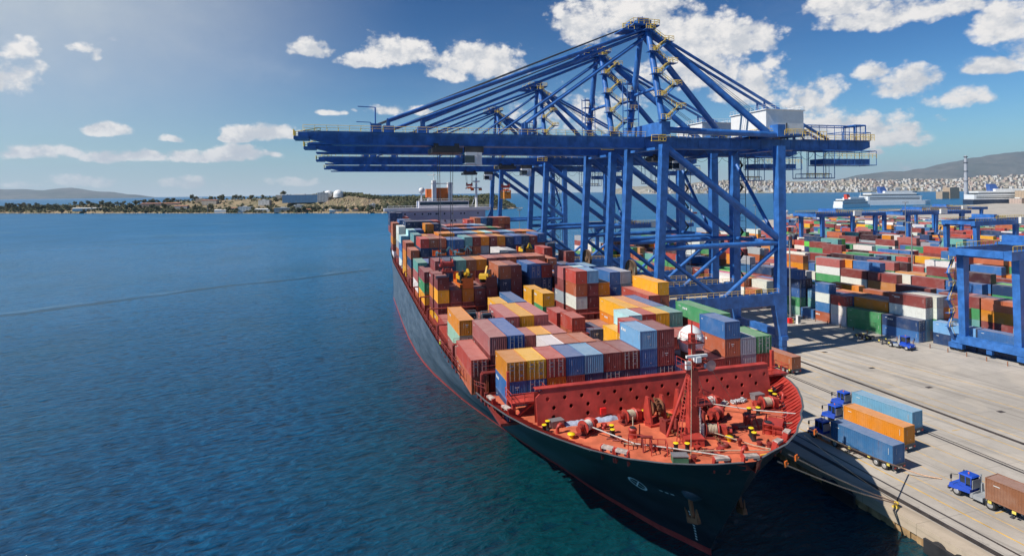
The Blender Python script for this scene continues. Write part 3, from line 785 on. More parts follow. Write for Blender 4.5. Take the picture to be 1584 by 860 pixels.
def build_hull():
    mb = MB()
    for side in (-1, 1):
        rows = []
        for v in range(len(ZU) + 3):
            row = []
            for y in YS:
                zt = ztop(y)
                z = ZU[v] if v < len(ZU) else 14.2 + (zt - 14.2) * (v - len(ZU) + 1) / 3 if zt > 14.2 else 14.2
                if v < len(ZU): z = min(z, zt)
                yy = max(y, stem_y(z))
                row.append((cl(yy) + foot_x(yy, z) + side * half(yy, z, side), yy, z))
            rows.append(row)
        n = len(YS); vs = [p for r in rows for p in r]; fs = []
        for j in range(len(rows) - 1):
            for i in range(n - 1):
                q = (j * n + i, j * n + i + 1, (j + 1) * n + i + 1, (j + 1) * n + i)
                pts = [Vector(vs[k]) for k in q]
                if ((pts[2] - pts[0]).cross(pts[3] - pts[1])).length < 1e-5: continue
                fs.append(q if side < 0 else q[::-1])
        mb.add(vs, fs, True)
    # transom
    y = 312; mb.add([(cl(y) - half(y, -4), y, -4), (cl(y) + half(y, -4), y, -4), (cl(y) + half(y, 14.2), y, 14.2), (cl(y) - half(y, 14.2), y, 14.2)], [(0, 1, 2, 3)])
    return mb
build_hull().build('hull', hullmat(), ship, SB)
mb = MB(); mb.ball((cl(54) + 2.4, 54.6, -2.7), 2.1, 16, 10); 
mb.build('bulbous_bow', MATS.get('x') or paint('antifouling', (0.33, 0.04, 0.035), 0.6, var=0.25, wear=0.4), ship, SB)
FZ = 14.85                                                           # forecastle deck height
def deck_poly(y0, y1, z, inset=0.12, step=0.6):
    L, Rr = [], []; y = y0
    while y <= y1 + 1e-6:
        h = max(0.02, half(y, z) - inset); L.append((cl(y) - h, y)); Rr.append((cl(y) + max(.02, half(y, z, 1) - inset), y)); y += step
    return L + Rr[::-1]
mb = MB(); mb.prism(deck_poly(stem_y(14.5) + 0.3, 72.6, FZ - 0.32, 0.1, 0.45), FZ - 0.3, FZ); mb.build('forecastle_deck', REDDECK, ship, SB)
mb = MB(); mb.prism(deck_poly(72.7, 130, 12.3, .12, 2.0)[:29] + [(cl(230) - 22.2, 230), (cl(311) - 17.5, 311), (cl(311) + 17.5, 311), (cl(230) + 22.2, 230)] + deck_poly(72.7, 130, 12.3, .12, 2.0)[29:], 12.3, 12.8); mb.build('main_deck', REDDK, ship, SB)
# bulwark inside face, cap rail and ribs round the bow
mb = MB(); cap = {-1: MB(), 1: MB()}
ys = [stem_y(16) + 0.15 + i * 0.5 for i in range(0, 55)]
for side in (-1, 1):
    for a, b in zip(ys[:-1], ys[1:]):
        if b > 71.5: break
        ha, hb = half(a, 15.97, side) - 0.2, half(b, 15.97, side) - 0.2; la, lb = half(a, FZ, side) - 0.2, half(b, FZ, side) - 0.2
        if ha < 0.05: ha = 0.02
        q = [(cl(a) + side * max(la, 0.01), max(a, 0), FZ), (cl(b) + side * max(lb, .01), b, FZ), (cl(b) + side * hb, b, 15.97), (cl(a) + side * ha, a, 15.97)]
        mb.add(q, [(0, 1, 2, 3) if side > 0 else (3, 2, 1, 0)])
        A, B = Vector((cl(a) + side * (ha + 0.10), a, 16.0)), Vector((cl(b) + side * (hb + 0.10), b, 16.0))
        cap[side].beam(A, B, 0.2, 0.05)
    for y in [47.2 + i * 0.85 for i in range(28)]:
        h0, h1 = half(y, 15.95, side) - 0.3, half(y, FZ, side) - 0.3
        x0, x1 = cl(y) + side * h0, cl(y) + side * (h1 - 0.75)
        mb.beam((x0, y, 15.9), (x1, y, FZ), 0.07, 0.16)
mb.build('bulwark', REDP, ship, SB); [cap[k].build('cap_rail', paint('cap_grey', (0.10, 0.11, 0.12), 0.6, wear=0.5), ship, SB) for k in (-1, 1)]
# hatch coamings, lashing bridges between the bays and the side walkways
mb = MB()
for y0, y1 in ((67.6, 74.6), (78.6, 92.0), (93.2, 106.2), (108.4, 121.5), (123.4, 136.4), (138.4, 151.4), (154, 167), (170, 183), (185.5, 198.5), (201, 214), (216, 229), (231, 244)):
    mb.box(cl(y0) - 19.3, cl(y0) + 19.3, y0, y1, 12.8, 13.15)
mb.build('hatch_cover', REDDK, ship, SB)
for y in (76.6, 92.55, 107.3, 122.4, 137.4, 152.7, 168.5, 184.2, 199.8, 215, 230):
    mb = MB(); c = cl(y); hb = min(half(y, 14) - 0.5, 21.6)
    for k in range(9):
        x = c - hb + 2 * hb * k / 8; mb.box(x - 0.18, x + 0.18, y - 0.4, y + 0.4, 12.8, 16.6)
    mb.box(c - hb, c + hb, y - 0.55, y + 0.55, 16.6, 16.75)
    rail(mb, [(c - hb, y - .5, 16.75), (c + hb, y - .5, 16.75)], 1.0, 2.4, 0.04, 3)
    mb.build('lashing_bridge', REDDK, ship, SB)
mb = MB()
for side in (-1, 1):
    pts = [(cl(y) + side * (half(y, 14.2) - 0.25), y, 14.0 if y > 74 else FZ) for y in range(74, 240, 4)]
    rail(mb, pts, 1.15, 1.6, 0.05, 4)
    for y in range(75, 238, 3):
        x = cl(y) + side * (half(y, 14) - 0.5); mb.box(x - 0.22, x + 0.22, y - 0.18, y + 0.18, 12.8, 14.5); mb.beam((x, y, 14.3), (x - side * 1.7, y + .4, 12.9), 0.09, 0.12)
mb.build('side_railing', REDDK, ship, SB)
# rusty side platforms at the break of the forecastle, port
for (x0, x1, y0, y1, z) in ((18.2, 23.0, 64.6, 67.4, 16.4),):
    mb = MB(); mb.box(x0, x1, y0, y1, z, z + 0.18); mb.box(x0 + .1, x0 + .5, y0 + .1, y0 + .5, FZ, z); mb.box(x1 - 1.6, x1 - .6, y0 + .2, y1, FZ, z); mb.box(x0 + .1, x0 + .4, y1 - .4, y1 - .1, FZ, z + 3.2)
    rail(mb, [(x0, y1, z + .18), (x0, y0, z + .18), (x1, y0, z + .18), (x1, y1, z + .18)], 1.1, 1.2, 0.05, 4)
    mb.beam((x1 - 1.8, y0 + .6, z), (x1 - 4.0, y0 + .6, FZ), 0.6, 0.15)
    mb.build('lashing_platform', REDP, ship, SB)
mb = MB(); mb.box(53.6, 57.6, 64.6, 67.2, 16.2, 16.4); mb.box(53.8, 54.3, 64.8, 65.2, FZ, 16.2); mb.box(56.6, 57.0, 66.6, 67.0, FZ, 19.0); mb.box(57.0, 57.4, 64.8, 65.2, FZ, 16.2)
rail(mb, [(53.6, 64.6, 16.4), (57.6, 64.6, 16.4), (57.6, 67.2, 16.4)], 1.1, 1.2, 0.05, 4); mb.build('lashing_platform', REDP, ship, SB)

# breakwater: a sloping plate pierced by round holes
bx0, bx1, by = 20.4, 52.3, 61.6
BZ1 = 18.75; LEAN = 0.75
mb = MB()
outer = [(bx0, FZ), (bx1, FZ), (bx1, BZ1), (bx0 + 1.1, BZ1), (bx0, BZ1 - 0.9)]
holes = []
for i in range(15):
    x = bx0 + 1.4 + i * 2.13
    for j, (zz, ox) in enumerate(((FZ + 2.75, 0.0), (FZ + 1.75, 0.72), (FZ + 0.75, 0.05))):
        if j == 2 and i % 2: continue
        cx = x + ox + (0.55 if j == 2 else 0)
        if cx < bx1 - 0.6: holes.append([(cx + 0.24 * math.cos(a * math.pi / 5), zz + 0.24 * math.sin(a * math.pi / 5)) for a in range(10)])
def bwp(x, z, dy): return (x, by + dy + (z - FZ) / (BZ1 - FZ) * LEAN, z)
loops = [[Vector((x, z, 0)) for x, z in outer]] + [[Vector((x, z, 0)) for x, z in h] for h in holes]
tri = tessellate_polygon(loops); flat = [(p.x, p.y) for l in loops for p in l]
mb.add([bwp(x, z, 0) for x, z in flat], [tuple(t_) for t_ in tri]); mb.add([bwp(x, z, 0.22) for x, z in flat], [tuple(t_[::-1]) for t_ in tri])
off = 0
for l in loops:
    k = len(l); mb.add([bwp(p.x, p.y, 0) for p in l] + [bwp(p.x, p.y, 0.22) for p in l], [(i, (i + 1) % k, k + (i + 1) % k, k + i) for i in range(k)])
for i in range(9):                                                    # stiffeners behind
    x = bx0 + 1.5 + i * 3.6; mb.rings([[(x, by + 0.3, FZ), (x + .12, by + .3, FZ), (x + .12, by + 2.2, FZ), (x, by + 2.2, FZ)], [(x, by + 0.95, BZ1 - .1), (x + .12, by + .95, BZ1 - .1), (x + .12, by + 1.1, BZ1 - .1), (x, by + 1.1, BZ1 - .1)]])
mb.add([bwp(bx0, FZ, 1.1), bwp(bx1, FZ, 1.1), bwp(bx1, BZ1, .6), bwp(bx0, BZ1 - .4, .6)], [(0, 1, 2, 3)])        # unseen backing plate, added to shut out light so the holes stay dark
mb.box(bx0, bx1, by + LEAN - 0.15, by + LEAN + 0.75, BZ1 + 0.003, BZ1 + 0.12)
mb.build('breakwater', REDP, ship, SB)
mb = MB(); mb.box(28.1, 28.8, by - 0.35, by - 0.02, FZ + 0.5, FZ + 1.25); mb.build('fire_hose_box', paint('signal_red', (0.75, 0.02, 0.02), 0.35, var=0.08), ship, SB)

# fairleads set in gaps of the bulwark, with rust bleached tops
FAIR = paint('fairlead_pale', (0.46, 0.37, 0.32), 0.75, var=0.4, wear=1.0, wearcol=(0.22, 0.07, 0.04), scale=2.0)
def fairlead(y, side, w=1.6, face=None):
    p, n = hull_pt(y, 15.6, side, 0.0); t_ = Vector((-n.y, n.x, 0)).normalized(); n = Vector((n.x, n.y, 0)).normalized()
    mb = MB(); c = p - n * 0.42
    for d in (-1, 1):
        q = c + t_ * (d * w * 0.5); mb.beam(Vector((q.x, q.y, 14.9)) - n * .25, Vector((q.x, q.y, 16.3)) + n * .05, 0.16, 0.5, up=(n.x, n.y, 0))
    mb.build('fairlead_frame', REDP, ship, SB)
    mb = MB(); A = c + t_ * (-w * .46); B = c + t_ * (w * .46)
    mb.beam((A.x, A.y, 16.22), (B.x, B.y, 16.22), 0.6, 0.22, up=(0, 0, 1))
    for d in (-.3, .3):
        q = c + t_ * (d * w); q = q - n * .12; mb.tube((q.x, q.y, 15.78), (q.x, q.y, 16.12), 0.18, 10)
    mb.build('fairlead_roller', FAIR, ship, SB)
for y, sd in ((51.3, -1), (50.2, -1), (45.85, -1), (45.45, -1), (68.3, -1), (64.6, -1), (47.4, 1), (49.0, 1)):
    fairlead(y, sd, 1.5 if y < 47 or y > 60 else 1.25)
# anchors in bulged hawse pockets, bow marks
def anchor(y, z, side):
    p, n = hull_pt(y, z, side); 
    mb = MB(); mb.ball((0, 0, 0), 1.35, 16, 10, 0.8)
    mb.v = [tuple(p + Vector(v) * 1.0 - n * 0.55) for v in mb.v]
    mb.build('anchor_pocket', MATS['hull_dark'] if 'hull_dark' in MATS else paint('hull_dark', (0.030, 0.048, 0.075), 0.4, var=0.3, wear=0.3), ship, SB)
    mb = MB(); t_ = Vector((0, 1, 0)); dn = Vector((0, -0.35, -1)).normalized(); o = p + n * 0.75
    mb.beam(o + Vector((0, .15, .5)), o + dn * 1.7, 0.34, 0.34); 
    b = o + dn * 1.7; ax = n.cross(dn).normalized()
    mb.beam(b - ax * 0.75, b + ax * 0.75, 0.5, 0.55, up=dn)
    for d in (-1, 1): mb.beam(b + ax * (0.6 * d), b + ax * (0.85 * d) - dn * 1.35 + n * 0.25, 0.55, 0.22, 0.12, 0.08, up=n)
    mb.build('anchor', RUST, ship, SB)
anchor(52.8, 9.3, -1); anchor(52.8, 9.3, 1)
MARK = paint('hull_mark_white', (0.72, 0.74, 0.76), 0.6, var=0.2, wear=0.3, wearcol=(0.1, 0.12, 0.15))
mb = MB()
def on_hull(y, z, w, h, side=-1):
    q = [hull_pt(y + a * w / 2, z + b * h / 2, side, 0.03)[0] for a, b in ((-1, -1), (1, -1), (1, 1), (-1, 1))]
    mb.add(q, [(0, 1, 2, 3)]); mb.add(q, [(3, 2, 1, 0)])
R0 = 0.85; cy, cz = 60.3, 7.2                                          # bow thruster sign: a cross in a circle
for i in range(20):
    a = i * math.pi / 10; b = (i + 1) * math.pi / 10
    q = [hull_pt(cy + r * math.cos(x), cz + r * math.sin(x), -1, 0.03)[0] for r, x in ((R0, a), (R0, b), (R0 * .8, b), (R0 * .8, a))]
    mb.add(q, [(0, 1, 2, 3)]); mb.add(q, [(3, 2, 1, 0)])
for s1 in (-1, 1):
    for k in range(4):
        u0, u1 = -0.55 + k * .275, -0.55 + (k + 1) * .275
        q = [hull_pt(cy + u + dd, cz + s1 * u, -1, 0.03)[0] for u, dd in ((u0, -.08), (u1, -.08), (u1, .08), (u0, .08))]
        mb.add(q, [(0, 1, 2, 3)]); mb.add(q, [(3, 2, 1, 0)])
mb.build('thruster_mark', MARK, ship, SB); mb = MB()
for y, z in ((57.6, 7.5), (57.0, 7.5), (56.4, 7.55)): on_hull(y, z, 0.35, 0.16)
mb.build('bow_mark', MARK, ship, SB); mb = MB()
for k in range(11): on_hull(55.9 + 0.14 * k, 5.6 - k * 0.42, 0.22, 0.22)   # draught figures down the stem
mb.build('draught_mark', MARK, ship, SB)

# ------------------------------------------------------------------ bridge and funnel far aft
BEFORE = set(ship.children)
BY = 258.0; bc = cl(BY) + 1.0
wsup = wallmat('bridge_white', (0.66, 0.64, 0.68), False)
mb = MB(); mb.box(bc - 21.5, bc + 20.5, BY, BY + 12, 10, 31.8); mb.box(bc - 10, bc + 13, BY + 1, BY + 11, 31.8, 35.4)
mb.build('superstructure', wsup, ship, SB)
mb = MB(); mb.box(bc - 25.5, bc + 23, BY - 0.4, BY + 5, 31.0, 32.4); mb.build('bridge_wing', wsup, ship, SB)
mb = MB()
for d in (-1, 1): mb.beam((bc + d * 20.6, BY + 2, 24), (bc + d * 24, BY + 2, 31), 1.2, 0.5)
mb.build('wing_strut', BLUE2, ship, SB)
for k, (x, z) in enumerate([(x, 29.6) for x in (-18, -16.4, -12, -8.6, -5.8, -4.9, -2.4, -1.6, 1.4, 5, 9, 10.6, 17)] + [(x, 26.4) for x in (-2.4, -1.2, 1.6, 4.6, 6.2)]):
    mb = MB(); mb.box(bc + x - 0.3, bc + x + 0.3, BY - 0.06, BY + 0.1, z - 0.4, z + 0.4); mb.build('porthole', GLASS, ship, SB)
mb = MB(); mb.box(bc - 9.6, bc + 12.6, BY + 0.93, BY + 1.2, 33.6, 34.9); mb.build('bridge_window', GLASS, ship, SB)
mb = MB(); rail(mb, [(bc - 24, BY - .3, 32.4), (bc + 23, BY - .3, 32.4)], 1.0, 2.5, 0.06, 3); rail(mb, [(bc - 10, BY + 1, 35.4), (bc + 13, BY + 1, 35.4)], 1.0, 2.5, 0.06, 3); mb.build('bridge_railing', WHITE, ship, SB)
mb = MB(); mb.tube((bc - 8.5, BY + 4, 35.4), (bc - 8.5, BY + 4, 39), 0.4, 8); mb.ball((bc - 8.5, BY + 4, 40.3), 1.5, 14, 8); mb.build('radome', WHITE, ship, SB)
mb = MB(); mb.box(bc - 2.8, bc - 1.0, BY + 8, BY + 12, 35.4, 45); mb.box(bc + 4.6, bc + 6.4, BY + 8, BY + 12, 35.4, 44); mb.box(bc - 4.4, bc - 2.8, BY + 12, BY + 15, 35, 40.5); mb.box(bc - 3.5, bc + 7, BY + 8.5, BY + 9, 43.2, 43.7)
mb.tube((bc - 1.9, BY + 10, 45), (bc - 1.9, BY + 10, 49), 0.15, 6); mb.tube((bc - 5, BY + 10, 47.6), (bc + 1, BY + 10, 47.6), 0.12, 4); mb.build('funnel_mast', WHITE, ship, SB)
mb = MB(); mb.box(bc - 1.0, bc + 4.6, BY + 9, BY + 16, 35.4, 41.5); mb.box(bc - 5.2, bc - 2.8, BY + 11, BY + 16, 37, 41); mb.build('funnel', ORNG, ship, SB)
mb = MB(); mx = bc + 17.2; mb.tube((mx, BY + 4, 32), (mx, BY + 4, 46), 0.65, 8, 0.4); mb.beam((mx - 2.4, BY + 4, 32.4), (mx, BY + 4, 39), 0.3, 0.3); mb.box(mx - 2.5, mx + 2.5, BY + 3.6, BY + 4.4, 41, 41.5); mb.box(mx - 1.6, mx + 1.6, BY + 3.5, BY + 4.5, 44, 44.6); mb.tube((mx, BY + 4, 46), (mx, BY + 4, 50), 0.12, 5); mb.build('radar_mast', WHITE, ship, SB)
mb = MB(); mb.box(mx - 2.6, mx - 1.2, BY + 3.4, BY + 4.6, 40, 41); mb.box(mx + 1.2, mx + 2.6, BY + 3.4, BY + 4.6, 40, 41); mb.build('mast_light', ORNG, ship, SB)
for o in ship.children:
    if o not in BEFORE: o.location.z += 2.6

# ------------------------------------------------------------------ shipping containers
CODE = paint('stencil_pale', (0.62, 0.62, 0.60), 0.6, var=0.15, wear=0.4, wearcol=(0.3, 0.2, 0.15))
BARM = paint('locking_bar_grey', (0.36, 0.36, 0.37), 0.45, metal=0.3, var=0.2, wear=0.3)
TINT = {'M': ('maroon', (0.235, 0.047, 0.042)), 'R': ('red', (0.42, 0.058, 0.042)), 'T': ('rust orange', (0.42, 0.115, 0.050)), 'O': ('orange', (0.64, 0.215, 0.014)),
        'Y': ('yellow', (0.74, 0.36, 0.016)), 'B': ('blue', (0.038, 0.135, 0.34)), 'N': ('navy blue', (0.016, 0.046, 0.120)), 'L': ('light blue', (0.16, 0.36, 0.54)),
        'E': ('teal', (0.13, 0.33, 0.31)), 'G': ('green', (0.060, 0.27, 0.105)), 'm': ('mint green', (0.30, 0.50, 0.34)), 'W': ('white', (0.70, 0.68, 0.62)),
        'S': ('grey', (0.34, 0.36, 0.39)), 'P': ('faded red', (0.40, 0.115, 0.105)), 'K': ('brown', (0.29, 0.11, 0.055)), 'C': ('pale cyan', (0.40, 0.62, 0.64)),
        'I': ('lime green', (0.12, 0.50, 0.06)), 'X': ('magenta', (0.62, 0.015, 0.20)), 'D': ('dark maroon', (0.055, 0.016, 0.020)), 'A': ('light orange', (0.58, 0.24, 0.07))}
MESHES = {}
def corr(n, L, dep):                                                   # trapezoid profile along a wall of length L: (along, inset)
    p = []; s = L / n
    for i in range(n):
        a = i * s; p += [(a, dep), (a + s * .18, 0), (a + s * .5, 0), (a + s * .68, dep)]
    return p + [(L, dep)]
def cont_mesh(L, H, W, door, mark=0):
    key = (round(L, 2), round(H, 2), round(W, 2), door, mark)
    if key in MESHES: return MESHES[key]
    mb = MB(); h = W / 2; e = 0.1
    ns = int((L - 2 * e) / 0.30); ne = int((W - 2 * e) / 0.27); z0, z1 = 0.14, H - 0.08
    for sx in (-1, 1):
        pts = [(sx * (h - 0.012 - d), e + a) for a, d in corr(ns, L - 2 * e, 0.05)]
        k = len(pts); mb.add([(x, y, z0) for x, y in pts] + [(x, y, z1) for x, y in pts], [((i, i + 1, k + i + 1, k + i) if sx > 0 else (i + 1, i, k + i, k + i + 1)) for i in range(k - 1)])
    for ey in (0, 1):
        if ey == 0 and door: continue
        pts = [(-h + e + a, (0.012 + d) if ey == 0 else L - 0.012 - d) for a, d in corr(ne, W - 2 * e, 0.05)]
        k = len(pts); mb.add([(x, y, z0) for x, y in pts] + [(x, y, z1) for x, y in pts], [((i, i + 1, k + i + 1, k + i) if ey == 0 else (i + 1, i, k + i, k + i + 1)) for i in range(k - 1)])
    pts = [(e + a, H - 0.045 - d * 0.6) for a, d in corr(max(6, int(L / 0.62)), L - 2 * e, 0.03)]   # pressed roof sheets
    k = len(pts); mb.add([(-h + .06, y, z) for y, z in pts] + [(h - .06, y, z) for y, z in pts], [(i + 1, i, k + i, k + i + 1) for i in range(k - 1)])
    for sx in (-1, 1):                                                  # frame: corner posts, top and bottom rails
        for y in (0, L):
            x0, x1 = sorted((sx * h, sx * (h - .13))); y0, y1 = (0, .13) if y == 0 else (L - .13, L)
            mb.box(x0, x1, y0, y1, 0, H)
        x0, x1 = sorted((sx * (h - .003), sx * (h - .09)))
        mb.box(x0, x1, .13, L - .13, H - .10, H - .008); mb.box(x0, x1, .13, L - .13, 0.0, .15)
    for y0, y1 in ((.003, .09), (L - .09, L - .003)):
        mb.box(-h + .13, h - .13, y0, y1, H - .13, H - .008); mb.box(-h + .13, h - .13, y0, y1, 0, .16)
    mb.add([(-h + .05, .05, .05), (h - .05, .05, .05), (h - .05, L - .05, .05), (-h + .05, L - .05, .05)], [(3, 2, 1, 0)])
    mb.cur = 1                                                          # stencilled code strips
    def plate(a, b, z, zz, side):
        if side == 'f': mb.add([(a, -.004, z), (b, -.004, z), (b, -.004, zz), (a, -.004, zz)], [(0, 1, 2, 3)])
        else: mb.add([(-h - .003, a, z), (-h - .003, b, z), (-h - .003, b, zz), (-h - .003, a, zz)], [(1, 0, 3, 2)])
    if not door:
        plate(-h * .42, -h * .385, H * .50, H * .80, 'f'); plate(h * .18, h * .27, H * .2, H * .25, 'f')
    if mark == 1:                                                       # faded shipping-line marks, too worn to read
        for k in range(6):
            if k != 3: plate(L * .36 + k * .42, L * .36 + k * .42 + .28, H * .52, H * .76, 's')
        if not door:
            for k in range(5): plate(h * .30, h * .42, H * (.36 + .09 * k), H * (.36 + .09 * k) + .14, 'f')
    elif mark == 2:
        for k in range(3): plate(L * .70 + k * .5, L * .70 + k * .5 + .36, H * .60, H * .74, 's')
        if not door: plate(-h * .18, h * .22, H * .66, H * .72, 'f'); plate(-h * .10, h * .12, H * .56, H * .60, 'f')
    plate(L * .06, L * .066, H * .45, H * .8, 's'); plate(L * .86, L * .92, H * .74, H * .78, 's')
    me = bpy.data.meshes.new('container_shell'); me.from_pydata(mb.v, [], mb.f); me.materials.append(CONT); me.materials.append(CODE)
    me.polygons.foreach_set('material_index', mb.mi); me.update(); MESHES[key] = me
    return me
def door_meshes(H, W):
    key = ('door', round(H, 2), round(W, 2))
    if key in MESHES: return MESHES[key]
    mb = MB(); h = W / 2 - .14
    for s0, s1 in ((-h, -.015), (.015, h)):
        n = 5; zs = [.18 + (H - .34) * i / n for i in range(n + 1)]
        for a, b in zip(zs[:-1], zs[1:]): mb.rings([[(s0, .03, a + .02), (s1, .03, a + .02), (s1, .03, b - .02), (s0, .03, b - .02)], [(s0 + .05, .0, a + .08), (s1 - .05, .0, a + .08), (s1 - .05, .0, b - .08), (s0 + .05, .0, b - .08)]])
        mb.box(s0, s1, .03, .08, .17, H - .14)
    me = bpy.data.meshes.new('door_leaf'); me.from_pydata(mb.v, [], mb.f); me.materials.append(CONT); me.update()
    mb = MB()
    for x in (-h * .78, -h * .28, h * .28, h * .78):
        mb.tube((x, -.035, .1), (x, -.035, H - .08), .028, 5); mb.box(x - .07, x + .07, -.05, .0, H * .42, H * .46)
    for x in (-h * .55, h * .5): mb.box(x - .2, x + .2, -.008, .0, H * .55, H * .62)
    mb.box(h * .32, h * .74, -.008, 0, H * .8, H * .86); mb.box(h * .36, h * .7, -.008, 0, H * .68, H * .72); mb.box(-h * .74, -h * .4, -.008, 0, H * .74, H * .82)
    mb.box(h * .36, h * .66, -.008, 0, H * .22, H * .34)
    m2 = bpy.data.meshes.new('locking_bars'); m2.from_pydata(mb.v, [], mb.f); m2.materials.append(BARM); m2.update()
    MESHES[key] = (me, m2); return MESHES[key]
CR = random.Random(99); NCONT = 0
# containers hidden behind others or only a few pixels big join the mass of stacks
SMALL = set([6,9,12,15,18,21,25,29,31,33,35,39,42,45,52,53,54,56,58,60,61,62,65,67,69,71,74,76,78,80,82,84,85,87,89,91,95,96,98,100,102,103,106,108,109,113,115,116,118,119,120,122,124,127,129,130,133,135,136,139,150,153,156,159,165,166,167,168,180,183,192,194,206,210,214,216,218,220,222,224,226,228,229,232,238,239,240,241,242,243,244,245,246,248,250,251,252,254,261,268,270,280,286,298,299,300,302,304,306,308,317,319,321,327,329,333,348,350,352,354,356,357,369,370,371,373,375,377,379,381,388,390,391,410,413,415,416,417,418,419,420,421,427,428,430,431,434,438,441,443,444,446,447,448,449,450,451,457,458,460,461,462,463,464,465,466,467,469,470,471,472,473,474,475,476,478,479,481,482,488,489,491,492,493,494,495,496,497,498,500,501,502,503,504,505,506,507,508,509,510])
mass = MB(); tints = []
def mass_prism(corners, z0, z1, col):
    n0 = len(mass.f)
    mass.add([(x, y, z0) for x, y in corners] + [(x, y, z1) for x, y in corners], [(4, 5, 6, 7), (0, 1, 5, 4), (1, 2, 6, 5), (2, 3, 7, 6), (3, 0, 4, 7)])
    tints.extend([col] * (len(mass.f) - n0))
def tinted(code, jit=0.14):
    r, g, b = TINT[code][1]; k = 1 + CR.uniform(-jit, jit)
    return (r * k * CR.uniform(.93, 1.07), g * k * CR.uniform(.93, 1.07), b * k * CR.uniform(.93, 1.07), 1)
def container(x, y, z, L, H, W, code, label, group, door=False, rz=0.0, parts=True, cat='container', name='shipping_container'):
    """x is the left face, y the near end, z the base"""
    global NCONT
    NCONT += 1
    if NCONT in SMALL:
        c_, s_ = math.cos(rz), math.sin(rz)
        mass_prism([(x + a * c_ - b * s_, y + a * s_ + b * c_) for a, b in ((0, 0), (W, 0), (W, L), (0, L))], z, z + H, tinted(code)); return None
    o = bpy.data.objects.new(name, cont_mesh(L, H, W, door, (0, 0, 2, 0, 0)[NCONT % 5] if 'truck' not in group else 0)); COL.objects.link(o)
    cx, cy = (W / 2) * math.cos(rz), (W / 2) * math.sin(rz)
    o.location = (x + cx, y + cy, z); o.rotation_euler = (0, 0, rz); o.color = tinted(code)
    tag(o, label, cat, group)
    if door:
        dm, bm = door_meshes(H, W)
        d = bpy.data.objects.new('door', dm); COL.objects.link(d); d.parent = o; d.color = o.color
        if parts:
            b = bpy.data.objects.new('locking_bars', bm); COL.objects.link(b); b.parent = d
    return o
TIER = ['top', 'second', 'third', 'fourth', 'fifth', 'sixth']
def bay(phrase, cols, jy=0.0):
    """cols: (x, y, ztop, L, H, codes) - codes from the top tier down, * after a code marks doors towards the camera"""
    cols = sorted(cols, key=lambda c: c[0])
    for i, (x, y, zt, L, H, codes) in enumerate(cols):
        cs = []
        for ch in codes:
            if ch == '*': cs[-1] = (cs[-1][0], True)
            elif ch != ' ': cs.append((ch, False))
        z = zt
        for k, (c, dr) in enumerate(cs):
            z -= H
            side = '%s stack from port' % ORD[i + 1] if i < 20 else 'starboard end stack'
            container(x + CR.uniform(-.025, .025), y + CR.uniform(-.03, .03) + jy, z + 0.012, L, H - 0.03, 2.52, c,
                      '%s container, %s tier of the %s, %s' % (TINT[c][0], TIER[k], side, phrase), 'containers stacked on the ship', dr)
P = 2.62
b0 = [(18.6 + P * i, 68, zt, 5.9, 2.45, s) for i, (zt, s) in enumerate([(20.45, 'O*BN'), (20.45, 'Y*B*B*'), (20.45, 'R*OM'), (20.45, 'BMN'), (20.45, 'LNN'), (20.45, 'MN*N'), (20.45, 'M*NN'),
     (22.9, 'LBBN'), (22.9, 'MMN*N'), (18.0, 'BE'), (18.2, 'MM'), (18.2, 'MM'), (23.2, 'BTMN'), (20.75, 'SSM'), (20.75, 'G*RM')])]
bay('front row behind breakwater', b0)
b1 = [(16.25, 78.6, 18.0, 11.6, 2.45, 'R*T'), (19.1, 79, 20.9, 12, 2.6, 'PMM'), (21.75, 79, 20.9, 12, 2.6, 'B*NM'), (28.3, 80, 18.8, 5.9, 2.5, 'WS'), (30.92, 80, 18.8, 5.9, 2.5, 'TM'), (33.54, 80, 18.8, 5.9, 2.5, 'TM'),
      (42.6, 80, 20.6, 6.0, 2.5, 'RYM'), (47.9, 79.8, 18.3, 5.9, 2.5, 'RM'), (50.5, 79.8, 18.3, 5.9, 2.5, 'RN'), (53.1, 79.8, 18.3, 5.9, 2.5, 'RM'), (56.4, 78.6, 21.7, 12, 2.5, 'GRM'), (36.4, 80, 15.8, 12, 2.5, 'M'), (39.1, 80, 15.8, 12, 2.5, 'M'), (25.0, 80, 15.8, 12, 2.5, 'M')]
bay('second bay behind breakwater', b1)
b1r = [(26.0, 86.3, 18.8, 5.7, 2.5, 'PM'), (28.62, 86.3, 18.8, 5.7, 2.5, 'YO'), (31.24, 86.3, 18.8, 5.7, 2.5, 'PM'), (42.7, 86.3, 18.1, 5.7, 2.5, 'YY'), (45.0, 86.6, 20.6, 5.7, 2.5, 'CLM'), (47.6, 86.6, 20.6, 5.7, 2.5, 'RM'), (50.2, 86.6, 20.6, 5.7, 2.5, 'YO'), (52.8, 86.6, 20.6, 5.7, 2.5, 'EL')]
bay('rear half of second bay', b1r)
b2 = [(17.4, 93.5, 20.3, 12, 2.6, 'OmP'), (20.15, 93.5, 15.9, 12, 2.6, 'M'), (22.75, 93.5, 15.9, 12, 2.6, 'R'), (25.35, 93.5, 20.3, 12, 2.6, 'PM'), (27.97, 93.5, 20.3, 12, 2.6, 'YO'), (30.59, 93.5, 20.3, 12, 2.6, 'PM'), (37.5, 93.5, 19.3, 5.8, 2.5, 'RTM'),
      (40.2, 91.8, 17.4, 5.9, 2.5, 'NN'), (48.3, 93.5, 20.3, 12, 2.6, 'YOM'), (50.92, 93.5, 20.3, 12, 2.6, 'AOM'), (53.54, 93.5, 20.3, 12, 2.6, 'BBN'), (33.4, 93.5, 15.7, 12, 2.5, 'M'), (43.0, 93.5, 15.9, 12, 2.6, 'T'), (45.6, 93.5, 15.9, 12, 2.6, 'T')]
bay('third bay behind breakwater', b2)
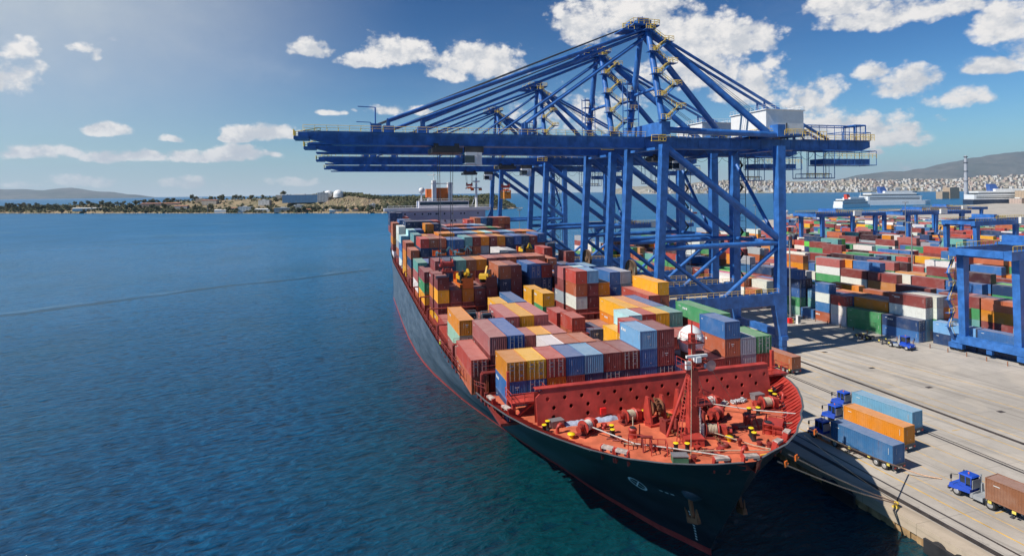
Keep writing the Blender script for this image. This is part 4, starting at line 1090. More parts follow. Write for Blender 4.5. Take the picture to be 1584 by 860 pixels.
bay('rear half of third bay', [(37.0, 99.8, 19.0, 5.7, 2.5, 'RM'), (34.3, 99.8, 16.8, 5.7, 2.5, 'M')])
bay('starboard side by crane leg', [(56.25, 100, 21.0, 11.5, 2.6, 'RM'), (58.9, 101, 23.3, 10.5, 2.6, 'YTM')])
b3 = [(28.6, 108, 18.9, 12, 2.6, 'YO'), (31.25, 108, 19.9, 12, 2.5, 'BNM'), (37.5, 109.2, 21.0, 5.6, 2.7, 'YG'), (41.0, 109, 15.8, 12, 2.5, 'M'), (17.9, 108.6, 15.8, 12, 2.6, 'R'), (20.6, 108.6, 15.8, 12, 2.6, 'M'), (23.2, 108.6, 15.8, 12, 2.6, 'M'), (25.9, 108.6, 15.8, 12, 2.6, 'M'),
      (45.3, 110.5, 24.9, 5.9, 2.65, 'RTWM'), (47.9, 110.5, 24.9, 5.9, 2.65, 'LMMM'), (50.5, 110.5, 22.25, 5.9, 2.65, 'OMM'), (54.5, 113.5, 23.9, 11, 2.7, 'BBN'), (57.1, 113.5, 23.9, 11, 2.7, 'SSM')]
bay('fourth bay behind breakwater', b3)
bay('rear half of fourth bay', [(37.1, 115.3, 20.9, 5.7, 2.7, 'YYG'), (45.0, 117, 24.9, 5.7, 2.65, 'PMSM'), (47.6, 117, 24.9, 5.7, 2.65, 'CMM'), (50.2, 117, 22.2, 5.7, 2.65, 'ON')])
b4 = [(18.4, 124, 23.1, 5.8, 2.85, 'MYMY'), (21.2, 124, 20.25, 12, 2.8, 'MM'), (23.9, 124, 20.25, 12, 2.8, 'OM'), (26.6, 124, 20.25, 12, 2.8, 'MM'), (29.3, 124, 20.25, 12, 2.8, 'MM'), (32.8, 125, 24.8, 11, 2.95, 'TNM'), (35.4, 125, 24.8, 11, 2.95, 'MMM'),
      (39.8, 124, 24.8, 11.5, 2.95, 'B*NN'), (42.42, 124, 24.8, 11.5, 2.95, 'RN*N'), (46, 124, 21.8, 12, 2.9, 'T'), (48.7, 124, 21.8, 12, 2.9, 'B'), (54.2, 128, 23.0, 11, 2.7, 'B'), (56.8, 128, 23.0, 11, 2.7, 'L')]
bay('fifth bay behind breakwater', b4)
bay('rear half of fifth bay', [(18.2, 130.2, 23.1, 5.8, 2.85, 'MOMY')])
b5 = [(17.4, 139, 22.4, 12, 2.7, 'MGYM')] + [(20.05 + 2.6 * i, 139, 24.9, 12, 2.7, s) for i, s in enumerate(['MM', 'NN', 'EG', 'KT', 'OM'])] + [(33.2 + 2.6 * i, 139.5, 25.1, 11.5, 2.7, s) for i, s in enumerate(['PR', 'MM', 'TM', 'MM', 'TM', 'TM'])] + [(49.2, 139, 24.3, 12, 2.7, 'TR'), (52.0, 141, 22.4, 11, 2.7, 'B'), (54.6, 141, 22.4, 11, 2.7, 'N'), (57.0, 146, 25.2, 6, 2.7, 'MM')]
bay('sixth bay behind breakwater', b5)
b6 = [(17.6, 154.5, 22.8, 12, 2.7, 'EPWT'), (20.2, 154.5, 22.6, 12, 2.7, 'BN'), (22.8, 154.5, 22.6, 12, 2.7, 'TM'), (25.4, 154.5, 22.6, 12, 2.7, 'B'), (28.0, 154.5, 22.6, 12, 2.7, 'OM'), (30.6, 154.5, 22.6, 12, 2.7, 'N'), (40.4, 154.5, 25.4, 11, 2.7, 'WM'), (43.0, 154.5, 25.2, 11, 2.7, 'SM'), (46.6, 154.5, 22.6, 12, 2.7, 'O'), (49.2, 154.5, 22.6, 12, 2.7, 'T'), (33.2, 154.5, 22.6, 12, 2.7, 'M'), (35.8, 154.5, 22.6, 12, 2.7, 'T'), (54.5, 157, 25.3, 9, 2.7, 'RM')]
bay('seventh bay behind breakwater', b6)
b7 = [(17.5, 171, 24.6, 12, 2.75, 'TNTM'), (20.4, 171, 27.9, 12, 2.75, 'RNM'), (23.0, 171, 27.9, 12, 2.75, 'KN'), (25.6, 171, 27.9, 12, 2.75, 'TM'), (28.4, 171, 27.4, 12, 2.75, 'BBN'), (31.0, 171, 27.4, 12, 2.75, 'BB')] + \
     [(33.7 + 2.6 * i, 171, 28.0, 12, 2.75, s) for i, s in enumerate(['EM*', 'MT', 'OS', 'MM', 'OT'])] + [(46.8 + 2.6 * i, 171, z, 12, 2.75, s) for i, (z, s) in enumerate([(27.8, 'NN'), (28.0, 'BN'), (27.9, 'NN*'), (27.8, 'MN'), (28.4, 'BM')])] + [(59.8, 169, 25.4, 12, 2.75, 'NN')]
bay('eighth bay behind breakwater', b7)
b8 = [(17.5, 186.5, 25.6, 12, 2.75, 'TOOY'), (20.1, 186.5, 28.1, 12, 2.75, 'EE'), (22.7, 186.5, 27.5, 12, 2.75, 'OM'), (25.3, 186.5, 27.5, 12, 2.75, 'MM'), (28.3, 186.5, 28.2, 12, 2.75, 'OK'), (30.9, 186.5, 28.2, 12, 2.75, 'OO')] + [(33.5 + 2.6 * i, 186.5, 28.2, 12, 2.75, s) for i, s in enumerate(['BN', 'B', 'L', 'Y', 'C', 'T', 'B', 'L'])] + [(54.4, 186.5, 28.3, 12, 2.75, 'TK'), (57.0, 186.5, 28.3, 12, 2.75, 'OT'), (59.6, 186.5, 28.2, 12, 2.75, 'OT')]
bay('ninth bay behind breakwater', b8)
b9 = [(17.5, 201.5, 26.5, 12, 2.75, 'CBLW'), (20.1, 201.5, 28.6, 12, 2.75, 'CS'), (22.7, 201.5, 28.6, 12, 2.75, 'BN')] + [(26.2 + 2.6 * i, 201.5, z, 12, 2.75, s) for i, (z, s) in enumerate([(30.6, 'OO'), (30.6, 'NN'), (28.6, 'R'), (28.6, 'B'), (28.6, 'B'), (28.6, 'T'), (28.6, 'B'), (28.7, 'T'), (28.7, 'T'), (28.7, 'G'), (28.6, 'T')])]
bay('tenth bay behind breakwater', b9)
b10 = [(17.7, 216.5, 29.2, 12, 2.8, 'WWST')] + [(20.3 + 2.6 * i, 216.5, z, 12, 2.8, s) for i, (z, s) in enumerate([(31.0, 'NN'), (31.0, 'NN'), (31.0, 'NN'), (31.0, 'NN'), (31.0, 'RM'), (29, 'W'), (29, 'R'), (29.2, 'T'), (29.2, 'T'), (29.1, 'B'), (29.1, 'L'), (29, 'S')])]
bay('eleventh bay behind breakwater', b10)
b11 = [(16.6, 231, 29.8, 12, 2.8, 'TTOM'), (19.2, 231, 31.0, 12, 2.8, 'BN'), (21.8, 231, 31.0, 12, 2.8, 'NM'), (46.2, 228, 30.6, 10, 2.8, 'RM')] + [(48.8 + 2.5 * i, 226.0, 31.4, 10, 2.8, s) for i, s in enumerate(['TB', 'BN', 'NN', 'RR', 'TT', 'TM'])]
bay('twelfth bay behind breakwater', b11)
bay('last bay before bridge', [(16.4, 243, 33.6, 12, 2.8, 'NNM'), (19.0, 243, 33.4, 12, 2.8, 'NT'), (21.6, 243, 31.6, 12, 2.8, 'R')])
NSHIP = NCONT

# ------------------------------------------------------------------ container yard
YW, YH = 2.74, 2.82
def ycont(lx, ly, tier, L, code, label, door=True):
    p = yl(lx, ly)
    container(p[0], p[1], 2.2 + YH * tier + 0.012, L, YH - 0.03, YW, code, label, 'containers stacked in the yard', door, YROT, parts=(tier >= 0 and lx < 4))
LANE = ['yard row nearest the quay road', 'second yard row from quay road', 'third yard row from quay road', 'fourth yard row from quay road', 'fifth yard row from quay road']
front = [  # ly, length, colours from the top
 (0.0, 9.3, 'NB'), (9.7, 9.7, 'GG'), (19.8, 4.8, 'RWW'), (24.9, 4.8, 'BWBT'), (30.1, 4.8, 'B'), (35.3, 10.0, 'BNBGm'), (52.5, 4.8, 'TR'), (57.8, 4.8, 'TWW'), (63.2, 9.6, 'WTS'), (73.2, 9.6, 'TR'), (83.5, 9.6, 'ST'), (93.5, 9.6, 'W')]
second = [(0.0, 9.3, 'MWLL'), (9.7, 9.7, 'OMM'), (19.8, 4.8, 'BPM'), (24.9, 9.8, 'LEM'), (35.3, 10.0, 'DDNN'), (47.5, 9.6, 'WST'), (57.8, 9.6, 'OSB'), (68, 9.6, 'WSM'), (78, 9.6, 'RT'), (88.5, 9.6, 'TB')]
third = [(-1.0, 9.3, 'WWGM'), (9.7, 9.6, 'MMM'), (19.8, 9.6, 'RIM'), (30.0, 9.6, 'BGM'), (39.6, 10.4, 'DDNN'), (50.5, 9.6, 'PMB'), (61, 9.6, 'GTM'), (71.0, 9.6, 'XMM'), (81, 9.6, 'MBB'), (91, 9.6, 'WOM')]
fourth = [(-1.0, 9.3, 'SAMM'), (9.7, 9.6, 'PMM'), (19.8, 9.6, 'OTM'), (30, 9.6, 'SBM'), (40, 9.6, 'TMM'), (51, 9.6, 'BTM'), (61, 9.6, 'RRM'), (71, 9.6, 'IGM'), (82, 9.6, 'WEM')]
for lane, rows in enumerate((front, second, third, fourth)):
    for i, (ly, L, codes) in enumerate(rows):
        n = len(codes)
        for k, c in enumerate(codes):
            if lane > 1 and k > 2 and ly > 5: continue
            ycont(lane * 2.86 + 0.02, ly + 0.02, n - 1 - k, L, c, '%s container, %s tier, %s stack from right, %s' % (TINT[c][0], TIER[k], ORD[i + 1], LANE[lane]), True)
# the yard behind, in lanes between gantry tracks: the nearer stacks one by one, the rest one mass
YR = random.Random(4)
PAL = 'MMMMMMMRRRTTOYBBBBBNNLWWWWSSGGGGIEEPPKDDA'
def mass_box(lx, ly, t0, t1, L, code):
    p = [yl(lx + a, ly + b) for a, b in ((0, 0), (YW, 0), (YW, L), (0, L))]
    z0, z1 = 2.2 + YH * t0 + .01, 2.2 + YH * (t0 + 1) - .03
    mass_prism([(x, y) for x, y, _ in p], z0, z1, tinted(code))
lanes = []
x = 4 * 2.86 + 0.02
blk = 5
while x < 330:
    lanes.append((x, blk)); x += 2.86; blk += 1
    if blk % 10 == 0: x += 9.0
budget = 330 - NSHIP - 0
cands = []
for li, (lx, b) in enumerate(lanes):
    ly = -55.0 + YR.uniform(0, 3)
    hbase = YR.choice((3, 3, 4, 4))
    while ly < 215:
        L = 9.6 if YR.random() < 0.75 else 4.8
        wx, wy, _ = yl(lx, ly)
        h = max(0, min(5, hbase + YR.choice((-2, -2, -1, 0, 0, 1))))
        if YR.random() < 0.07: h = 0
        ahead = 70 <= lx <= 82                                            # truck lane
        if wy < 338 - max(0, (wx - 250)) * -0.4 and not ahead and not (lx < 60 and ly > 190):
            if h: cands.append((math.hypot(wx, wy), lx, ly, h, L, li, [YR.choice(PAL) for _ in range(h)]))
        ly += L + 0.35
        if YR.random() < 0.03: ly += 8; hbase = YR.choice((3, 3, 4, 4))
for i in range(88):                                                    # the back yard towards the ferry basin
    wx = 338 + 2.9 * i
    for j in range(30):
        wy = 290 + j * 10.0
        if wy > 400 + (wx - 330) * 1.15 - 25 or (i // 9) % 2 == 1 and YR.random() < .25 or YR.random() < .15: continue
        lx = (wx - YO[0]) * math.cos(YROT) + (wy - YO[1]) * math.sin(YROT); ly = -(wx - YO[0]) * math.sin(YROT) + (wy - YO[1]) * math.cos(YROT)
        h = YR.choice((1, 2, 2, 3, 3))
        if lx > 331: cands.append((math.hypot(wx, wy), lx, ly, h, 9.6, 0, [YR.choice(PAL) for _ in range(h)]))
cands.sort()
for d, lx, ly, h, L, li, cs in cands:
    for k in range(h):
        if h - 1 - k > 2 and lx > 20: continue
        # copies hidden under their neighbours are kept coarse
        mass_box(lx, ly, k, k + 1, L, cs[k])

# ------------------------------------------------------------------ ship-to-shore gantry cranes
# local frame of a crane: x across the quay from the waterside rail, y along the quay, z up from the quay
FR = 16.6                                                               # spacing of the two leg frames
GY = FR / 2
LS = 32.6                                                               # landside rail
def sts_crane(label, loc, trolley_x, cab_x, reel=True):
    c = thing('gantry_crane', label, 'gantry crane', loc, 'blue ship-to-shore cranes along the quay')
    ZG = 49.3; ZT = 51.9                                                # girder underside and top
    for i, y in enumerate((0, FR)):
        for k, (xb, xt) in enumerate(((-0.9, 1.6), (LS, LS))):
            mb = MB()
            if k == 0: mb.beam((xb, y, 4.4), (xt, y, ZG + 0.4), 1.6, 1.6, 1.75, 1.7, up=(0, 1, 0))
            else:
                mb.beam((xb, y, 14.8), (xt, y, ZG + 0.4), 2.1, 1.8, up=(0, 1, 0))
                mb.rings([[(LS - 0.75, y - .85, 4.4), (LS + 1.05, y - .85, 4.4), (LS + 1.05, y + .85, 4.4), (LS - 0.75, y + .85, 4.4)], [(LS - 3.0, y - .85, 14.9), (LS + 1.05, y - .85, 14.9), (LS + 1.05, y + .85, 14.9), (LS - 3.0, y + .85, 14.9)]])
            lg = mb.build('leg', BLUE if k == 0 else BLUE2, c)
            bg = MB(); bx = xb + (0.15 if k else 0)
            ya, yb = (y - .9, y + 4.6) if i == 0 else (y - 4.6, y + .9); bg.box(bx - .75, bx + .75, ya, yb, 2.0, 3.6); bg.box(bx - .9, bx + .9, y - 1.2, y + 1.2, 3.5, 4.5)
            for d in ((0.4, 3.2) if i == 0 else (-3.2, -.4)): bg.box(bx - .55, bx + .55, y + d - 1.3, y + d + 1.3, .7, 2.1)
            b = bg.build('bogie', BLUE, c)
            for d in ((-.3, 1.1, 2.4, 4) if i == 0 else (-4, -2.4, -1.1, .3)):
                w_ = MB(); w_.lathe((bx - .2, y + d, 0.55), [(.2, 0), (.5, 0), (.5, .4), (.2, .4)], 12, 'x'); w_.build('wheel', DARK, b)
        # each leg frame: portal beam, tie, diagonals
        mb = MB(); mb.box(-0.5, LS - 0.95, y - .8, y + .8, 11.9, 14.7); mb.build('portal_beam', BLUE, c)
        mb = MB(); rail(mb, [(0.5, y - .75, 14.7), (LS - 1.2, y - .75, 14.7)], 1.15, 1.6, .045, 4); mb.build('walkway_railing', YEL, c)
        mb = MB(); mb.tube((0.4, y, 26.4), (LS - .9, y, 26.6), .62, 10); mb.build('tie_tube', BLUE2, c)
        mb = MB(); mb.tube((2.2, y, ZG - .4), (LS - .5, y, 27.6), .85, 10); mb.build('diagonal_brace', BLUE2, c)
        mb = MB(); mb.tube((0.6, y, 25.2), (15.2, y, 14.6), .5, 8); mb.tube((LS - 1, y, 25.4), (17.0, y, 14.6), .5, 8); mb.build('lower_brace', BLUE2, c)
        mb = MB(); mb.tube((1.6, y, ZT + 1.1), (LS - .6, y, ZT + .5), .72, 10); mb.build('top_tie', BLUE2, c)
        mb = MB(); rail(mb, [(-2.2, y - 1.2, ZG + 1.2), (1.4, y - 1.2, ZG + 1.2), (1.4, y + 1.2, ZG + 1.2)], 1.2, 1.2, .06, 4); rail(mb, [(LS + .5, y - 1.3, ZT + .3), (LS + 3, y - 1.3, ZT + .3)], 1.2, 1.0, .06, 4); mb.box(-2.2, 1.4, y - 1.2, y - .9, ZG + 1.0, ZG + 1.2); mb.build('corner_platform', YEL, c)
    for x, w_ in ((-0.9, 'sill'), (LS + .1, 'sill')):
        mb = MB(); mb.box(x - .7, x + .7, .9, FR - .9, 4.2, 5.8); mb.build('sill_beam', BLUE, c)
    for x in (1.6, LS):
        mb = MB(); mb.box(x - 1.1, x + 1.1, -.9, FR + .9, ZT + .02, ZT + 2.9); mb.box(x - .9, x + .9, 2.5, FR - 2.5, ZG - .6, ZG - .02); mb.build('cross_beam', BLUE2, c)
    mb = MB(); mb.tube((LS, 1, 26.5), (LS, FR - 1, 26.5), .5, 8); mb.tube((LS, 1, 27), (LS, FR - 1, 46), .45, 8); mb.build('landside_brace', BLUE, c)
    # girder and boom, tapering at the tip, with a walkway
    X0, X1 = -76.0, 67.6
    mb = MB(); h = 1.65
    mb.rings([[(X0, GY - h, ZT - .9), (X0, GY + h, ZT - .9), (X0, GY + h, ZT - .1), (X0, GY - h, ZT - .1)], [(X0 + 7, GY - h, ZG), (X0 + 7, GY + h, ZG), (X0 + 7, GY + h, ZT), (X0 + 7, GY - h, ZT)],
              [(0.45, GY - h, ZG), (0.45, GY + h, ZG), (0.45, GY + h, ZT), (0.45, GY - h, ZT)]])
    for k in range(24):
        x = X0 + 8 + k * 3; mb.box(x - .06, x + .06, GY - h - .06, GY + h + .06, ZG + .15, ZT - .15)
    mb.box(X0 + 2, 0, GY - h - .35, GY - h, ZG + .02, ZG + .35); mb.box(X0 + 2, 0, GY + h, GY + h + .35, ZG + .02, ZG + .35)
    boom = mb.build('boom', BLUE, c)
    mb = MB()
    mb.box(0.55, X1 - 3, GY - h, GY + h, ZG, ZT); mb.rings([[(X1 - 3, GY - h, ZG + .02), (X1 - 3, GY + h, ZG + .02), (X1 - 3, GY + h, ZT), (X1 - 3, GY - h, ZT)], [(X1, GY - h, ZG + 1), (X1, GY + h, ZG + 1), (X1, GY + h, ZT), (X1, GY - h, ZT)]])
    for k in range(21):
        x = 3 + k * 3; mb.box(x - .06, x + .06, GY - h - .06, GY + h + .06, ZG + .15, ZT - .15)
    mb.box(.6, X1 - 4, GY - h - .35, GY - h, ZG + .02, ZG + .35)
    mb.build('girder', BLUE, c)
    mb = MB()
    for y in (GY - h - .7, GY + h + .7): rail(mb, [(X0 + 1, y, ZT + .06), (X1 - 1, y, ZT + .06)], 1.15, 2.2, .05, 3)
    mb.build('boom_railing', YEL, c)
    mb = MB()
    for y in (GY - h - .75, GY + h + .05): mb.box(X0 + 1, X1 - 1, y, y + .7, ZT - .04, ZT + .05)
    mb.build('boom_walkway', BLUE, c)
    for x in (-58.4, -51.2, -28.5):                                     # stay anchorages
        mb = MB(); mb.box(x - 1.1, x + 1.1, GY - 1.5, GY + 1.5, ZT + .06, ZT + 1.5)
        for d in (-1.2, 1.2): mb.box(x - .35, x + .35, GY + d - .2, GY + d + .2, ZT + 1.5, ZT + 3.0)
        mb.build('stay_anchorage', BLUE, c)
    mb = MB(); mb.box(-62, -59.8, GY - 1.2, GY + 1.2, ZT + .06, ZT + 1.9)
    mb.tube((-61, GY, ZT + 1.9), (-61, GY, ZT + 5.4), .14, 6); mb.tube((-61, GY, ZT + 5.4), (-64.5, GY, ZT + 5.5), .1, 5)
    mb.build('boom_lamp_post', BLUE, c)
    mb = MB(); mb.box(X0 - .8, X0 + 2, GY - 2.4, GY + 2.4, ZG + 1.0, ZG + 1.6); mb.build('tip_platform', BLUE, c)
    mb = MB(); rail(mb, [(X0 - .8, GY - 2.4, ZG + 1.7), (X0 - .8, GY + 2.4, ZG + 1.7), (X0 + 4, GY + 2.4, ZT)], 1.2, 1.0, .07, 4)
    mb.build('tip_railing', YEL, c)
    # apex frame
    AZ = 77.6; AX = 1.6
    mb = MB()
    mb.tube((AX, .4, ZT + 2.6), (AX, GY - 1.6, AZ), .8, 10, .7); mb.build('mast', BLUE2, c)
    mb = MB(); mb.tube((AX, FR - .4, ZT + 2.6), (AX, GY + 1.6, AZ), .8, 10, .7); mb.build('mast', BLUE2, c)
    mb = MB(); mb.tube((AX, 3.6, ZT + 11), (AX, FR - 3.6, ZT + 11), .4, 8); mb.box(AX - .5, AX + .5, GY - 2.2, GY + 2.2, AZ - 1.6, AZ + .4); mb.build('mast_cross_tie', BLUE2, c)
    mb = MB(); mb.box(AX - 4.2, AX + 2.6, GY - 2.6, GY + 2.6, AZ + .4, AZ + .7); mb.box(AX - 6.8, AX - 3.6, GY - 2.2, GY + 2.2, AZ - .9, AZ - .6); mb.box(AX - 2.6, AX + 1.0, GY - 1.6, GY + 1.6, AZ + .7, AZ + 2.0); mb.box(AX - 4.4, AX - 3.4, GY - 1, GY + 1, AZ + .7, AZ + 1.5); mb.tube((AX - .5, GY, AZ + 2), (AX - .5, GY, AZ + 3.2), .1, 5); mb.box(AX - 1.8, AX + 1.2, GY - .15, GY + .15, AZ + 2.6, AZ + 2.9)
    for d in (-1.3, -.45, .45, 1.3): mb.lathe((AX - 2.6, GY + d - .1, AZ + .3), [(.2, 0), (1.0, 0), (1.0, .2), (.2, .2)], 14, 'y')
    mb.build('apex_platform', BLUE, c)
    mb = MB(); rail(mb, [(AX - 6.8, GY - 2.2, AZ - .6), (AX - 3.8, GY - 2.2, AZ - .6)], 1.1, 1, .06, 4)
    rail(mb, [(AX - 4.2, GY + 2.6, AZ + .7), (AX - 4.2, GY - 2.6, AZ + .7), (AX + 2.6, GY - 2.6, AZ + .7), (AX + 2.6, GY + 2.6, AZ + .7), (AX - 4.2, GY + 2.6, AZ + .7)], 1.15, 1.2, .07, 4); mb.build('apex_railing', YEL, c)
    for y0, y1 in ((GY - 1.7, 0.2), (GY + 1.7, FR - .2)):
        mb = MB(); mb.tube((AX + .6, y0, AZ - .6), (LS - 3.2, y1, ZT + 1.0), .8, 10); mb.build('back_leg', BLUE2, c)
    for d in (-1.3, 1.3):
        mb = MB(); mb.tube((AX + .5, GY + d, AZ - .2), (LS + 21.5, GY + d, ZT + .3), .38, 8)
        for fx in (.62, .80):
            P = Vector((AX + .5, GY + d, AZ - .2)).lerp(Vector((LS + 21.5, GY + d, ZT + .3)), fx)
            mb.tube(P, (P.x - .2, GY + d, ZT), .2, 6); mb.tube(P, (P.x + 2.6, GY + d, ZT), .16, 5)
        mb.build('backstay', BLUE2, c)
        mb = MB(); mb.tube((AX - .4, GY + d, AZ), (-58.4, GY + d, ZT + 2.7), .34, 8); mb.build('outer_forestay', BLUE, c)
        mb = MB(); mb.tube((AX - .4, GY + d * .7, AZ - .9), (-51.2, GY + d * .7, ZT + 2.7), .32, 8); mb.build('outer_forestay', BLUE, c)
        mb = MB(); mb.tube((AX - .4, GY + d, AZ - 2.0), (-28.5, GY + d, ZT + 2.7), .34, 8); mb.build('inner_forestay', BLUE, c)
    mb = MB()
    for k in range(4): mb.tube((AX - 2.6, GY - .9 + .6 * k, AZ + 1.2), (-60.6 + k * .2, GY - .9 + .6 * k, ZT + 1.9), .07, 4)
    for k in range(3): mb.tube((AX + .5, GY - .8 + .8 * k, AZ + .6), (LS + 2, GY - .8 + .8 * k, ZT + 5.5), .06, 4)
    mb.build('hoist_rope', ROPEM, c)
    # stairs zigzag up the near mast, yellow railings
    bl, yl_ = MB(), MB()
    def flight(P, Q, w_=.9):
        bl.beam(P, Q, w_, .14); P, Q = Vector(P), Vector(Q)
        for d in (-.5, .5):
            o = Vector((0, d * w_, 0)); yl_.tube(P + o + Vector((0, 0, 1.05)), Q + o + Vector((0, 0, 1.05)), .06, 4); yl_.tube(P + o + Vector((0, 0, .55)), Q + o + Vector((0, 0, .55)), .05, 4)
            for u in (0, .33, .66, 1): yl_.tube(P.lerp(Q, u) + o, P.lerp(Q, u) + o + Vector((0, 0, 1.05)), .055, 4)
    nfl = 8; last = None
    for k in range(nfl + 1):
        u = k / nfl; z = ZT + 3.2 + u * (AZ - ZT - 4); ym = .4 + (GY - 2.2) * u - 1.6
        x = AX + (2.9 if k % 2 else -1.4) + .8
        if last: flight(last, (x, ym, z))
        bl.box(x - 1.2, x + 1.2, ym - .8, ym + 1.2, z - .1, z); rail(yl_, [(x - 1.2, ym - .8, z), (x + 1.2, ym - .8, z), (x + 1.2, ym + 1.2, z)], 1.1, 1.2, .06, 4)
        last = (x + (.9 if k % 2 else -.9) * -1, ym, z)
    bl.build('access_stair', BLUE, c); yl_.build('stair_railing', YEL, c); bl = MB()
    for k in range(6):                                                  # platforms and lift tower beside the far mast foot
        z = ZT + 3 + k * 2.2; bl.box(AX - 2.2, AX + .8, FR - 3.6, FR - 1.2, z - .1, z)
        if k % 2 == 0: q_ = MB(); rail(q_, [(AX - 2.2, FR - 3.6, z), (AX + .8, FR - 3.6, z)], 1.1, 1.0, .05, 4); q_.build('tower_railing', YEL, c)
    for d in ((AX - 2.2, FR - 3.6), (AX + .8, FR - 3.6), (AX - 2.2, FR - 1.2)): bl.tube((d[0], d[1], ZT), (d[0], d[1], ZT + 14.4), .12, 5)
    bl.build('lift_tower', BLUE, c)
    # stair tower on the far landside leg
    bl, yl_ = MB(), MB()
    for k in range(11):
        z = 16 + k * 3.0; a, b = ((LS + 1.4, FR + 1.6), (LS + 3.8, FR + 1.6)) if k % 2 else ((LS + 3.8, FR + 1.6), (LS + 1.4, FR + 1.6))
        bl.beam((a[0], a[1], z), (b[0], b[1], z + 3), .8, .12); bl.box(LS + .8, LS + 4.3, FR + 1.0, FR + 2.2, z - .06, z); rail(yl_, [(LS + .8, FR + 1, z), (LS + 4.3, FR + 1, z)], 1.1, 1.2, .05, 3)
    bl.tube((LS + 4.3, FR + 1, 15), (LS + 4.3, FR + 1, 49), .1, 4); yl_.tube((LS + .8, FR + 1, 16), (LS + .8, FR + 1, 49), .05, 4)
    bl.build('leg_stair', DARK, c); yl_.build('leg_stair_railing', GREYM, c)
    # machinery house and rear frames
    mb = MB(); mb.box(30.4, 41.4, 1.7, 14.8, ZT + .95, ZT + 6.7); hs = mb.build('machinery_house', WHITE, c)
    mb = MB(); mb.box(30.1, 41.7, 1.4, 15.1, ZT + 6.7, ZT + 6.9); rail(mb, [(30.3, 15, ZT + 6.9), (30.3, 1.6, ZT + 6.9), (41.5, 1.6, ZT + 6.9), (41.5, 15, ZT + 6.9)], 1.0, 1.3, .04, 3); mb.build('house_roof', WHITE, hs)
    mb = MB(); mb.box(33.1, 34.1, 1.64, 1.72, ZT + 1.3, ZT + 2.9); mb.build('house_door', DARK, hs); mb = MB(); mb.box(36.2, 36.5, 1.64, 1.72, ZT + 1.1, ZT + 3.6); mb.build('house_pipe', DARK, hs)
    mb = MB(); mb.box(28.6, 42.6, .95, 15.6, ZT + .55, ZT + .92); mb.build('house_platform', BLUE, c)
    mb = MB(); rail(mb, [(28.8, 15, ZT + .93), (28.8, 1.0, ZT + .93), (42.4, 1.0, ZT + .93), (42.4, 15, ZT + .93)], 1.15, 1.3, .06, 4)
    for k in range(2): rail(mb, [(30 + 10 * k, .6, ZT + .3), (33 + 10 * k, .6, ZT + .3)], 1.2, 1, .06, 4)
    mb.tube((28.8, 1.2, ZT + 2.0), (25.5, 1.2, ZT + 1.2), .07, 4)
    mb.tube((42.4, 1.2, ZT + 1.9), (45.2, 1.2, ZT + .9), .08, 4)
    mb.build('house_railing', YEL, c)
    mb = MB()
    def cage(x0, x1, y0, y1, z0, z1, r=.11):
        for x in (x0, x1):
            for y in (y0, y1): mb.tube((x, y, z0), (x, y, z1), r, 4)
        for z in (z0, z1):
            for y in (y0, y1): mb.tube((x0, y, z), (x1, y, z), r, 4)
            for x in (x0, x1): mb.tube((x, y0, z), (x, y1, z), r, 4)
        n_ = max(2, int((x1 - x0) / 2.2))
        for i in range(1, n_):
            x = x0 + (x1 - x0) * i / n_; mb.tube((x, y0, z0), (x, y0, z1), r * .7, 4)
    cage(46, 63, GY - 1.8, GY + 1.8, ZT + .1, ZT + 3.9, .14); cage(62.5, 66, GY - 1.8, GY + 1.8, ZT + .1, ZT + 4.2, .2); cage(57.5, 66.8, GY - 2.6, GY + 2.6, ZT + .1, ZT + 2.2, .1)
    cage(43.5, 48, GY - 3.4, GY - .6, ZG - 7.2, ZG - .1, .12); cage(50.5, 54, GY - 3.4, GY - .6, ZG - 7.2, ZG - .1, .12); cage(44, 53, GY - 3.4, GY - 1, ZG - 7.2, ZG - 6.1, .08); mb.box(43.5, 54, GY - 3.4, GY - .6, ZG - 7.3, ZG - 7.1)
    cage(51, 68, GY - 3.2, GY + 2, ZG - 3.8, ZG - .1, .1); mb.box(51, 66, GY - 3.0, GY + 1.6, ZG - 3.6, ZG - 2.2)
    mb.build('service_frame', BLUE, c)
    mb = MB(); rail(mb, [(51, GY - 3.3, ZG - 2.0), (68, GY - 3.3, ZG - 2.0)], 1.1, 1.4, .06, 4); rail(mb, [(60, GY - 2.7, ZT + .1), (68, GY - 2.7, ZT + .1)], 1.6, .5, .07, 4); rail(mb, [(50, GY - 2, ZT + .1), (53, GY - 2, ZT + .1)], 2.2, .8, .07, 4); rail(mb, [(45, GY - 3.5, ZG - 7.1), (52, GY - 3.5, ZG - 7.1)], 1.1, 1.0, .06, 4)
    mb.build('service_railing', YEL, c)
    mb = MB()                                                           # festoon cable in loops under the girder
    for k in range(12):
        a = 5 + k * 4.8; pts = [(a + 4.8 * u / 8, GY + 2.3, ZG - .1 - 2.0 * math.sin(math.pi * u / 8) ** .8 * (.6 + .4 * (k % 2))) for u in range(9)]
        mb.path(pts, .055, 4)
    mb.build('festoon_cable', ROPEM, c)
    # trolley with operator's cabin
    t = trolley_x
    mb = MB(); mb.box(t - 3.2, t + 3.2, GY - 3.4, GY + 3.4, ZG - 1.5, ZG - .5); mb.box(t - 2.4, t + 2.4, GY - 2.8, GY + 2.8, ZG - .5, ZG - .06)
    for d in (-2.2, 2.2): mb.box(t + d - .5, t + d + .5, GY - 2.2, GY - 1.7, ZG - .6, ZG + .5)
    mb.build('trolley', DARK, c)
    x = cab_x
    mb = MB(); mb.box(x - 1.3, x + 1.3, GY - 3.6, GY - .8, ZG - 3.9, ZG - 1.4); mb.box(x + 1.3, x + 2.4, GY - 3.2, GY - .8, ZG - 4.1, ZG - 1.4); cb = mb.build('operator_cabin', WHITE, c)
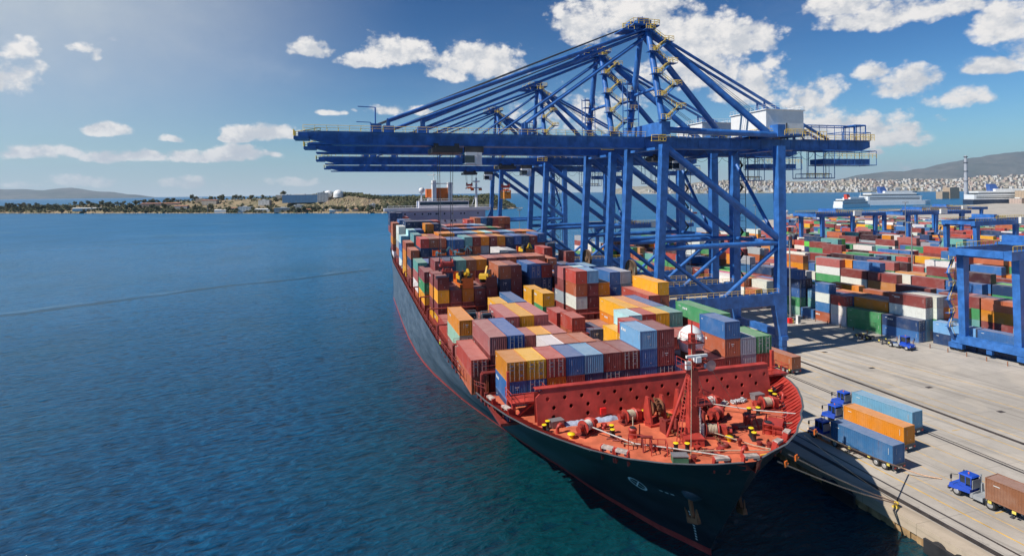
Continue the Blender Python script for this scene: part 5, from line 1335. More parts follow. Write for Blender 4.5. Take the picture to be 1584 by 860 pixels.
    mb = MB(); mb.box(x - 1.36, x + .7, GY - 3.66, GY - 3.5, ZG - 3.6, ZG - 2.1); mb.box(x - 1.36, x - 1.2, GY - 3.4, GY - .9, ZG - 3.7, ZG - 1.9); mb.build('cabin_window', GLASS, cb)
    mb = MB(); mb.box(x - 1, x + 3, GY - 2.4, GY - .8, ZG - 1.4, ZG - .1); mb.build('cabin_hanger', DARK, cb)
    if reel:
        rc = (-2.6, 8.2, 20.6)
        mb = MB()
        for k in range(32):
            a = 2 * math.pi * k / 32; mb.beam((rc[0], rc[1] + .5 * math.cos(a), rc[2] + .5 * math.sin(a)), (rc[0], rc[1] + 2.5 * math.cos(a), rc[2] + 2.5 * math.sin(a)), .12, .2, up=(1, 0, 0))
        for r_ in (.6, 2.5):
            for k in range(32):
                a, b = 2 * math.pi * k / 32, 2 * math.pi * (k + 1) / 32
                mb.beam((rc[0], rc[1] + r_ * math.cos(a), rc[2] + r_ * math.sin(a)), (rc[0], rc[1] + r_ * math.cos(b), rc[2] + r_ * math.sin(b)), .12, .6, up=(1, 0, 0))
        mb.lathe((rc[0] - .4, rc[1], rc[2]), [(.65, 0), (.65, .8)], 14, 'x'); mb.beam((rc[0] + .5, rc[1], rc[2] - .5), (rc[0] + .5, rc[1], 12), .6, .6)
        mb.build('cable_reel', paint('reel_brown', (0.16, 0.10, 0.06), 0.7, var=.3, wear=.4), c)
        mb = MB(); mb.box(rc[0] - .3, rc[0] + 1.6, 1.0, FR - 1, 11.6, 12.2); mb.build('reel_platform', BLUE, c)
    return c
QZ = 2.2
CY = (113.2, 139.0, 192.0, 254.5)
CL = ['nearest and tallest looking blue crane with white machinery house over the quay', 'second blue crane from the bow, its apex just left of the nearest', 'third blue crane from the bow, an orange container hanging below its boom', 'farthest blue crane, smallest of the row, beside the ship bridge']
CRANES = [sts_crane(CL[0], (66.4, CY[0], QZ), -46.5, -41.5), sts_crane(CL[1], (66.4, CY[1], QZ), 20.0, 24.0), sts_crane(CL[2], (66.4, CY[2], QZ), -11.5, -5.0), sts_crane(CL[3], (66.4, CY[3], QZ), -12.0, -4.0, False)]
def spreader(x, y, z, top, label, L=5.9, m=None):
    s = thing('container_spreader', label, 'spreader', (x, y, z), 'spreaders hanging from the cranes')
    mb = MB(); mb.box(-1.15, 1.15, -L / 2, L / 2, .1, .5); mb.box(-.5, .5, -L / 2 + .4, L / 2 - .4, .5, .9)
    for a in (-1.1, 1.1):
        for b in (-L / 2 + .1, L / 2 - .1): mb.box(a - .15, a + .15, b - .15, b + .15, -.15, .5)
    mb.build('spreader_beam', m or ORNG, s)
    mb = MB(); mb.box(-1.5, 1.5, -1.3, 1.3, 1.3, 1.7); mb.box(-.9, .9, -1.5, 1.5, 1.7, 2.2)
    for a in (-1.2, 1.2):
        for b in (-1, 1): mb.lathe((a - .1, b, 2.3), [(.1, 0), (.55, 0), (.55, .2), (.1, .2)], 12, 'x'); mb.tube((a * .7, b, 1.3), (a * .8, b * 1.6, .5), .1, 5)
    mb.build('head_block', REDP, s)
    mb = MB()
    for a in (-1.2, 1.2):
        for b in (-1.2, -.8, .8, 1.2): mb.tube((a, b, 2.3), (a * 1.2, b * 1.5, top - z), .03, 4)
    mb.build('hoist_rope', ROPEM, s)
    return s
spreader(66.4 - 46.5, 113.2 + GY, 24.6, QZ + 48.0, 'dark red spreader hanging low over the ship containers near the port side', 5.0, REDDK)
spreader(66.4 - 11.5, 192 + GY, 41.9, QZ + 48.0, 'red and orange spreader holding the hanging orange container')
container(66.4 - 11.5 - 1.25, 192 + GY - 2.9, 39.25, 5.8, 2.6, 2.5, 'O', 'orange container hanging in the air below the third crane boom', 'containers stacked on the ship')
spreader(66.4 - 12, 254.5 + GY, 43.5, QZ + 48.0, 'small far spreader hanging from the farthest crane')

# ------------------------------------------------------------------ yard gantries (straddling the container lanes)
def yard_gantry(label, loc, rz, span, base, ztop, overl, overr, house=True):
    g = thing('yard_gantry', label, 'yard gantry', loc, 'blue gantry cranes over the container yard', rz)
    for x in (0, span):
        for y in (0, base):
            mb = MB(); mb.beam((x + (1 if x == 0 else -1) * .25, y, 2.0), (x, y, ztop - 2.1), 1.3, 1.35, 2.3, 1.5, up=(0, 1, 0)); mb.build('leg', BLUE2, g)
        mb = MB(); mb.box(x - .75, x + .75, -2.2, base + 2.2, 2.1, 4.0); mb.box(x - .5, x + .5, base * .45, base * .55, .9, 2.1); mb.build('sill_beam', BLUE2, g)
        for y in (-1.4, base + 1.4):
            mb = MB(); mb.box(x - .7, x + .7, y - 1.5, y + 1.5, .8, 2.0); b = mb.build('bogie', BLUE, g)
            for d in (-.9, .9):
                w_ = MB(); w_.lathe((x - .3, y + d, .62), [(.15, 0), (.6, 0), (.6, .6), (.15, .6)], 12, 'x'); w_.build('wheel', RUBBER, b)
    for y in (0, base):
        mb = MB(); mb.box(-overl, span + overr, y - .75, y + .75, ztop - 2.0, ztop); mb.build('girder', BLUE2, g)
        mb = MB(); rail(mb, [(-overl, y - .95, ztop), (span + overr, y - .95, ztop)], 1.2, 1.6, .07, 3); mb.build('girder_railing', YEL, g)
    for x in (-overl + .6, span + overr - .6):
        mb = MB(); mb.box(x - .7, x + .7, .76, base - .76, ztop - 1.6, ztop - .1); mb.build('end_beam', BLUE2, g)
    mb = MB()
    for x in (-.2, span + .2):
        mb.box(x - 1.0, x + 1.0, -.9, base + .9, ztop - 2.25, ztop - 2.02)
    mb.build('cap_plate', BLUE, g)
    bl, yy = MB(), MB()                                                # stair up the outer leg
    nf = int((ztop - 4) / 3.2)
    for k in range(nf):
        z = 3.0 + k * 3.2; a, b = ((-2.9, -1.0)) if k % 2 else ((-1.0, -2.9))
        bl.beam((a, base + 1.6, z), (b, base + 1.6, z + 3.2), .7, .12); bl.box(-3.4, -.8, base + 1.1, base + 2.1, z + 3.12, z + 3.2)
        yy.tube((a, base + 1.2, z + 1), (b, base + 1.2, z + 4.2), .07, 4); rail(yy, [(-3.4, base + 1.1, z + 3.2), (-.8, base + 1.1, z + 3.2)], 1.1, .9, .06, 4)
    bl.build('stair', BLUE, g); yy.build('stair_railing', YEL, g)
    tx = span * .35
    mb = MB(); mb.box(tx - 3, tx + 3, .4, base - .4, ztop + .15, ztop + .7); mb.box(tx - 2.4, tx - .4, 1.5, base - 1.5, ztop + .7, ztop + 2.4); mb.box(tx + .8, tx + 2.4, 2.5, base - 2.5, ztop + .7, ztop + 2.0); tr = mb.build('trolley', BLUE2, g)
    mb = MB(); rail(mb, [(tx - 3, .4, ztop + .7), (tx + 3, .4, ztop + .7)], 1.2, 1, .07, 4); mb.build('trolley_railing', YEL, tr)
    if house:
        mb = MB(); mb.box(span * .55, span * .55 + 5, -1.9, -.8, ztop - 1.6, ztop + 1.2); mb.build('electric_house', WHITE, g)
    return g
def gw(lx, ly): p = yl(lx, ly); return (p[0], p[1], 2.2)
yard_gantry('near blue yard gantry with zigzag stair at the right of the terminal', gw(1.0, -9.6 - 11.0), YROT, 44, 11.0, 25.2, 4.0, 4)
yard_gantry('blue yard gantry over containers behind the near gantry', (253, 176, 2.2), YROT * .4, 46, 12, 25.2, 2, 4)
yard_gantry('far blue yard gantry at the water end of the yard, white box under its beam', (255, 259, 2.2), 0, 38, 15.5, 25.6, 5, 7)
yard_gantry('far blue yard gantry right of the one at the water end', (314, 256, 2.2), 0, 42, 15.5, 25.6, 5, 7)
yard_gantry('distant blue yard gantry beside the red roofed sheds', (430, 330, 2.2), 0, 50, 14, 24, 4, 6)
yard_gantry('low blue yard gantry seen between the legs of the nearest crane', (128, 268, 2.2), 0, 44, 14, 22, 6, 6)

# ------------------------------------------------------------------ foredeck outfit
def at_deck(x, y): return (x, y, FZ)
def bollard_pair(x, y, rz, label):
    b = thing('mooring_bollards', label, 'bollard', (x, y, FZ), 'black bollards with yellow tops on the foredeck', rz); b.scale = (.82, .82, .82)
    mb = MB(); mb.box(-1.05, 1.05, -.32, .32, 0, .14); mb.build('base', BOLLB, b)
    for d in (-.7, .7):
        mb = MB(); mb.lathe((d, 0, .14), [(.27, 0), (.27, .78), (.33, .80), (.33, .92)], 14); p = mb.build('post', BOLLB, b)
        mb = MB(); mb.lathe((d, 0, 1.063), [(.345, 0), (.345, .05), (.3, .07)], 14); mb.build('yellow_cap', MATS['cap_yellow'] if 'cap_yellow' in MATS else paint('cap_yellow', (.85, .62, .01), .45, var=.08), p)
    return b
def deck(px): return px
BP = [(32.4, 51.2, -.35, 'pair of yellow topped bollards nearest the bow, by the pale fairleads'), (27.4, 56.9, 1.2, 'pair of yellow topped bollards right of the port white drum winch'),
      (41.4, 51.7, 1.15, 'pair of yellow topped bollards near starboard bow bulwark'), (45.8, 57.0, -.15, 'pair of yellow topped bollards wrapped in rope at midships'),
      (51.6, 60.6, 1.3, 'pair of yellow topped bollards by the starboard winch drum'), (20.9, 60.2, .9, 'pair of yellow topped bollards at the port end of the breakwater'),
      (33.6, 60.2, .1, 'pair of bollards between the left winches and the breakwater')]
for a in BP: bollard_pair(*a)
def winch(x, y, rz, label, drumcol, wide=1.0):
    """mooring winch: bedplate, two side frames, rope drum, warping head, gearbox"""
    o = thing('mooring_winch', label, 'winch', (x, y, FZ), 'mooring winches on the red foredeck', rz); o.scale = (.78, .78, .78)
    mb = MB(); mb.box(-1.7 * wide, 1.7 * wide, -.8, .8, 0, .25)
    for d in (-1.15, .75):
        mb.rings([[(d * wide - .1, -.75, .25), (d * wide + .1, -.75, .25), (d * wide + .1, .75, .25), (d * wide - .1, .75, .25)], [(d * wide - .1, -.3, 1.65), (d * wide + .1, -.3, 1.65), (d * wide + .1, .3, 1.65), (d * wide - .1, .3, 1.65)]])
    mb.build('frame', REDDK, o)
    mb = MB(); mb.lathe((-1.0 * wide, 0, 1.15), [(.95, 0), (.95, .08), (.35, .1), (.35, 1.5 * wide), (.95, 1.52 * wide), (.95, 1.62 * wide)], 18, 'x'); dr = mb.build('drum', REDP, o)
    mb = MB()
    for k in range(7):
        a = -.86 * wide + k * 1.3 * wide / 7; mb.lathe((a, 0, 1.15), [(.62, 0), (.74, .06 * wide), (.74, .13 * wide), (.62, .19 * wide)], 16, 'x')
    mb.build('wound_rope', drumcol, dr)
    mb = MB(); mb.box(.95 * wide, 1.65 * wide, -.5, .5, .25, 1.7); mb.lathe((1.65 * wide, 0, 1.0), [(.32, 0), (.32, .7)], 12, 'x'); mb.build('gearbox', REDP, o)
    mb = MB(); mb.lathe((-1.25 * wide, 0, 1.15), [(.2, 0), (.42, -.1), (.3, -.45), (.44, -.8), (.44, -.85)], 14, 'x'); mb.build('warping_head', REDP, o)
    return o
PALER = paint('white_rope', (.52, .50, .46), .85, var=.2, scale=3)
winch(25.0, 58.2, .55, 'mooring winch with white drum close to port bulwark', PALER)
winch(31.0, 59.4, .12, 'mooring winch with pale rope drum left of the chain windlass', ROPEW)
winch(42.2, 60.3, .2, 'mooring winch with white drum behind the foremast', PALER)
winch(48.6, 58.0, -.1, 'mooring winch with tan rope drum by the starboard bulwark', ROPEW)
winch(37.6, 53.2, -.45, 'big rope winch with tan coil just right of the foremast foot', ROPEW, 1.05)
winch(40.6, 56.9, .5, 'red winch without white rope right of the foremast', REDDK, .95)
def windlass(x, y, rz, label):
    o = thing('anchor_windlass', label, 'windlass', (x, y, FZ), 'anchor windlasses on the foredeck', rz)
    mb = MB(); mb.box(-1.3, 1.3, -1.2, 1.2, 0, .25)
    for d in (-.95, .95): mb.rings([[(d - .12, -1.0, .25), (d + .12, -1.0, .25), (d + .12, 1.0, .25), (d - .12, 1.0, .25)], [(d - .12, -.25, 3.1), (d + .12, -.25, 3.1), (d + .12, .25, 3.1), (d - .12, .25, 3.1)]])
    mb.build('frame', REDP, o)
    mb = MB(); mb.lathe((-.7, 0, 1.8), [(.9, 0), (.9, .2), (.5, .35), (.5, 1.0), (.9, 1.2), (.9, 1.4)], 16, 'x'); mb.build('chain_wheel', RUST, o)
    mb = MB()
    for k in range(9):                                                   # chain over the wheel down to the stopper
        a = math.pi * .5 - k * .3; p = (0, -.85 * math.cos(a) if k < 6 else -1.0 - (k - 6) * .3, 1.8 + .95 * math.sin(a) if k < 6 else 1.4 - (k - 6) * .45)
        mb.cbox(p, (.38 if k % 2 else .16, .30, .24))
    mb.build('anchor_chain', RUST, o)
    mb = MB(); mb.box(-.8, .8, -3.4, -2.2, 0, .5); mb.box(-.8, -.55, -3.4, -2.2, .5, 1.5); mb.box(.55, .8, -3.4, -2.2, .5, 1.5); mb.tube((-.8, -2.8, 1.3), (.8, -2.8, 1.3), .16, 8); mb.build('chain_stopper', REDDK, o)
    mb = MB(); mb.lathe((1.1, -.6, .9), [(.3, 0), (.3, .25)], 12, 'x'); mb.build('brake_wheel', YEL, o)
    return o
windlass(33.6, 58.6, .05, 'tall port anchor windlass with rusty chain left of the foremast')
windlass(38.2, 59.6, -.1, 'starboard anchor windlass partly hidden behind the foremast')
# foremast
FM = (35.5, 53.9)
fm = thing('foremast', 'red foremast with radar platform and raked ladder on foredeck', 'mast', (FM[0], FM[1], FZ))
mb = MB(); mb.rings([[(-.55, -.55, 0), (.55, -.55, 0), (.55, .55, 0), (-.55, .55, 0)], [(-.45, -.45, 7.6), (.45, -.45, 7.6), (.45, .45, 7.6), (-.45, .45, 7.6)]]); mb.box(-.28, .28, -.28, .28, 7.6, 11.2); mb.tube((0, 0, 11.2), (0, 0, 12.6), .1, 6); mb.build('post', REDP, fm)
for bb in ((-1.3, 1.1, -1.0, 1.0, 7.5, 7.62), (-.9, 1.1, -.7, .7, 10.2, 10.3), (-.2, 1.9, -1.0, .9, 3.6, 3.7)): mb = MB(); mb.box(*bb); mb.build('platform', REDDK, fm)
mb = MB(); mb.box(.7, 1.9, .5, 1.3, 7.7, 9.0); mb.build('mast_cabinet', REDDK, fm)
for pts in ([(-1.3, 1, 7.62), (-1.3, -1, 7.62), (1.1, -1, 7.62), (1.1, 1, 7.62)], [(-.9, .7, 10.3), (-.9, -.7, 10.3), (1.1, -.7, 10.3)], [(-.2, -1, 3.7), (1.9, -1, 3.7), (1.9, .9, 3.7)]): mb = MB(); rail(mb, pts, 1.0, .8, .035, 4); mb.build('platform_railing', REDP, fm)
mb = MB(); mb.box(-1.6, .9, -1.5, -1.25, 9.05, 9.3); mb.box(-.5, .1, -1.6, -.9, 8.5, 9.05); mb.box(-1.2, -.7, -.9, -.5, 7.62, 8.5); mb.build('radar', WHITE, fm)
mb = MB(); mb.lathe((1.4, -.9, 8.0), [(.18, 0), (.55, -.45), (.6, -.5)], 14, 'y'); mb.build('horn', paint('horn_pink', (.62, .35, .30), .5), fm)
mb = MB(); mb.ball((.6, -.6, 10.75), .26, 10, 6); mb.ball((1.0, -1.1, 7.9), .3, 10, 6); mb.build('mast_lamp', LAMPG, fm)
mb = MB()
for d in (-.28, .28): mb.tube((-2.4, -.9 + d, 0), (-.65, -.4 + d, 7.5), .055, 5)
for k in range(20):
    u = (k + .5) / 20; P = Vector((-2.4, -.9, 0)).lerp(Vector((-.65, -.4, 7.5)), u); mb.tube(P - Vector((0, .28, 0)), P + Vector((0, .28, 0)), .035, 4)
mb.build('ladder', REDP, fm)
mb = MB(); mb.tube((-2.6, .9, 0), (-.4, .3, 6.6), .17, 8); mb.tube((2.3, 1.2, 0), (.4, .3, 4.2), .15, 8); mb.rings([[(-1.6, -1.0, 0), (-1.0, -1.0, 0), (-1.0, -.4, 0), (-1.6, -.4, 0)], [(-1.4, -.8, 1.5), (-1.2, -.8, 1.5), (-1.2, -.6, 1.5), (-1.4, -.6, 1.5)]]); mb.build('brace', REDP, fm)
mb = MB(); mb.tube((0, 0, 11.0), (-3.2, -4.5, 0.1), .03, 4); mb.tube((0, 0, 10.4), (9.2, 4.2, .3), .03, 4); mb.tube((.3, 0, 8), (4.2, 3.0, 1), .025, 4); mb.build('wire_stay', ROPEW, fm)
mb = MB(); mb.tube((.55, -.62, .6), (.55, -.62, 2.6), .09, 5)
for k in range(6): mb.path([(.7 + .2 * math.cos(a * .7 + k), -.75, .2 + a * .18) for a in range(9)], .05, 4)
mb.build('hanging_rope', PALER, fm)
mb = MB(); mb.add([(.3, -.62, 2.55), (.75, -.62, 2.75), (.75, -.62, 3.1), (.3, -.62, 3.0)], [(0, 1, 2, 3), (3, 2, 1, 0)]); mb.box(.42, .6, -.64, -.58, 2.3, 3.4); mb.build('white_sign', WHITE, fm)
# white dome standing between the container stacks behind the mast
dm = thing('white_dome', 'big white dome with rusty underside standing behind the foremast', 'dome', (45.7, 69.6, 18.9)); dm.scale = (1.12, 1.12, 1.12)
mb = MB(); mb.lathe((0, 0, 0), [(.9, 0), (1.2, .2), (1.55, 1.1), (1.6, 1.7), (1.4, 2.5), (.9, 3.1), (.35, 3.4), (.05, 3.45)], 20); mb.build('shell', WHITE, dm)
mb = MB(); mb.lathe((0, 0, -.02), [(1.25, -.6), (1.3, -.3), (1.25, 0), (1.3, .3)], 18); mb.box(-1.3, 1.3, -1, 1, -1.2, -.6); mb.build('cradle', RUST, dm)
mb = MB()
for k in range(10):
    a = 2 * math.pi * k / 10; mb.tube((1.62 * math.cos(a), 1.62 * math.sin(a), .4), (1.62 * math.cos(a), 1.62 * math.sin(a), 2.0), .03, 4)
    b = a + .628; mb.tube((1.62 * math.cos(a), 1.62 * math.sin(a), 2.0), (1.62 * math.cos(b), 1.62 * math.sin(b), 2.0), .03, 4)
mb.build('guard_ring', GREYM, dm)
# smaller deck fittings
def vent(x, y, label, h=.75, r=.42):
    o = thing('deck_ventilator', label, 'ventilator', (x, y, FZ), 'round red vents on the foredeck')
    mb = MB(); mb.lathe((0, 0, 0), [(r, 0), (r, h), (r * 1.12, h + .03), (r * 1.12, h + .2), (r * .6, h + .3)], 16); mb.build('trunk_tube', REDP, o)
    mb = MB(); mb.lathe((0, 0, h + .31), [(r * .8, 0), (r * .8, .05)], 14); mb.build('lid', BOLLB, o); return o
vent(29.3, 55.8, 'round red vent with dark lid left of the gangway rails'); vent(43.6, 55.4, 'round red vent between foremast and rope wrapped bollards'); vent(43.9, 52.3, 'round red drum shaped vent near starboard railing frame', .9, .5)
def gooseneck(x, y, rz, label):
    mb = MB(); mb.path([(0, 0, 0), (0, 0, .55), (.12, 0, .8), (.38, 0, .92), (.64, 0, .8), (.76, 0, .55)], .2, 10)
    o = mb.build('gooseneck_vent', REDP, None, (0, 0, 0)); o.location = (x, y, FZ); o.rotation_euler = (0, 0, rz); tag(o, label, 'air pipe')
gooseneck(21.9, 59.2, .3, 'red gooseneck air pipe at the port end of the breakwater'); gooseneck(37.5, 48.4, .3, 'red gooseneck air pipe at the bow bulwark'); gooseneck(52.3, 59.6, 1.2, 'red gooseneck air pipe beside starboard bulwark ribs')
def railframe(x, y, rz, w_, d, label, gaps=True):
    o = thing('guard_railing', label, 'guard railing', (x, y, FZ), 'red guard rails on the foredeck', rz)
    mb = MB(); pts = [(-w_ / 2, -d / 2, 0), (-w_ / 2, d / 2, 0), (w_ / 2, d / 2, 0), (w_ / 2, -d / 2, 0)]
    rail(mb, pts, 1.15, .7, .05, 5); mb.build('rails', REDP, o); return o
railframe(28.4, 53.2, -.5, 1.7, 1.3, 'red guard rail at the port bulwark beside the pale fairleads'); railframe(30.0, 51.6, -.4, 1.6, 1.3, 'second red guard rail at the bow, right of the gap in the bulwark')
railframe(45.0, 52.6, .75, 3.2, 2.0, 'large red guard rail around the starboard hatch by the bulwark')
mb = MB(); mb.box(-1.3, 1.3, -.75, .75, 0, .9); mb.box(-1.35, 1.35, -.8, .8, .9, 1.0)
for k in range(6): mb.box(-1.3 + k * .48, -1.22 + k * .48, -.83, -.75, 0, .9)
o = mb.build('store_hatch', REDP); o.location = (45.05, 52.6, FZ); o.rotation_euler = (0, 0, .75); tag(o, 'ribbed red deck hatch inside the starboard guard rail', 'hatch')
mb = MB(); mb.box(-1.0, 1.0, -.7, .7, 0, .75); mb.box(-1.06, 1.06, -.76, .76, .75, .85); mb.box(.1, .3, -.8, -.7, .35, .6)
o = mb.build('mast_locker', REDP); o.location = (34.5, 52.4, FZ); o.rotation_euler = (0, 0, -.25); tag(o, 'red locker box at the foot of the foremast', 'locker')
def aframe(x, y, rz, label):
    mb = MB()
    for d in (-.45, .45):
        mb.beam((d, -.6, 0), (d, 0, 1.4), .14, .14); mb.beam((d, .6, 0), (d, 0, 1.4), .14, .14)
    mb.tube((-.6, 0, 1.35), (.6, 0, 1.35), .16, 8)
    o = mb.build('roller_stand', REDDK); o.location = (x, y, FZ); o.rotation_euler = (0, 0, rz); tag(o, label, 'roller stand', 'roller stands on the foredeck')
aframe(43.0, 53.8, .3, 'dark red trestle stand right of the foremast, near starboard'); aframe(29.2, 52.6, -.3, 'red roller stand between the two port guard rails')
for i, (x, y, lab) in enumerate(((38.6, 51.9, 'yellow topped mushroom plate right of the rope winch'), (22.9, 57.6, 'yellow topped mushroom plate by the port bulwark'), (35.8, 59.0, 'yellow plate beside the windlass brake'))):
    mb = MB(); mb.lathe((0, 0, 0), [(.2, 0), (.2, .35), (.45, .38), (.42, .5), (.1, .55)], 14); o = mb.build('mushroom_vent', MATS['cap_yellow']); o.location = (x, y, FZ); tag(o, lab, 'vent', 'yellow mushroom vents')
mb = MB(); mb.lathe((0, 0, 0), [(.16, 0), (.16, .5), (.26, .52), (.26, .72)], 10); o = mb.build('sounding_pipe', REDDK); o.location = (38.9, 50.6, FZ); tag(o, 'short red pipe stub ahead of the rope winch', 'pipe')
def crate(x, y, rz, lab, m):
    o = thing('deck_crate', lab, 'crate', (x, y, FZ), None, rz)
    mb = MB(); mb.box(-.75, .75, -.45, .45, .1, .75); mb.box(-.7, -.5, -.4, .4, 0, .1); mb.box(.5, .7, -.4, .4, 0, .1); mb.build('body', m, o)
    mb = MB(); mb.box(-.8, .8, -.5, .5, .75, .83); mb.build('lid', GREYM, o)
crate(22.4, 60.9, .1, 'grey crate beside the tarpaulin at the port end of the breakwater', GREYM); crate(49.6, 61.0, .05, 'grey crate at the starboard end of the breakwater', GREYM); crate(30.9, 49.2, -.3, 'small dark green box on the bow edge', paint('box_green', (.03, .16, .10), .5))
def rope_heap(x, y, rz, lab, m, L=2.4, n=26):
    rr = random.Random(int(x * 10)); mb = MB()
    for k in range(n):
        pts = [(rr.uniform(-L / 2, L / 2), rr.uniform(-.45, .45), .06 + .42 * rr.random() * (1 - k / n * .3)) for _ in range(5)]
        sm = []
        for a, b in zip(pts[:-1], pts[1:]):
            for u in range(4): sm.append(tuple(Vector(a).lerp(Vector(b), u / 4)))
        mb.path(sm, .06, 5)
    o = mb.build('rope_heap', m); o.location = (x, y, FZ); o.rotation_euler = (0, 0, rz); tag(o, lab, 'rope heap', 'heaps of rope by the breakwater')
rope_heap(46.8, 60.9, .15, 'pale grey rope heap before the starboard half of the breakwater', paint('grey_rope', (.50, .50, .50), .9, scale=3)); rope_heap(44.4, 60.9, .2, 'smaller pale rope heap left of the bigger one on starboard', PALER, 1.8, 14)
def tarp(x, y, rz, lab, L):
    rr = random.Random(int(x * 7)); nx, ny = 26, 8; vs = []
    for j in range(ny + 1):
        for i in range(nx + 1):
            u, v = i / nx, j / ny; e = math.sin(math.pi * u) ** .4 * math.sin(math.pi * v) ** .6
            vs.append(((u - .5) * L, (v - .5) * 1.1 + .08 * math.sin(u * 9), e * (.35 + .2 * fractal(u * 5, v * 3, x))))
    mb = MB(); mb.add(vs, [(j * (nx + 1) + i, j * (nx + 1) + i + 1, (j + 1) * (nx + 1) + i + 1, (j + 1) * (nx + 1) + i) for j in range(ny) for i in range(nx)], True)
    o = mb.build('tarpaulin', TARP); o.location = (x, y, FZ + .01); o.rotation_euler = (0, 0, rz); tag(o, lab, 'tarpaulin', 'pale tarpaulins at the foot of the breakwater')
tarp(24.9, 61.0, .02, 'pale blue tarpaulin bundle left, next to the grey crate', 3.0); tarp(28.6, 61.0, .06, 'pale blue tarpaulin bundle right, beside the red fire box', 3.2)
# small fittings welded to the forecastle deck (parts of the ship)
rr = random.Random(77)
def fit(name, mb, x, y, m, rz=0.0):
    o = mb.build(name, m, ship); o.location = (x - SB[0], y - SB[1], FZ - SB[2]); o.rotation_euler = (0, 0, rz)
for k in range(34):
    y = rr.uniform(49, 60.5); x = cl(y) + rr.uniform(-.82, .82) * min(half(y, FZ), half(y, FZ, 1)); q = k % 6; mb = MB(); rz = rr.uniform(0, 3)
    if q == 0: mb.box(-.3, .3, -.25, .25, .01, .35); mb.box(-.34, .34, -.29, .29, .35, .4); fit('deck_hatch', mb, x, y, REDP, rz)
    elif q == 1: mb.tube((0, 0, 0), (0, 0, .45), .1, 8); mb.lathe((0, 0, .45), [(.18, 0), (.18, .16), (.08, .22)], 10); fit('air_pipe', mb, x, y, REDP)
    elif q == 2: mb.path([(-.9, 0, .12), (.2, 0, .12), (.35, .1, .12), (.35, 1.2, .12), (.35, 1.2, .01)], .06, 6); fit('deck_pipe', mb, x, y, REDDK, rz)
    elif q == 3: mb.rings([[(-.3, -.04, 0), (.3, -.04, 0), (.3, .04, 0), (-.3, .04, 0)], [(-.1, -.04, .35), (.1, -.04, .35), (.1, .04, .35), (-.1, .04, .35)]]); fit('deck_lug', mb, x, y, RUST, rz)
    elif q == 4: mb.lathe((0, 0, 0), [(.28, 0), (.28, .12), (.2, .3), (.3, .42), (.3, .5)], 12); fit('fairlead_pedestal', mb, x, y, REDDK)
    else: mb.add([(-.7, -.5, .006), (.6, -.55, .006), (.75, .45, .006), (-.5, .6, .006)], [(0, 1, 2, 3)]); fit('deck_patch', mb, x, y, REDDK, rz)
for (x0, y0, x1, y1) in ((33.6, 55.6, 34.6, 50.2), (38.2, 56.6, 37.2, 51.0)):                # chains from the windlasses to the hawse pipes
    mb = MB(); n_ = 18
    for k in range(n_):
        u = k / (n_ - 1); mb.cbox((x0 + (x1 - x0) * u, y0 + (y1 - y0) * u, FZ + .16 + (.25 * (1 - u))), (.34 if k % 2 else .14, .26, .14 if k % 2 else .3))
    mb.build('anchor_cable', RUST, ship, SB)
    mb = MB(); mb.lathe((x1, y1, FZ), [(.5, .0), (.62, .25), (.45, .35), (.3, .1)], 14); mb.build('hawse_lip', REDDK, ship, SB)
mb = MB()
for k in range(5):
    y = 60.6 - k * .02; mb.tube((21.5 + k * 6, 61.35, FZ + .25 + .0 * k), (27.0 + k * 6, 61.35, FZ + .25), .07, 6)
mb.build('fire_main', REDDK, ship, SB)
# mooring lines: on deck and out to the quay
def line(name, pts, r, m, lab, sag=0.0, cat='mooring line', group=None):
    P = []
    for a, b in zip(pts[:-1], pts[1:]):
        n_ = 14
        for k in range(n_):
            u = k / n_; q = Vector(a).lerp(Vector(b), u); q.z -= sag * math.sin(math.pi * u); P.append(q)
    P.append(Vector(pts[-1])); mb = MB(); mb.path(P, r, 6); o = mb.build(name, m); tag(o, lab, cat, group); return o
Z0 = FZ + .35
line('deck_rope', [(25.4, 57.6, Z0 + .5), (28.4, 53.6, Z0), (31.0, 51.6, Z0 + .1), (35.5, 48.5, Z0)], .07, PALER, 'rope from the port white drum winch towards the fairleads', 0, 'rope')
line('deck_rope', [(30.8, 58.6, Z0 + .6), (29.4, 55.9, Z0 + .5)], .06, ROPEW, 'rope running forward from the port pale rope winch to the red vent', 0, 'rope')
line('deck_rope', [(27.5, 54.4, Z0 - .2), (33.0, 50.2, Z0 + .1), (41.0, 48.3, Z0 - .1)], .055, ROPEW, 'rope running across the bow to starboard', 0, 'rope')
line('deck_rope', [(37.3, 52.6, Z0 + .4), (40.0, 49.8, Z0 - .1), (41.3, 47.9, Z0)], .06, ROPEW, 'rope from the tan coil winch to the starboard fairlead', 0, 'rope')
line('deck_rope', [(42.0, 59.6, Z0 + .5), (45.6, 57.0, Z0 + .3), (49.6, 54.2, Z0 + .4)], .07, PALER, 'pale rope from the rope wrapped bollards to the starboard bulwark', 0, 'rope')
line('deck_rope', [(36.0, 54.6, Z0), (41.0, 54.4, Z0 - .2), (47.8, 52.4, Z0 + .3)], .05, ROPEW, 'thin rope from the foremast foot to starboard', 0, 'rope')
line('deck_rope', [(37.6, 47.9, Z0 - .25), (41.0, 48.0, Z0 - .2)], .08, YEL, 'yellow rope lying along the bow bulwark', 0, 'rope')
BX, BYY = 64.5, 54.6
line('mooring_line', [(40.1, 46.5, 14.9), (BX, BYY - .2, 2.7)], .085, ROPEO, 'lowest mooring line from the bow fairlead to the quay bollard', .3, group='mooring lines from the bow')
line('mooring_line', [(41.9, 47.1, 15.1), (BX, BYY + .2, 2.75)], .085, ROPEO, 'middle mooring line from the bow to the quay bollard', .28, group='mooring lines from the bow')
line('mooring_line', [(47.9, 50.9, 15.4), (72.6, 60.2, 3.2), (76.5, 58.0, 2.3)], .085, ROPEO, 'highest mooring line passing in front of the blue truck', .2, group='mooring lines from the bow')
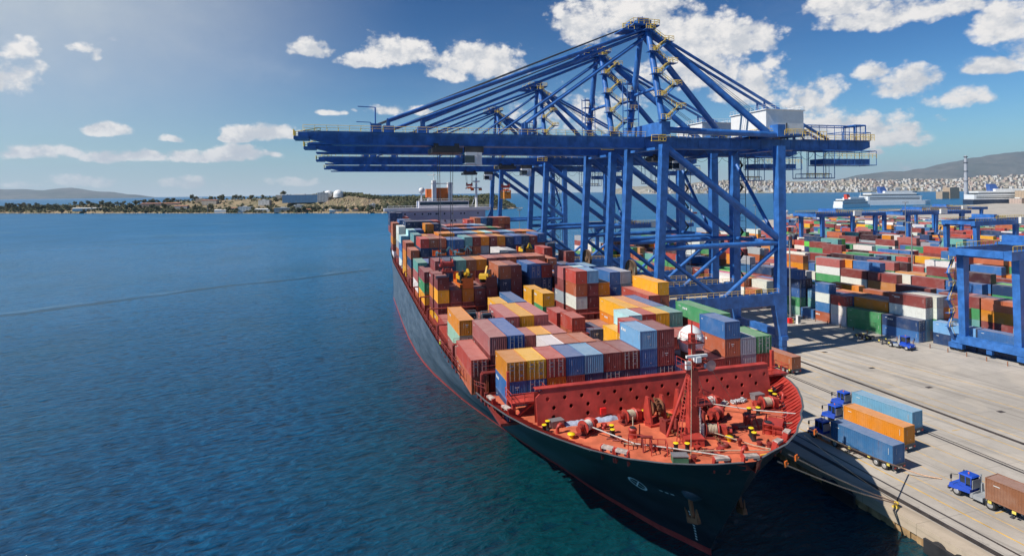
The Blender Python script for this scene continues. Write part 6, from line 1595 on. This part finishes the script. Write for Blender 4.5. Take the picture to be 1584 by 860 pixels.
line('heaving_line', [(46.6, 50.0, 15.2), (BX + .2, BYY, 2.7)], .03, ROPEW, 'thin line from starboard bulwark down to the quay bollard', .3)
for i, (x, y, z) in enumerate(((40.4, 46.4, 15.0), (42.2, 47.0, 15.1), (48.2, 50.8, 15.4))):   # rat guards on the lines
    mb = MB(); mb.box(-.24, .24, -.06, .06, -.28, .28); mb.box(.05, .3, -.16, .16, -.06, .06); o = mb.build('rat_guard', ORNG); o.location = (x + .7, y + .15, z - .5); o.rotation_euler = (0, 0, .4); tag(o, ['orange plate on the lowest mooring line at the bow', 'orange plate on the middle mooring line', 'orange plate on the highest mooring line'][i], 'rat guard', 'orange plates on mooring lines')
# cargo on flat racks between the container stacks
def flat_rack(x, y, z, L, code, label, ends=(True, True)):
    o = thing('flat_rack', label, 'flat rack', (x, y, z), 'open flat racks carrying machines')
    m = {'O': ORNG, 'M': paint('rack_maroon', (.15, .03, .03), .55, var=.2, wear=.4), 'T': paint('rack_rust', (.34, .09, .04), .6, var=.2, wear=.4), 'Y': paint('rack_yellow', (.70, .33, .03), .5, var=.15, wear=.3)}[code]
    mb = MB(); mb.box(-1.22, 1.22, 0, L, .02, .5); mb.build('floor', m, o)
    for k, yy in enumerate((0.0, L - .2)):
        if ends[k]:
            mb = MB(); mb.box(-1.2, 1.2, yy, yy + .14, .5, 2.35); mb.box(-1.22, -1.05, yy - .03, yy + .2, .5, 2.5); mb.box(1.05, 1.22, yy - .03, yy + .2, .5, 2.5); mb.build('end_wall', m, o)
    return o
def excavator(x, y, z, rz, label, body):
    o = thing('excavator', label, 'excavator', (x, y, z), 'excavators carried on flat racks', rz)
    mb = MB()
    for d in (-.85, .85): mb.rings([[(d - .25, -1.6, .35), (d + .25, -1.6, .35), (d + .25, -1.3, 0), (d - .25, -1.3, 0)][::1], [(d - .25, 1.6, .35), (d + .25, 1.6, .35), (d + .25, 1.3, 0), (d - .25, 1.3, 0)]]); mb.box(d - .25, d + .25, -1.5, 1.5, .1, .75)
    mb.build('track', RUBBER, o)
    mb = MB(); mb.box(-1.15, 1.15, -.6, 1.9, .85, 1.7); mb.rings([[(-1.15, 1.0, 1.7), (1.15, 1.0, 1.7), (1.15, 1.9, 1.7), (-1.15, 1.9, 1.7)], [(-1.0, 1.2, 2.1), (1.0, 1.2, 2.1), (1.0, 1.8, 2.1), (-1.0, 1.8, 2.1)]]); mb.build('body', body, o)
    mb = MB(); mb.rings([[(-1.1, -1.2, 1.0), (-.2, -1.2, 1.0), (-.2, .4, 1.0), (-1.1, .4, 1.0)], [(-1.05, -.9, 2.75), (-.25, -.9, 2.75), (-.25, .35, 2.75), (-1.05, .35, 2.75)]]); cb = mb.build('cab', DARK, o)
    mb = MB(); mb.box(-1.12, -1.08, -.7, .2, 1.7, 2.55); mb.box(-1.0, -.3, -1.15, -1.02, 1.6, 2.5); mb.build('cab_window', GLASS, cb)
    mb = MB(); mb.beam((.35, -.6, 1.5), (.35, -1.9, 3.3), .35, .45); mb.beam((.35, -1.9, 3.3), (.35, -3.2, 1.9), .3, .4); mb.build('boom_arm', body, o)
    mb = MB(); mb.rings([[(-.1, -3.5, 1.2), (.8, -3.5, 1.2), (.8, -2.9, 1.0), (-.1, -2.9, 1.0)], [(-.1, -3.2, 1.9), (.8, -3.2, 1.9), (.8, -2.9, 1.9), (-.1, -2.9, 1.9)]]); mb.build('bucket', DARK, o)
    return o
EXY = paint('excavator_yellow', (.72, .42, .03), .4, var=.1, wear=.2); EXB = paint('excavator_teal', (.10, .24, .30), .4, var=.15)
flat_rack(25.15, 124, 20.3, 11.8, 'O', 'orange flat rack carrying the left yellow excavator'); excavator(25.2, 129.6, 20.8, .15, 'yellow and dark excavator on the orange flat rack', EXY)
flat_rack(30.55, 124, 20.3, 11.8, 'M', 'maroon flat rack carrying the right yellow excavator'); excavator(30.5, 129.3, 20.8, 2.6, 'yellow excavator with its tail turned forward on the maroon flat rack', EXY)
flat_rack(24.2, 154.6, 22.65, 10, 'O', 'left orange flat rack far aft with grey excavator'); excavator(25.0, 159, 23.1, 1.4, 'pale grey excavator far aft, left of its twin', EXB)
flat_rack(29.3, 154.6, 22.65, 10, 'O', 'right orange flat rack far aft with grey excavator'); excavator(30.2, 159, 23.1, 1.4, 'pale grey excavator far aft, right of its twin', EXB)
flat_rack(47.9, 149.5, 23.4, 9.5, 'O', 'orange flat rack far aft near the second crane legs'); excavator(47.8, 154, 23.9, .2, 'yellow and black excavator on the flat rack near crane legs', EXY)
flat_rack(58.2, 92.6, 16.6, 6.2, 'Y', 'orange flat rack with pale machinery at starboard side', (True, False))
TANK = paint('machine_cream', (.55, .50, .42), .5, var=.25, wear=.4)
mc = thing('pump_unit', 'cream coloured machine with pipes behind the starboard flat rack end wall', 'machine', (56.9, 97.4, 17.1))
mb = MB(); mb.box(-1, 1.1, -1.4, 1.4, 0, .4); mb.lathe((-.3, -1.1, 1.1), [(.1, 0), (.65, .1), (.65, 2.0), (.1, 2.2)], 14, 'y'); mb.box(.3, 1.0, -.9, .6, .4, 2.1); mb.build('body', TANK, mc)
mb = MB(); mb.path([(-.3, -1.3, 1.2), (-.3, -1.3, 2.3), (.2, -1.0, 2.7), (.8, -.4, 2.4), (.8, 0, 1.6)], .14, 8); mb.path([(.2, .9, .6), (.2, 1.1, 2.0), (-.6, 1.1, 2.4)], .12, 8); mb.build('pipe', GREYM, mc)
def genset(x, y, z, lab, m):
    o = thing('generator_set', lab, 'generator', (x, y, z), 'dark machines between the orange and faded red containers')
    mb = MB(); mb.box(-.9, .9, -.7, .7, .1, 1.9); mb.box(-.8, .8, -.6, .6, 1.9, 2.1); mb.build('housing', m, o)
    mb = MB()
    for a in (-1, 1):
        for b in (-.8, .8): mb.tube((a, b, 0), (a, b, 2.4), .07, 5)
    for b in (-.8, .8): mb.tube((-1, b, 2.4), (1, b, 2.4), .07, 5)
    mb.path([(.5, -.8, .4), (.9, -1.1, 1.0), (.4, -1.2, 1.6)], .1, 6); mb.build('frame', GREYM, o)
DKB = paint('machine_dark_blue', (.02, .05, .08), .4, var=.2)
for i, (x, y, m) in enumerate(((21.4, 103.0, DKB), (24.0, 101.6, DKB), (22.2, 98.6, DARK), (24.2, 97.2, DARK))):
    genset(x, y, 16.0 + (1.3 if i < 2 else .6), ['tall dark blue machine farther back beside the faded red roofs', 'tall dark blue machine nearer the faded red roofs', 'open black machine frame behind the orange container', 'small black machine frame nearest the faded red container'][i], m)

# ------------------------------------------------------------------ people (tiny in the picture)
SKIN = paint('skin', (.42, .24, .17), .6); HIVIS = paint('hi_vis', (.80, .18, .03), .7); HIVY = paint('hi_vis_lime', (.55, .72, .05), .7); TROU = paint('work_trousers', (.03, .04, .08), .8); HAIR = paint('hair_dark', (.03, .02, .015), .7)
def person(x, y, z, rz, label, vest, seated=False):
    """one skinned body; vest, trousers and helmet follow it"""
    if seated: J = [(0, 0, .45), (0, 0, .70), (0, .0, .92), (0, 0, 1.02), (0, .02, 1.16), (-.19, 0, .90), (-.24, .10, .66), (-.14, .34, .62), (.19, 0, .90), (.24, .10, .66), (.14, .34, .62), (-.10, .40, .46), (-.10, .44, .05), (-.10, .56, .03), (.10, .40, .46), (.10, .44, .05), (.10, .56, .03)]
    else: J = [(0, 0, .95), (0, 0, 1.2), (0, 0, 1.42), (0, 0, 1.53), (0, .02, 1.66), (-.19, 0, 1.41), (-.25, .02, 1.13), (-.24, .14, .9), (.19, 0, 1.41), (.25, .02, 1.13), (.24, .14, .9), (-.10, .05, .5), (-.11, 0, .07), (-.11, .13, .04), (.10, -.03, .5), (.11, -.08, .07), (.11, .05, .04)]
    Rr = [.14, .135, .14, .06, .105, .065, .05, .042, .065, .05, .042, .085, .055, .05, .085, .055, .05]
    E_ = [(0, 1), (1, 2), (2, 3), (3, 4), (2, 5), (5, 6), (6, 7), (2, 8), (8, 9), (9, 10), (0, 11), (11, 12), (12, 13), (0, 14), (14, 15), (15, 16)]
    me = bpy.data.meshes.new('body'); me.from_pydata(J, E_, []); o = bpy.data.objects.new('person', me); COL.objects.link(o); me.materials.append(SKIN)
    sk = o.modifiers.new('skin', 'SKIN')
    for i, r_ in enumerate(Rr): me.skin_vertices[0].data[i].radius = (r_, r_ * (.8 if i < 3 else 1))
    me.skin_vertices[0].data[0].use_root = True
    o.modifiers.new('sub', 'SUBSURF').levels = 1; o.modifiers['sub'].render_levels = 1
    o.location = (x, y, z); o.rotation_euler = (0, 0, rz); tag(o, label, 'person')
    b = J[0]; mb = MB(); mb.lathe((0, 0, b[2]), [(.165, -.05), (.175, .2), (.20, .42), (.12, .52)], 12); mb.build('vest', vest, o)
    mb = MB()
    for k, (h, kn, ft) in enumerate(((0, 11, 12), (0, 14, 15))):
        mb.tube(Vector(J[0]) + Vector((-.08 if k == 0 else .08, 0, .02)), J[kn], .105, 8, .10); mb.tube(J[kn], J[ft], .10, 8, .075)
    mb.build('trousers', TROU, o)
    hd = J[4]; mb = MB(); mb.lathe((hd[0], hd[1], hd[2] + .03), [(.155, 0), (.13, .03), (.12, .09), (.06, .14), (.01, .15)], 12); mb.build('helmet', WHITE, o)
    return o
person(15.9, 104.5, 12.82, 2.4, 'person in lime hi-vis vest walking the port side deck', HIVY)

# ------------------------------------------------------------------ terminal tractors and trailers
TYRE = RUBBER; RIM = paint('rim_grey', (.45, .45, .46), .4, metal=.4, var=.1); CHASS = paint('chassis_grey', (.34, .36, .38), .5, var=.2, wear=.3); TRAIL = paint('trailer_dark', (.05, .055, .07), .55, var=.3, wear=.4)
REDL = paint('lamp_red', (.5, .02, .02), .3); WARN = paint('warning_yellow', (.75, .62, .12), .5)
def wheel(par, x, y, r, w_):
    mb = MB(); mb.lathe((x - w_ / 2, y, r), [(r * .58, 0), (r * .92, 0), (r, w_ * .15), (r, w_ * .85), (r * .92, w_), (r * .58, w_)], 18, 'x'); t_ = mb.build('wheel', TYRE, par)
    mb = MB(); mb.lathe((x - w_ / 2 + .03, y, r), [(r * .12, -.07), (r * .42, -.06), (r * .6, -.04), (r * .6, w_ - .02), (r * .42, w_), (r * .12, w_ + .01)], 14, 'x'); mb.build('rim', RIM, t_)
def tractor(x, y, rz, label, driver=True):
    """nose towards +y"""
    o = thing('terminal_tractor', label, 'terminal tractor', (x, y, 2.2), 'blue terminal tractors', rz)
    mb = MB(); mb.box(-.45, .45, -2.7, 2.0, .62, .92); mb.box(-1.15, -.5, -1.2, .2, .5, 1.0); mb.box(.5, 1.1, -1.3, .0, .5, 1.05); mb.box(-1.2, 1.2, -.15, -.03, .55, 1.15); mb.build('chassis', CHASS, o)
    mb = MB(); mb.rings([[(-.62, -2.6, .93), (.62, -2.6, .93), (.62, -1.4, .93), (-.62, -1.4, .93)], [(-.5, -2.4, 1.16), (.5, -2.4, 1.16), (.5, -1.6, 1.16), (-.5, -1.6, 1.16)]]); mb.build('fifth_wheel', paint('grease_blue', (.03, .10, .30), .4, var=.3), o)
    mb = MB()
    mb.rings([[(-1.22, 2.65, .72), (1.0, 2.65, .72), (1.0, .15, .95), (-1.22, .15, .95)][::-1], [(-1.2, 2.5, 1.35), (.95, 2.5, 1.35), (.98, .15, 1.55), (-1.22, .15, 1.55)][::-1]])
    bn = mb.build('bonnet', TRUCKB, o)
    mb = MB(); mb.box(-1.2, 1.0, 2.55, 2.75, .45, .8); mb.build('bumper', DARK, bn)
    for d in (-.9, .72):
        mb = MB(); mb.lathe((d, 2.56, 1.05), [(.16, 0), (.13, .05)], 10, 'y'); mb.build('headlight', LAMPG, bn)
    # cab: posts, roof, windows
    mb = MB(); x0, x1, y0, y1, zt = -1.22, .35, -.02, 1.35, 2.95
    mb.box(x0, x1, y0, y1, 1.5, 1.75); mb.box(x0, x1, y0, y0 + .08, 1.75, 2.1)
    for (a, b) in ((x0, y0), (x1 - .09, y0), (x0, y1 - .09), (x1 - .09, y1 - .09)): mb.box(a, a + .09, b, b + .09, 1.75, zt)
    mb.rings([[(x0 - .06, y0 - .12, zt), (x1 + .06, y0 - .12, zt), (x1 + .06, y1 + .12, zt), (x0 - .06, y1 + .12, zt)], [(x0 + .08, y0, zt + .16), (x1 - .08, y0, zt + .16), (x1 - .08, y1, zt + .16), (x0 + .08, y1, zt + .16)]])
    mb.box(x0, x0 + .05, y0 + .62, y0 + .72, 1.75, zt); mb.box(x0 + .01, x0 + .06, y0 + .7, y1, 1.6, 2.0)
    cb = mb.build('cab', TRUCKB, o)
    mb = MB(); mb.box(x0 + .02, x0 + .05, y0 + .1, y1 - .1, 2.0, zt - .02); mb.box(x1 - .06, x1 - .03, y0 + .1, y1 - .1, 1.8, zt - .02); mb.box(x0 + .1, x1 - .1, y1 - .05, y1 - .02, 1.78, zt - .02); mb.build('window', GLASS, cb)
    mb = MB(); mb.box(x0 + .3, x1 - .2, y0 + .1, y0 + .5, 1.75, 2.4); mb.build('seat', DARK, cb)
    for xx in (-1.28, .42):
        mb = MB(); s_ = -1 if xx < 0 else 1
        mb.tube((xx, 1.45, 2.8), (xx + s_ * .45, 2.0, 2.75), .03, 5); mb.tube((xx + s_ * .45, 2.0, 2.8), (xx + s_ * .45, 2.0, 1.7), .03, 5); mb.box(xx + s_ * .45 - .13, xx + s_ * .45 + .13, 1.96, 2.06, 2.15, 2.65)
        mb.build('mirror', DARK, cb)
    mb = MB(); mb.tube((.6, -.1, 1.0), (.6, -.1, 3.2), .11, 8); mb.box(.45, .8, -.3, .1, 1.0, 2.1); mb.box(-1.2, .3, -.16, -.1, 1.6, 2.7); mb.build('exhaust_stack', CHASS, o)
    mb = MB(); mb.lathe((-.5, .65, zt + .17), [(.09, 0), (.09, .14), (.03, .18)], 8); mb.build('beacon', ORNG, cb)
    for a in (-1.0, .85): wheel(o, a, 1.75, .52, .32)
    for a in (-1.0, -.62, .62, 1.0): wheel(o, a, -2.0, .54, .3)
    return o
def trailer(x, y, rz, L, label, skirts=True):
    """y = rear end, runs to +y"""
    o = thing('skeletal_trailer', label, 'trailer', (x, y, 2.2), 'container trailers', rz)
    mb = MB()
    for d in (-.45, .45): mb.box(d - .1, d + .1, .1, L + .1, .85, 1.18)
    for k in range(7): yy = .2 + k * (L - .4) / 6; mb.box(-1.2, 1.2, yy - .1, yy + .1, 1.0, 1.2)
    mb.box(-1.22, 1.22, -.15, .1, .55, 1.2); mb.build('frame', TRAIL, o)
    for yy in (1.3, 2.5):
        for d in (-1.0, -.66, .66, 1.0): wheel(o, d, yy, .5, .28)
    mb = MB()
    for d in (-.7, .7): mb.box(d - .08, d + .08, L - 2.6, L - 2.44, .15, .9); mb.box(d - .2, d + .2, L - 2.7, L - 2.34, .05, .15)
    mb.build('landing_leg', TRAIL, o)
    for yy in (.6, 3.4, L - 3.0, L - .5):
        mb = MB(); mb.box(-1.33, -1.27, yy - .2, yy + .2, .85, 1.18); mb.build('marker_plate', WARN, o); mb = MB(); mb.box(1.27, 1.33, yy - .2, yy + .2, .85, 1.18); mb.build('marker_plate', WARN, o)
    mb = MB(); mb.box(-1.1, -.8, -.19, -.15, .7, .85); mb.box(.8, 1.1, -.19, -.15, .7, .85); mb.build('rear_lamp', REDL, o)
    mb = MB(); mb.box(-.3, .3, -.2, -.155, .62, .8); mb.build('number_plate', WHITE, o)
    return o
TR = R(6.5)
def rig(x, y, code, names, L=9.7, rz=TR):
    d = Vector((-math.sin(rz), math.cos(rz)))
    trailer(x, y, rz, L, names[0])
    h = Vector((math.cos(rz), math.sin(rz)))
    c = container(x - 1.25 * h.x, y - 1.25 * h.y, 2.2 + 1.215, L, 2.62, 2.5, code, names[1], 'containers on trucks', False, rz, name='shipping_container')
    q = Vector((x, y)) + d * (L + 1.55)
    tractor(q.x, q.y, rz, names[2])
rig(72.9, 61.2, 'B', ('trailer under the blue container nearest the quay edge', 'blue container on the truck nearest the quay edge, half shaded', 'blue tractor pulling the blue container, in the shadow of the bow'), 9.4)
rig(80.0, 65.4, 'O', ('trailer under the orange container', 'orange container on the middle truck of three', 'blue tractor pulling the orange container'), 9.7)
rig(86.6, 69.4, 'L', ('trailer under the light blue container', 'light blue container on the truck farthest from the quay edge', 'blue tractor pulling the light blue container'), 10.2)
rig(77.0, 40.4, 'K', ('trailer under the rust red container at the right', 'brown red container on the truck at the right edge', 'blue tractor pulling the rust red container, with open space behind its cab'), 11.0, R(6))
rig(90.9, 99.6, 'T', ('trailer half hidden behind the ship bow containers', 'rust orange container on a trailer just past the starboard bow', 'tractor hidden behind the ship containers on starboard side'), 11, R(4))
q = Vector((77.0, 40.4)) + Vector((-math.sin(R(6)), math.cos(R(6)))) * 12.6
person(q.x - .45, q.y + .1, 2.2 + 1.55, R(6), 'person in orange vest driving the tractor at the right', HIVIS, True)
# empty skeletal trailer with a tractor heading the other way by the yard
p = yl(-8.6, 8.5); trailer(p[0], p[1], YROT + math.pi, 9.5, 'empty dark skeletal trailer before the yard stacks') .location = (*yl(-8.6, 10.0)[:2], 2.2)
p = yl(-8.6, -1.2); tractor(p[0], p[1], YROT + math.pi, 'blue tractor with an empty trailer by the yard stacks')

for k, (ly, c, lab) in enumerate(((-20.8, 'N', 'navy blue container lowest under the near yard gantry, right stack'), (-20.8, 'B', 'blue container on top under the near yard gantry, right stack'), (-10.9, 'N', 'navy blue container lowest under the near yard gantry, left stack'), (-10.9, 'L', 'light blue container on top under the near yard gantry, left stack'))):
    ycont(3.4, ly, k % 2, 9.5, c, lab)
# ------------------------------------------------------------------ yard fence, lamp posts, kiosk
fp = [yl(-2.2, ly) for ly in range(-44, 100, 4)]
f = thing('yard_fence', 'low fence of thin posts along the quay side of the yard', 'fence', fp[0])
mb = MB()
for a, b in zip(fp[:-1], fp[1:]):
    for zz in (.45, .85): mb.tube((a[0], a[1], 2.2 + zz), (b[0], b[1], 2.2 + zz), .035, 4)
mb.build('wire', GREYM, f, fp[0])
for a in fp[::1]:
    mb = MB(); mb.box(a[0] - .07, a[0] + .07, a[1] - .07, a[1] + .07, 2.2, 3.2); mb.build('post', RUST, f, fp[0])
def lamp_mast(x, y, z, h, label):
    o = thing('light_mast', label, 'light mast', (x, y, z), 'floodlight masts of the terminal')
    mb = MB(); mb.tube((0, 0, 0), (0, 0, h), .3, 8, .14); mb.lathe((0, 0, 0), [(.6, 0), (.6, .5)], 8); mb.build('pole', GREYM, o)
    mb = MB(); mb.lathe((0, 0, h - .6), [(.2, 0), (1.1, .1), (1.1, .3), (.2, .35)], 10)
    for k in range(6): a = k * math.pi / 3; mb.box(1.1 * math.cos(a) - .25, 1.1 * math.cos(a) + .25, 1.1 * math.sin(a) - .25, 1.1 * math.sin(a) + .25, h - .5, h - .05)
    mb.build('lamp_head', GREYM, o)
lamp_mast(*yl(-9.5, 30.5), 26, 'tall grey light mast beside the five high blue and green stack')
lamp_mast(290, 238, 2.2, 32, 'light mast among the yard stacks under the far gantries')
lamp_mast(244, 300, 2.2, 30, 'light mast left of the far gantries by the water')
lamp_mast(183, 148, 2.2, 28, 'light mast between maroon stacks left of the near gantry')
lamp_mast(90, 300, 2.2, 30, 'light mast between the legs of the second crane')
kx = yl(-9.2, 28.0)
o = thing('control_box', 'white switch cabinet at the foot of the yard light mast', 'cabinet', kx)
mb = MB(); mb.box(-.5, .5, -.4, .4, .15, 2.4); mb.box(-.6, .6, -.5, .5, 0, .15); mb.box(-.55, .55, -.45, .45, 2.4, 2.48); mb.build('body', WHITE, o)
mb = MB(); mb.box(-.42, .42, -.43, -.4, .3, 2.2); mb.build('door', GREYM, o)
o = thing('fire_box', 'small red and yellow fire box left of the white cabinet', 'fire box', yl(-10.8, 29.6))
mb = MB(); mb.box(-.6, .6, -.5, .5, .1, 1.5); mb.build('body', MATS['signal_red'], o); mb = MB(); mb.box(.62, 1.1, -.4, .4, .1, 1.2); mb.build('yellow_bin', YEL, o)

# ------------------------------------------------------------------ harbour beyond the yard: mole, ferries, boats
mb = MB(); mb.prism([(496, 560), (640, 640), (640, 655), (490, 600)], -6, 3.0); tag(mb.build('harbour_mole', CONC), kind='structure')
o = thing('mole_hut', 'small white control hut with a lookout top on the mole', 'hut', (524, 590, 3.0))
mb = MB(); mb.box(-12, 18, -4, 4, 0, 5.5); mb.build('wall', WHITE, o); mb = MB(); mb.box(-2, 2, -2, 2, 5.5, 10); mb.lathe((0, 0, 10), [(3.4, 0), (3.8, 2.2), (3.2, 2.6)], 10); mb.build('lookout', WHITE, o)
def ferry(x, y, rz, s, label, hullm, stripe=False):
    o = thing('ferry', label, 'ferry', (x, y, 0), 'white ferries in the harbour', rz); o.scale = (s, s, s)
    def deckp(L0, L1, w_, z0, z1, nose): return [[(-L0, -w_, z0), (L1 - nose, -w_, z0), (L1, 0, z0), (L1 - nose, w_, z0), (-L0, w_, z0)], [(-L0, -w_, z1), (L1 - nose, -w_, z1), (L1 + 1.5, 0, z1), (L1 - nose, w_, z1), (-L0, w_, z1)]]
    mb = MB(); mb.rings(deckp(70, 78, 13, -2, 9, 22)); mb.build('hull', hullm, o)
    mb = MB(); mb.rings(deckp(68, 60, 12.6, 9.01, 18, 12)); mb.rings(deckp(60, 46, 12, 18.01, 24, 8)); mb.rings(deckp(30, 40, 11, 24.01, 28, 6)); mb.build('superstructure', WHITE, o)
    mb = MB()
    for z in (11, 14, 19.5): mb.box(-64, 44, -12.75, 12.75, z, z + 1.3)
    mb.box(30, 40.5, -11.1, 11.1, 25.6, 27); mb.build('window_band', GLASS, o)
    mb = MB(); mb.rings([[(-34, -5, 24), (-18, -5, 24), (-18, 5, 24), (-34, 5, 24)], [(-36, -4, 37), (-25, -4, 37), (-25, 4, 37), (-36, 4, 37)]]); mb.build('funnel', MATS['funnel_red'] if stripe and 'funnel_red' in MATS else (paint('funnel_red', (.55, .06, .04), .5) if stripe else paint('funnel_blue', (.05, .12, .35), .5)), o)
    mb = MB(); mb.tube((34, 0, 28), (34, 0, 42), .5, 6, .2); mb.box(32, 36, -3, 3, 33, 33.6); mb.build('mast', WHITE, o)
    return o
HDK = paint('ferry_dark_hull', (.03, .045, .08), .4)
ferry(1330, 1120, R(-10), 1.25, 'long white ferry moored across the harbour basin', WHITE)
ferry(1560, 1010, R(-20), 1.35, 'white ferry with a dark hull right of the long white one', HDK)
ferry(1900, 1120, R(160), 1.5, 'large white cruise ferry farther right beyond the yard', WHITE)
ferry(1080, 1010, R(12), .8, 'small white ferry with red funnel at the left of the harbour basin', WHITE, True)
ferry(1190, 640, R(120), .72, 'white ship with an orange lifeboat moored behind the yard', WHITE)
o = thing('power_station', 'square brownish power station hall in the far harbour', 'building', (2200, 1620, 3))
mb = MB(); mb.box(-24, 24, -14, 14, -3, 40); mb.build('boiler_hall', BW[3], o); mb = MB(); mb.box(-60, -24.5, -12, 12, -3, 24); mb.build('turbine_hall', BW[3], o)
o = thing('chimney', 'tall slim grey chimney rising above the far town', 'chimney', (2080, 1480, 3))
mb = MB(); mb.tube((0, 0, -3), (0, 0, 150), 6.5, 14, 4.2); mb.build('stack', paint('chimney_grey', (.40, .40, .42), .8), o)
mb = MB()
for z in (60, 95, 125, 145): mb.lathe((0, 0, z), [(6.6, 0), (6.9, 1.0), (6.5, 2)], 14)
mb.build('ring_platform', DARK, o)
for i in range(46):                                                      # sheds and blocks round the basin
    x = rnd.uniform(1500, 3600); y = rnd.uniform(1150, 1900) if x < 2200 else rnd.uniform(1300, 2100)
    if y > 1090 + (x - 1750) * .36 + 20 and x > 1750: y = 1090 + (x - 1750) * .33 - rnd.uniform(10, 200)
    if x < 1750: y = 830 + (x - 1000) * .34 - rnd.uniform(20, 120)
    building('harbour_building', 'pale block among the sheds behind the harbour basin', x, y, 2.2, rnd.uniform(20, 70), rnd.uniform(15, 30), rnd.uniform(8, 32), BW[i % 5], R(rnd.uniform(-20, 20)), None, 'blocks behind the harbour basin')
def small_boat(x, y, rz, s, label, hullm):
    o = thing('work_boat', label, 'boat', (x, y, 0), None, rz); o.scale = (s, s, s)
    mb = MB(); mb.rings([[(-6, -1.6, -.4), (3, -1.6, -.4), (6, 0, -.2), (3, 1.6, -.4), (-6, 1.6, -.4)], [(-6.2, -2.1, 1.2), (3.5, -2.1, 1.4), (7.4, 0, 2.0), (3.5, 2.1, 1.4), (-6.2, 2.1, 1.2)]]); mb.build('hull', hullm, o)
    mb = MB(); mb.box(-2.5, 1.6, -1.4, 1.4, 1.3, 3.6); mb.build('wheelhouse', WHITE, o)
    mb = MB(); mb.box(-1.5, 1.7, -1.46, 1.46, 2.6, 3.3); mb.build('window', GLASS, o)
    mb = MB(); mb.tube((-.5, 0, 3.6), (-.5, 0, 6.2), .08, 5); mb.build('mast', WHITE, o)
small_boat(590, 900, R(150), 2.2, 'small tug crossing the blue water seen between crane legs', paint('tug_hull', (.25, .05, .04), .5))
small_boat(900, 1500, R(190), 2.0, 'white boat far out to the right of the tug', WHITE)
small_boat(-110, 8600, R(20), 5.0, 'tiny ship on the horizon just right of the white domed tanks', HDK)
small_boat(205, 9000, R(0), 5.0, 'tiny ship on the horizon above the quarry, farther right than its twin', HDK)

me_o = mass.build('stacked_containers', CONTS)
at_ = me_o.data.color_attributes.new('tint', 'FLOAT_COLOR', 'CORNER')
buf = []
for c, f in zip(tints, mass.f): buf.extend(list(c) * len(f))
at_.data.foreach_set('color', buf)
tag(me_o, kind='stuff')
# ------------------------------------------------------------------ sea air
m, t = newmat('haze_air')
pv = t.n('ShaderNodeVolumePrincipled', {'Color': (0.62, 0.80, 1.0, 1), 'Density': 2.2e-5, 'Anisotropy': 0.2})
t.n('ShaderNodeOutputMaterial', {'Volume': pv.outputs[0]})
mb = MB(); mb.box(-34000, 34000, -34000, 34000, -45, 1500)
tag(mb.build('haze', m), kind='stuff')
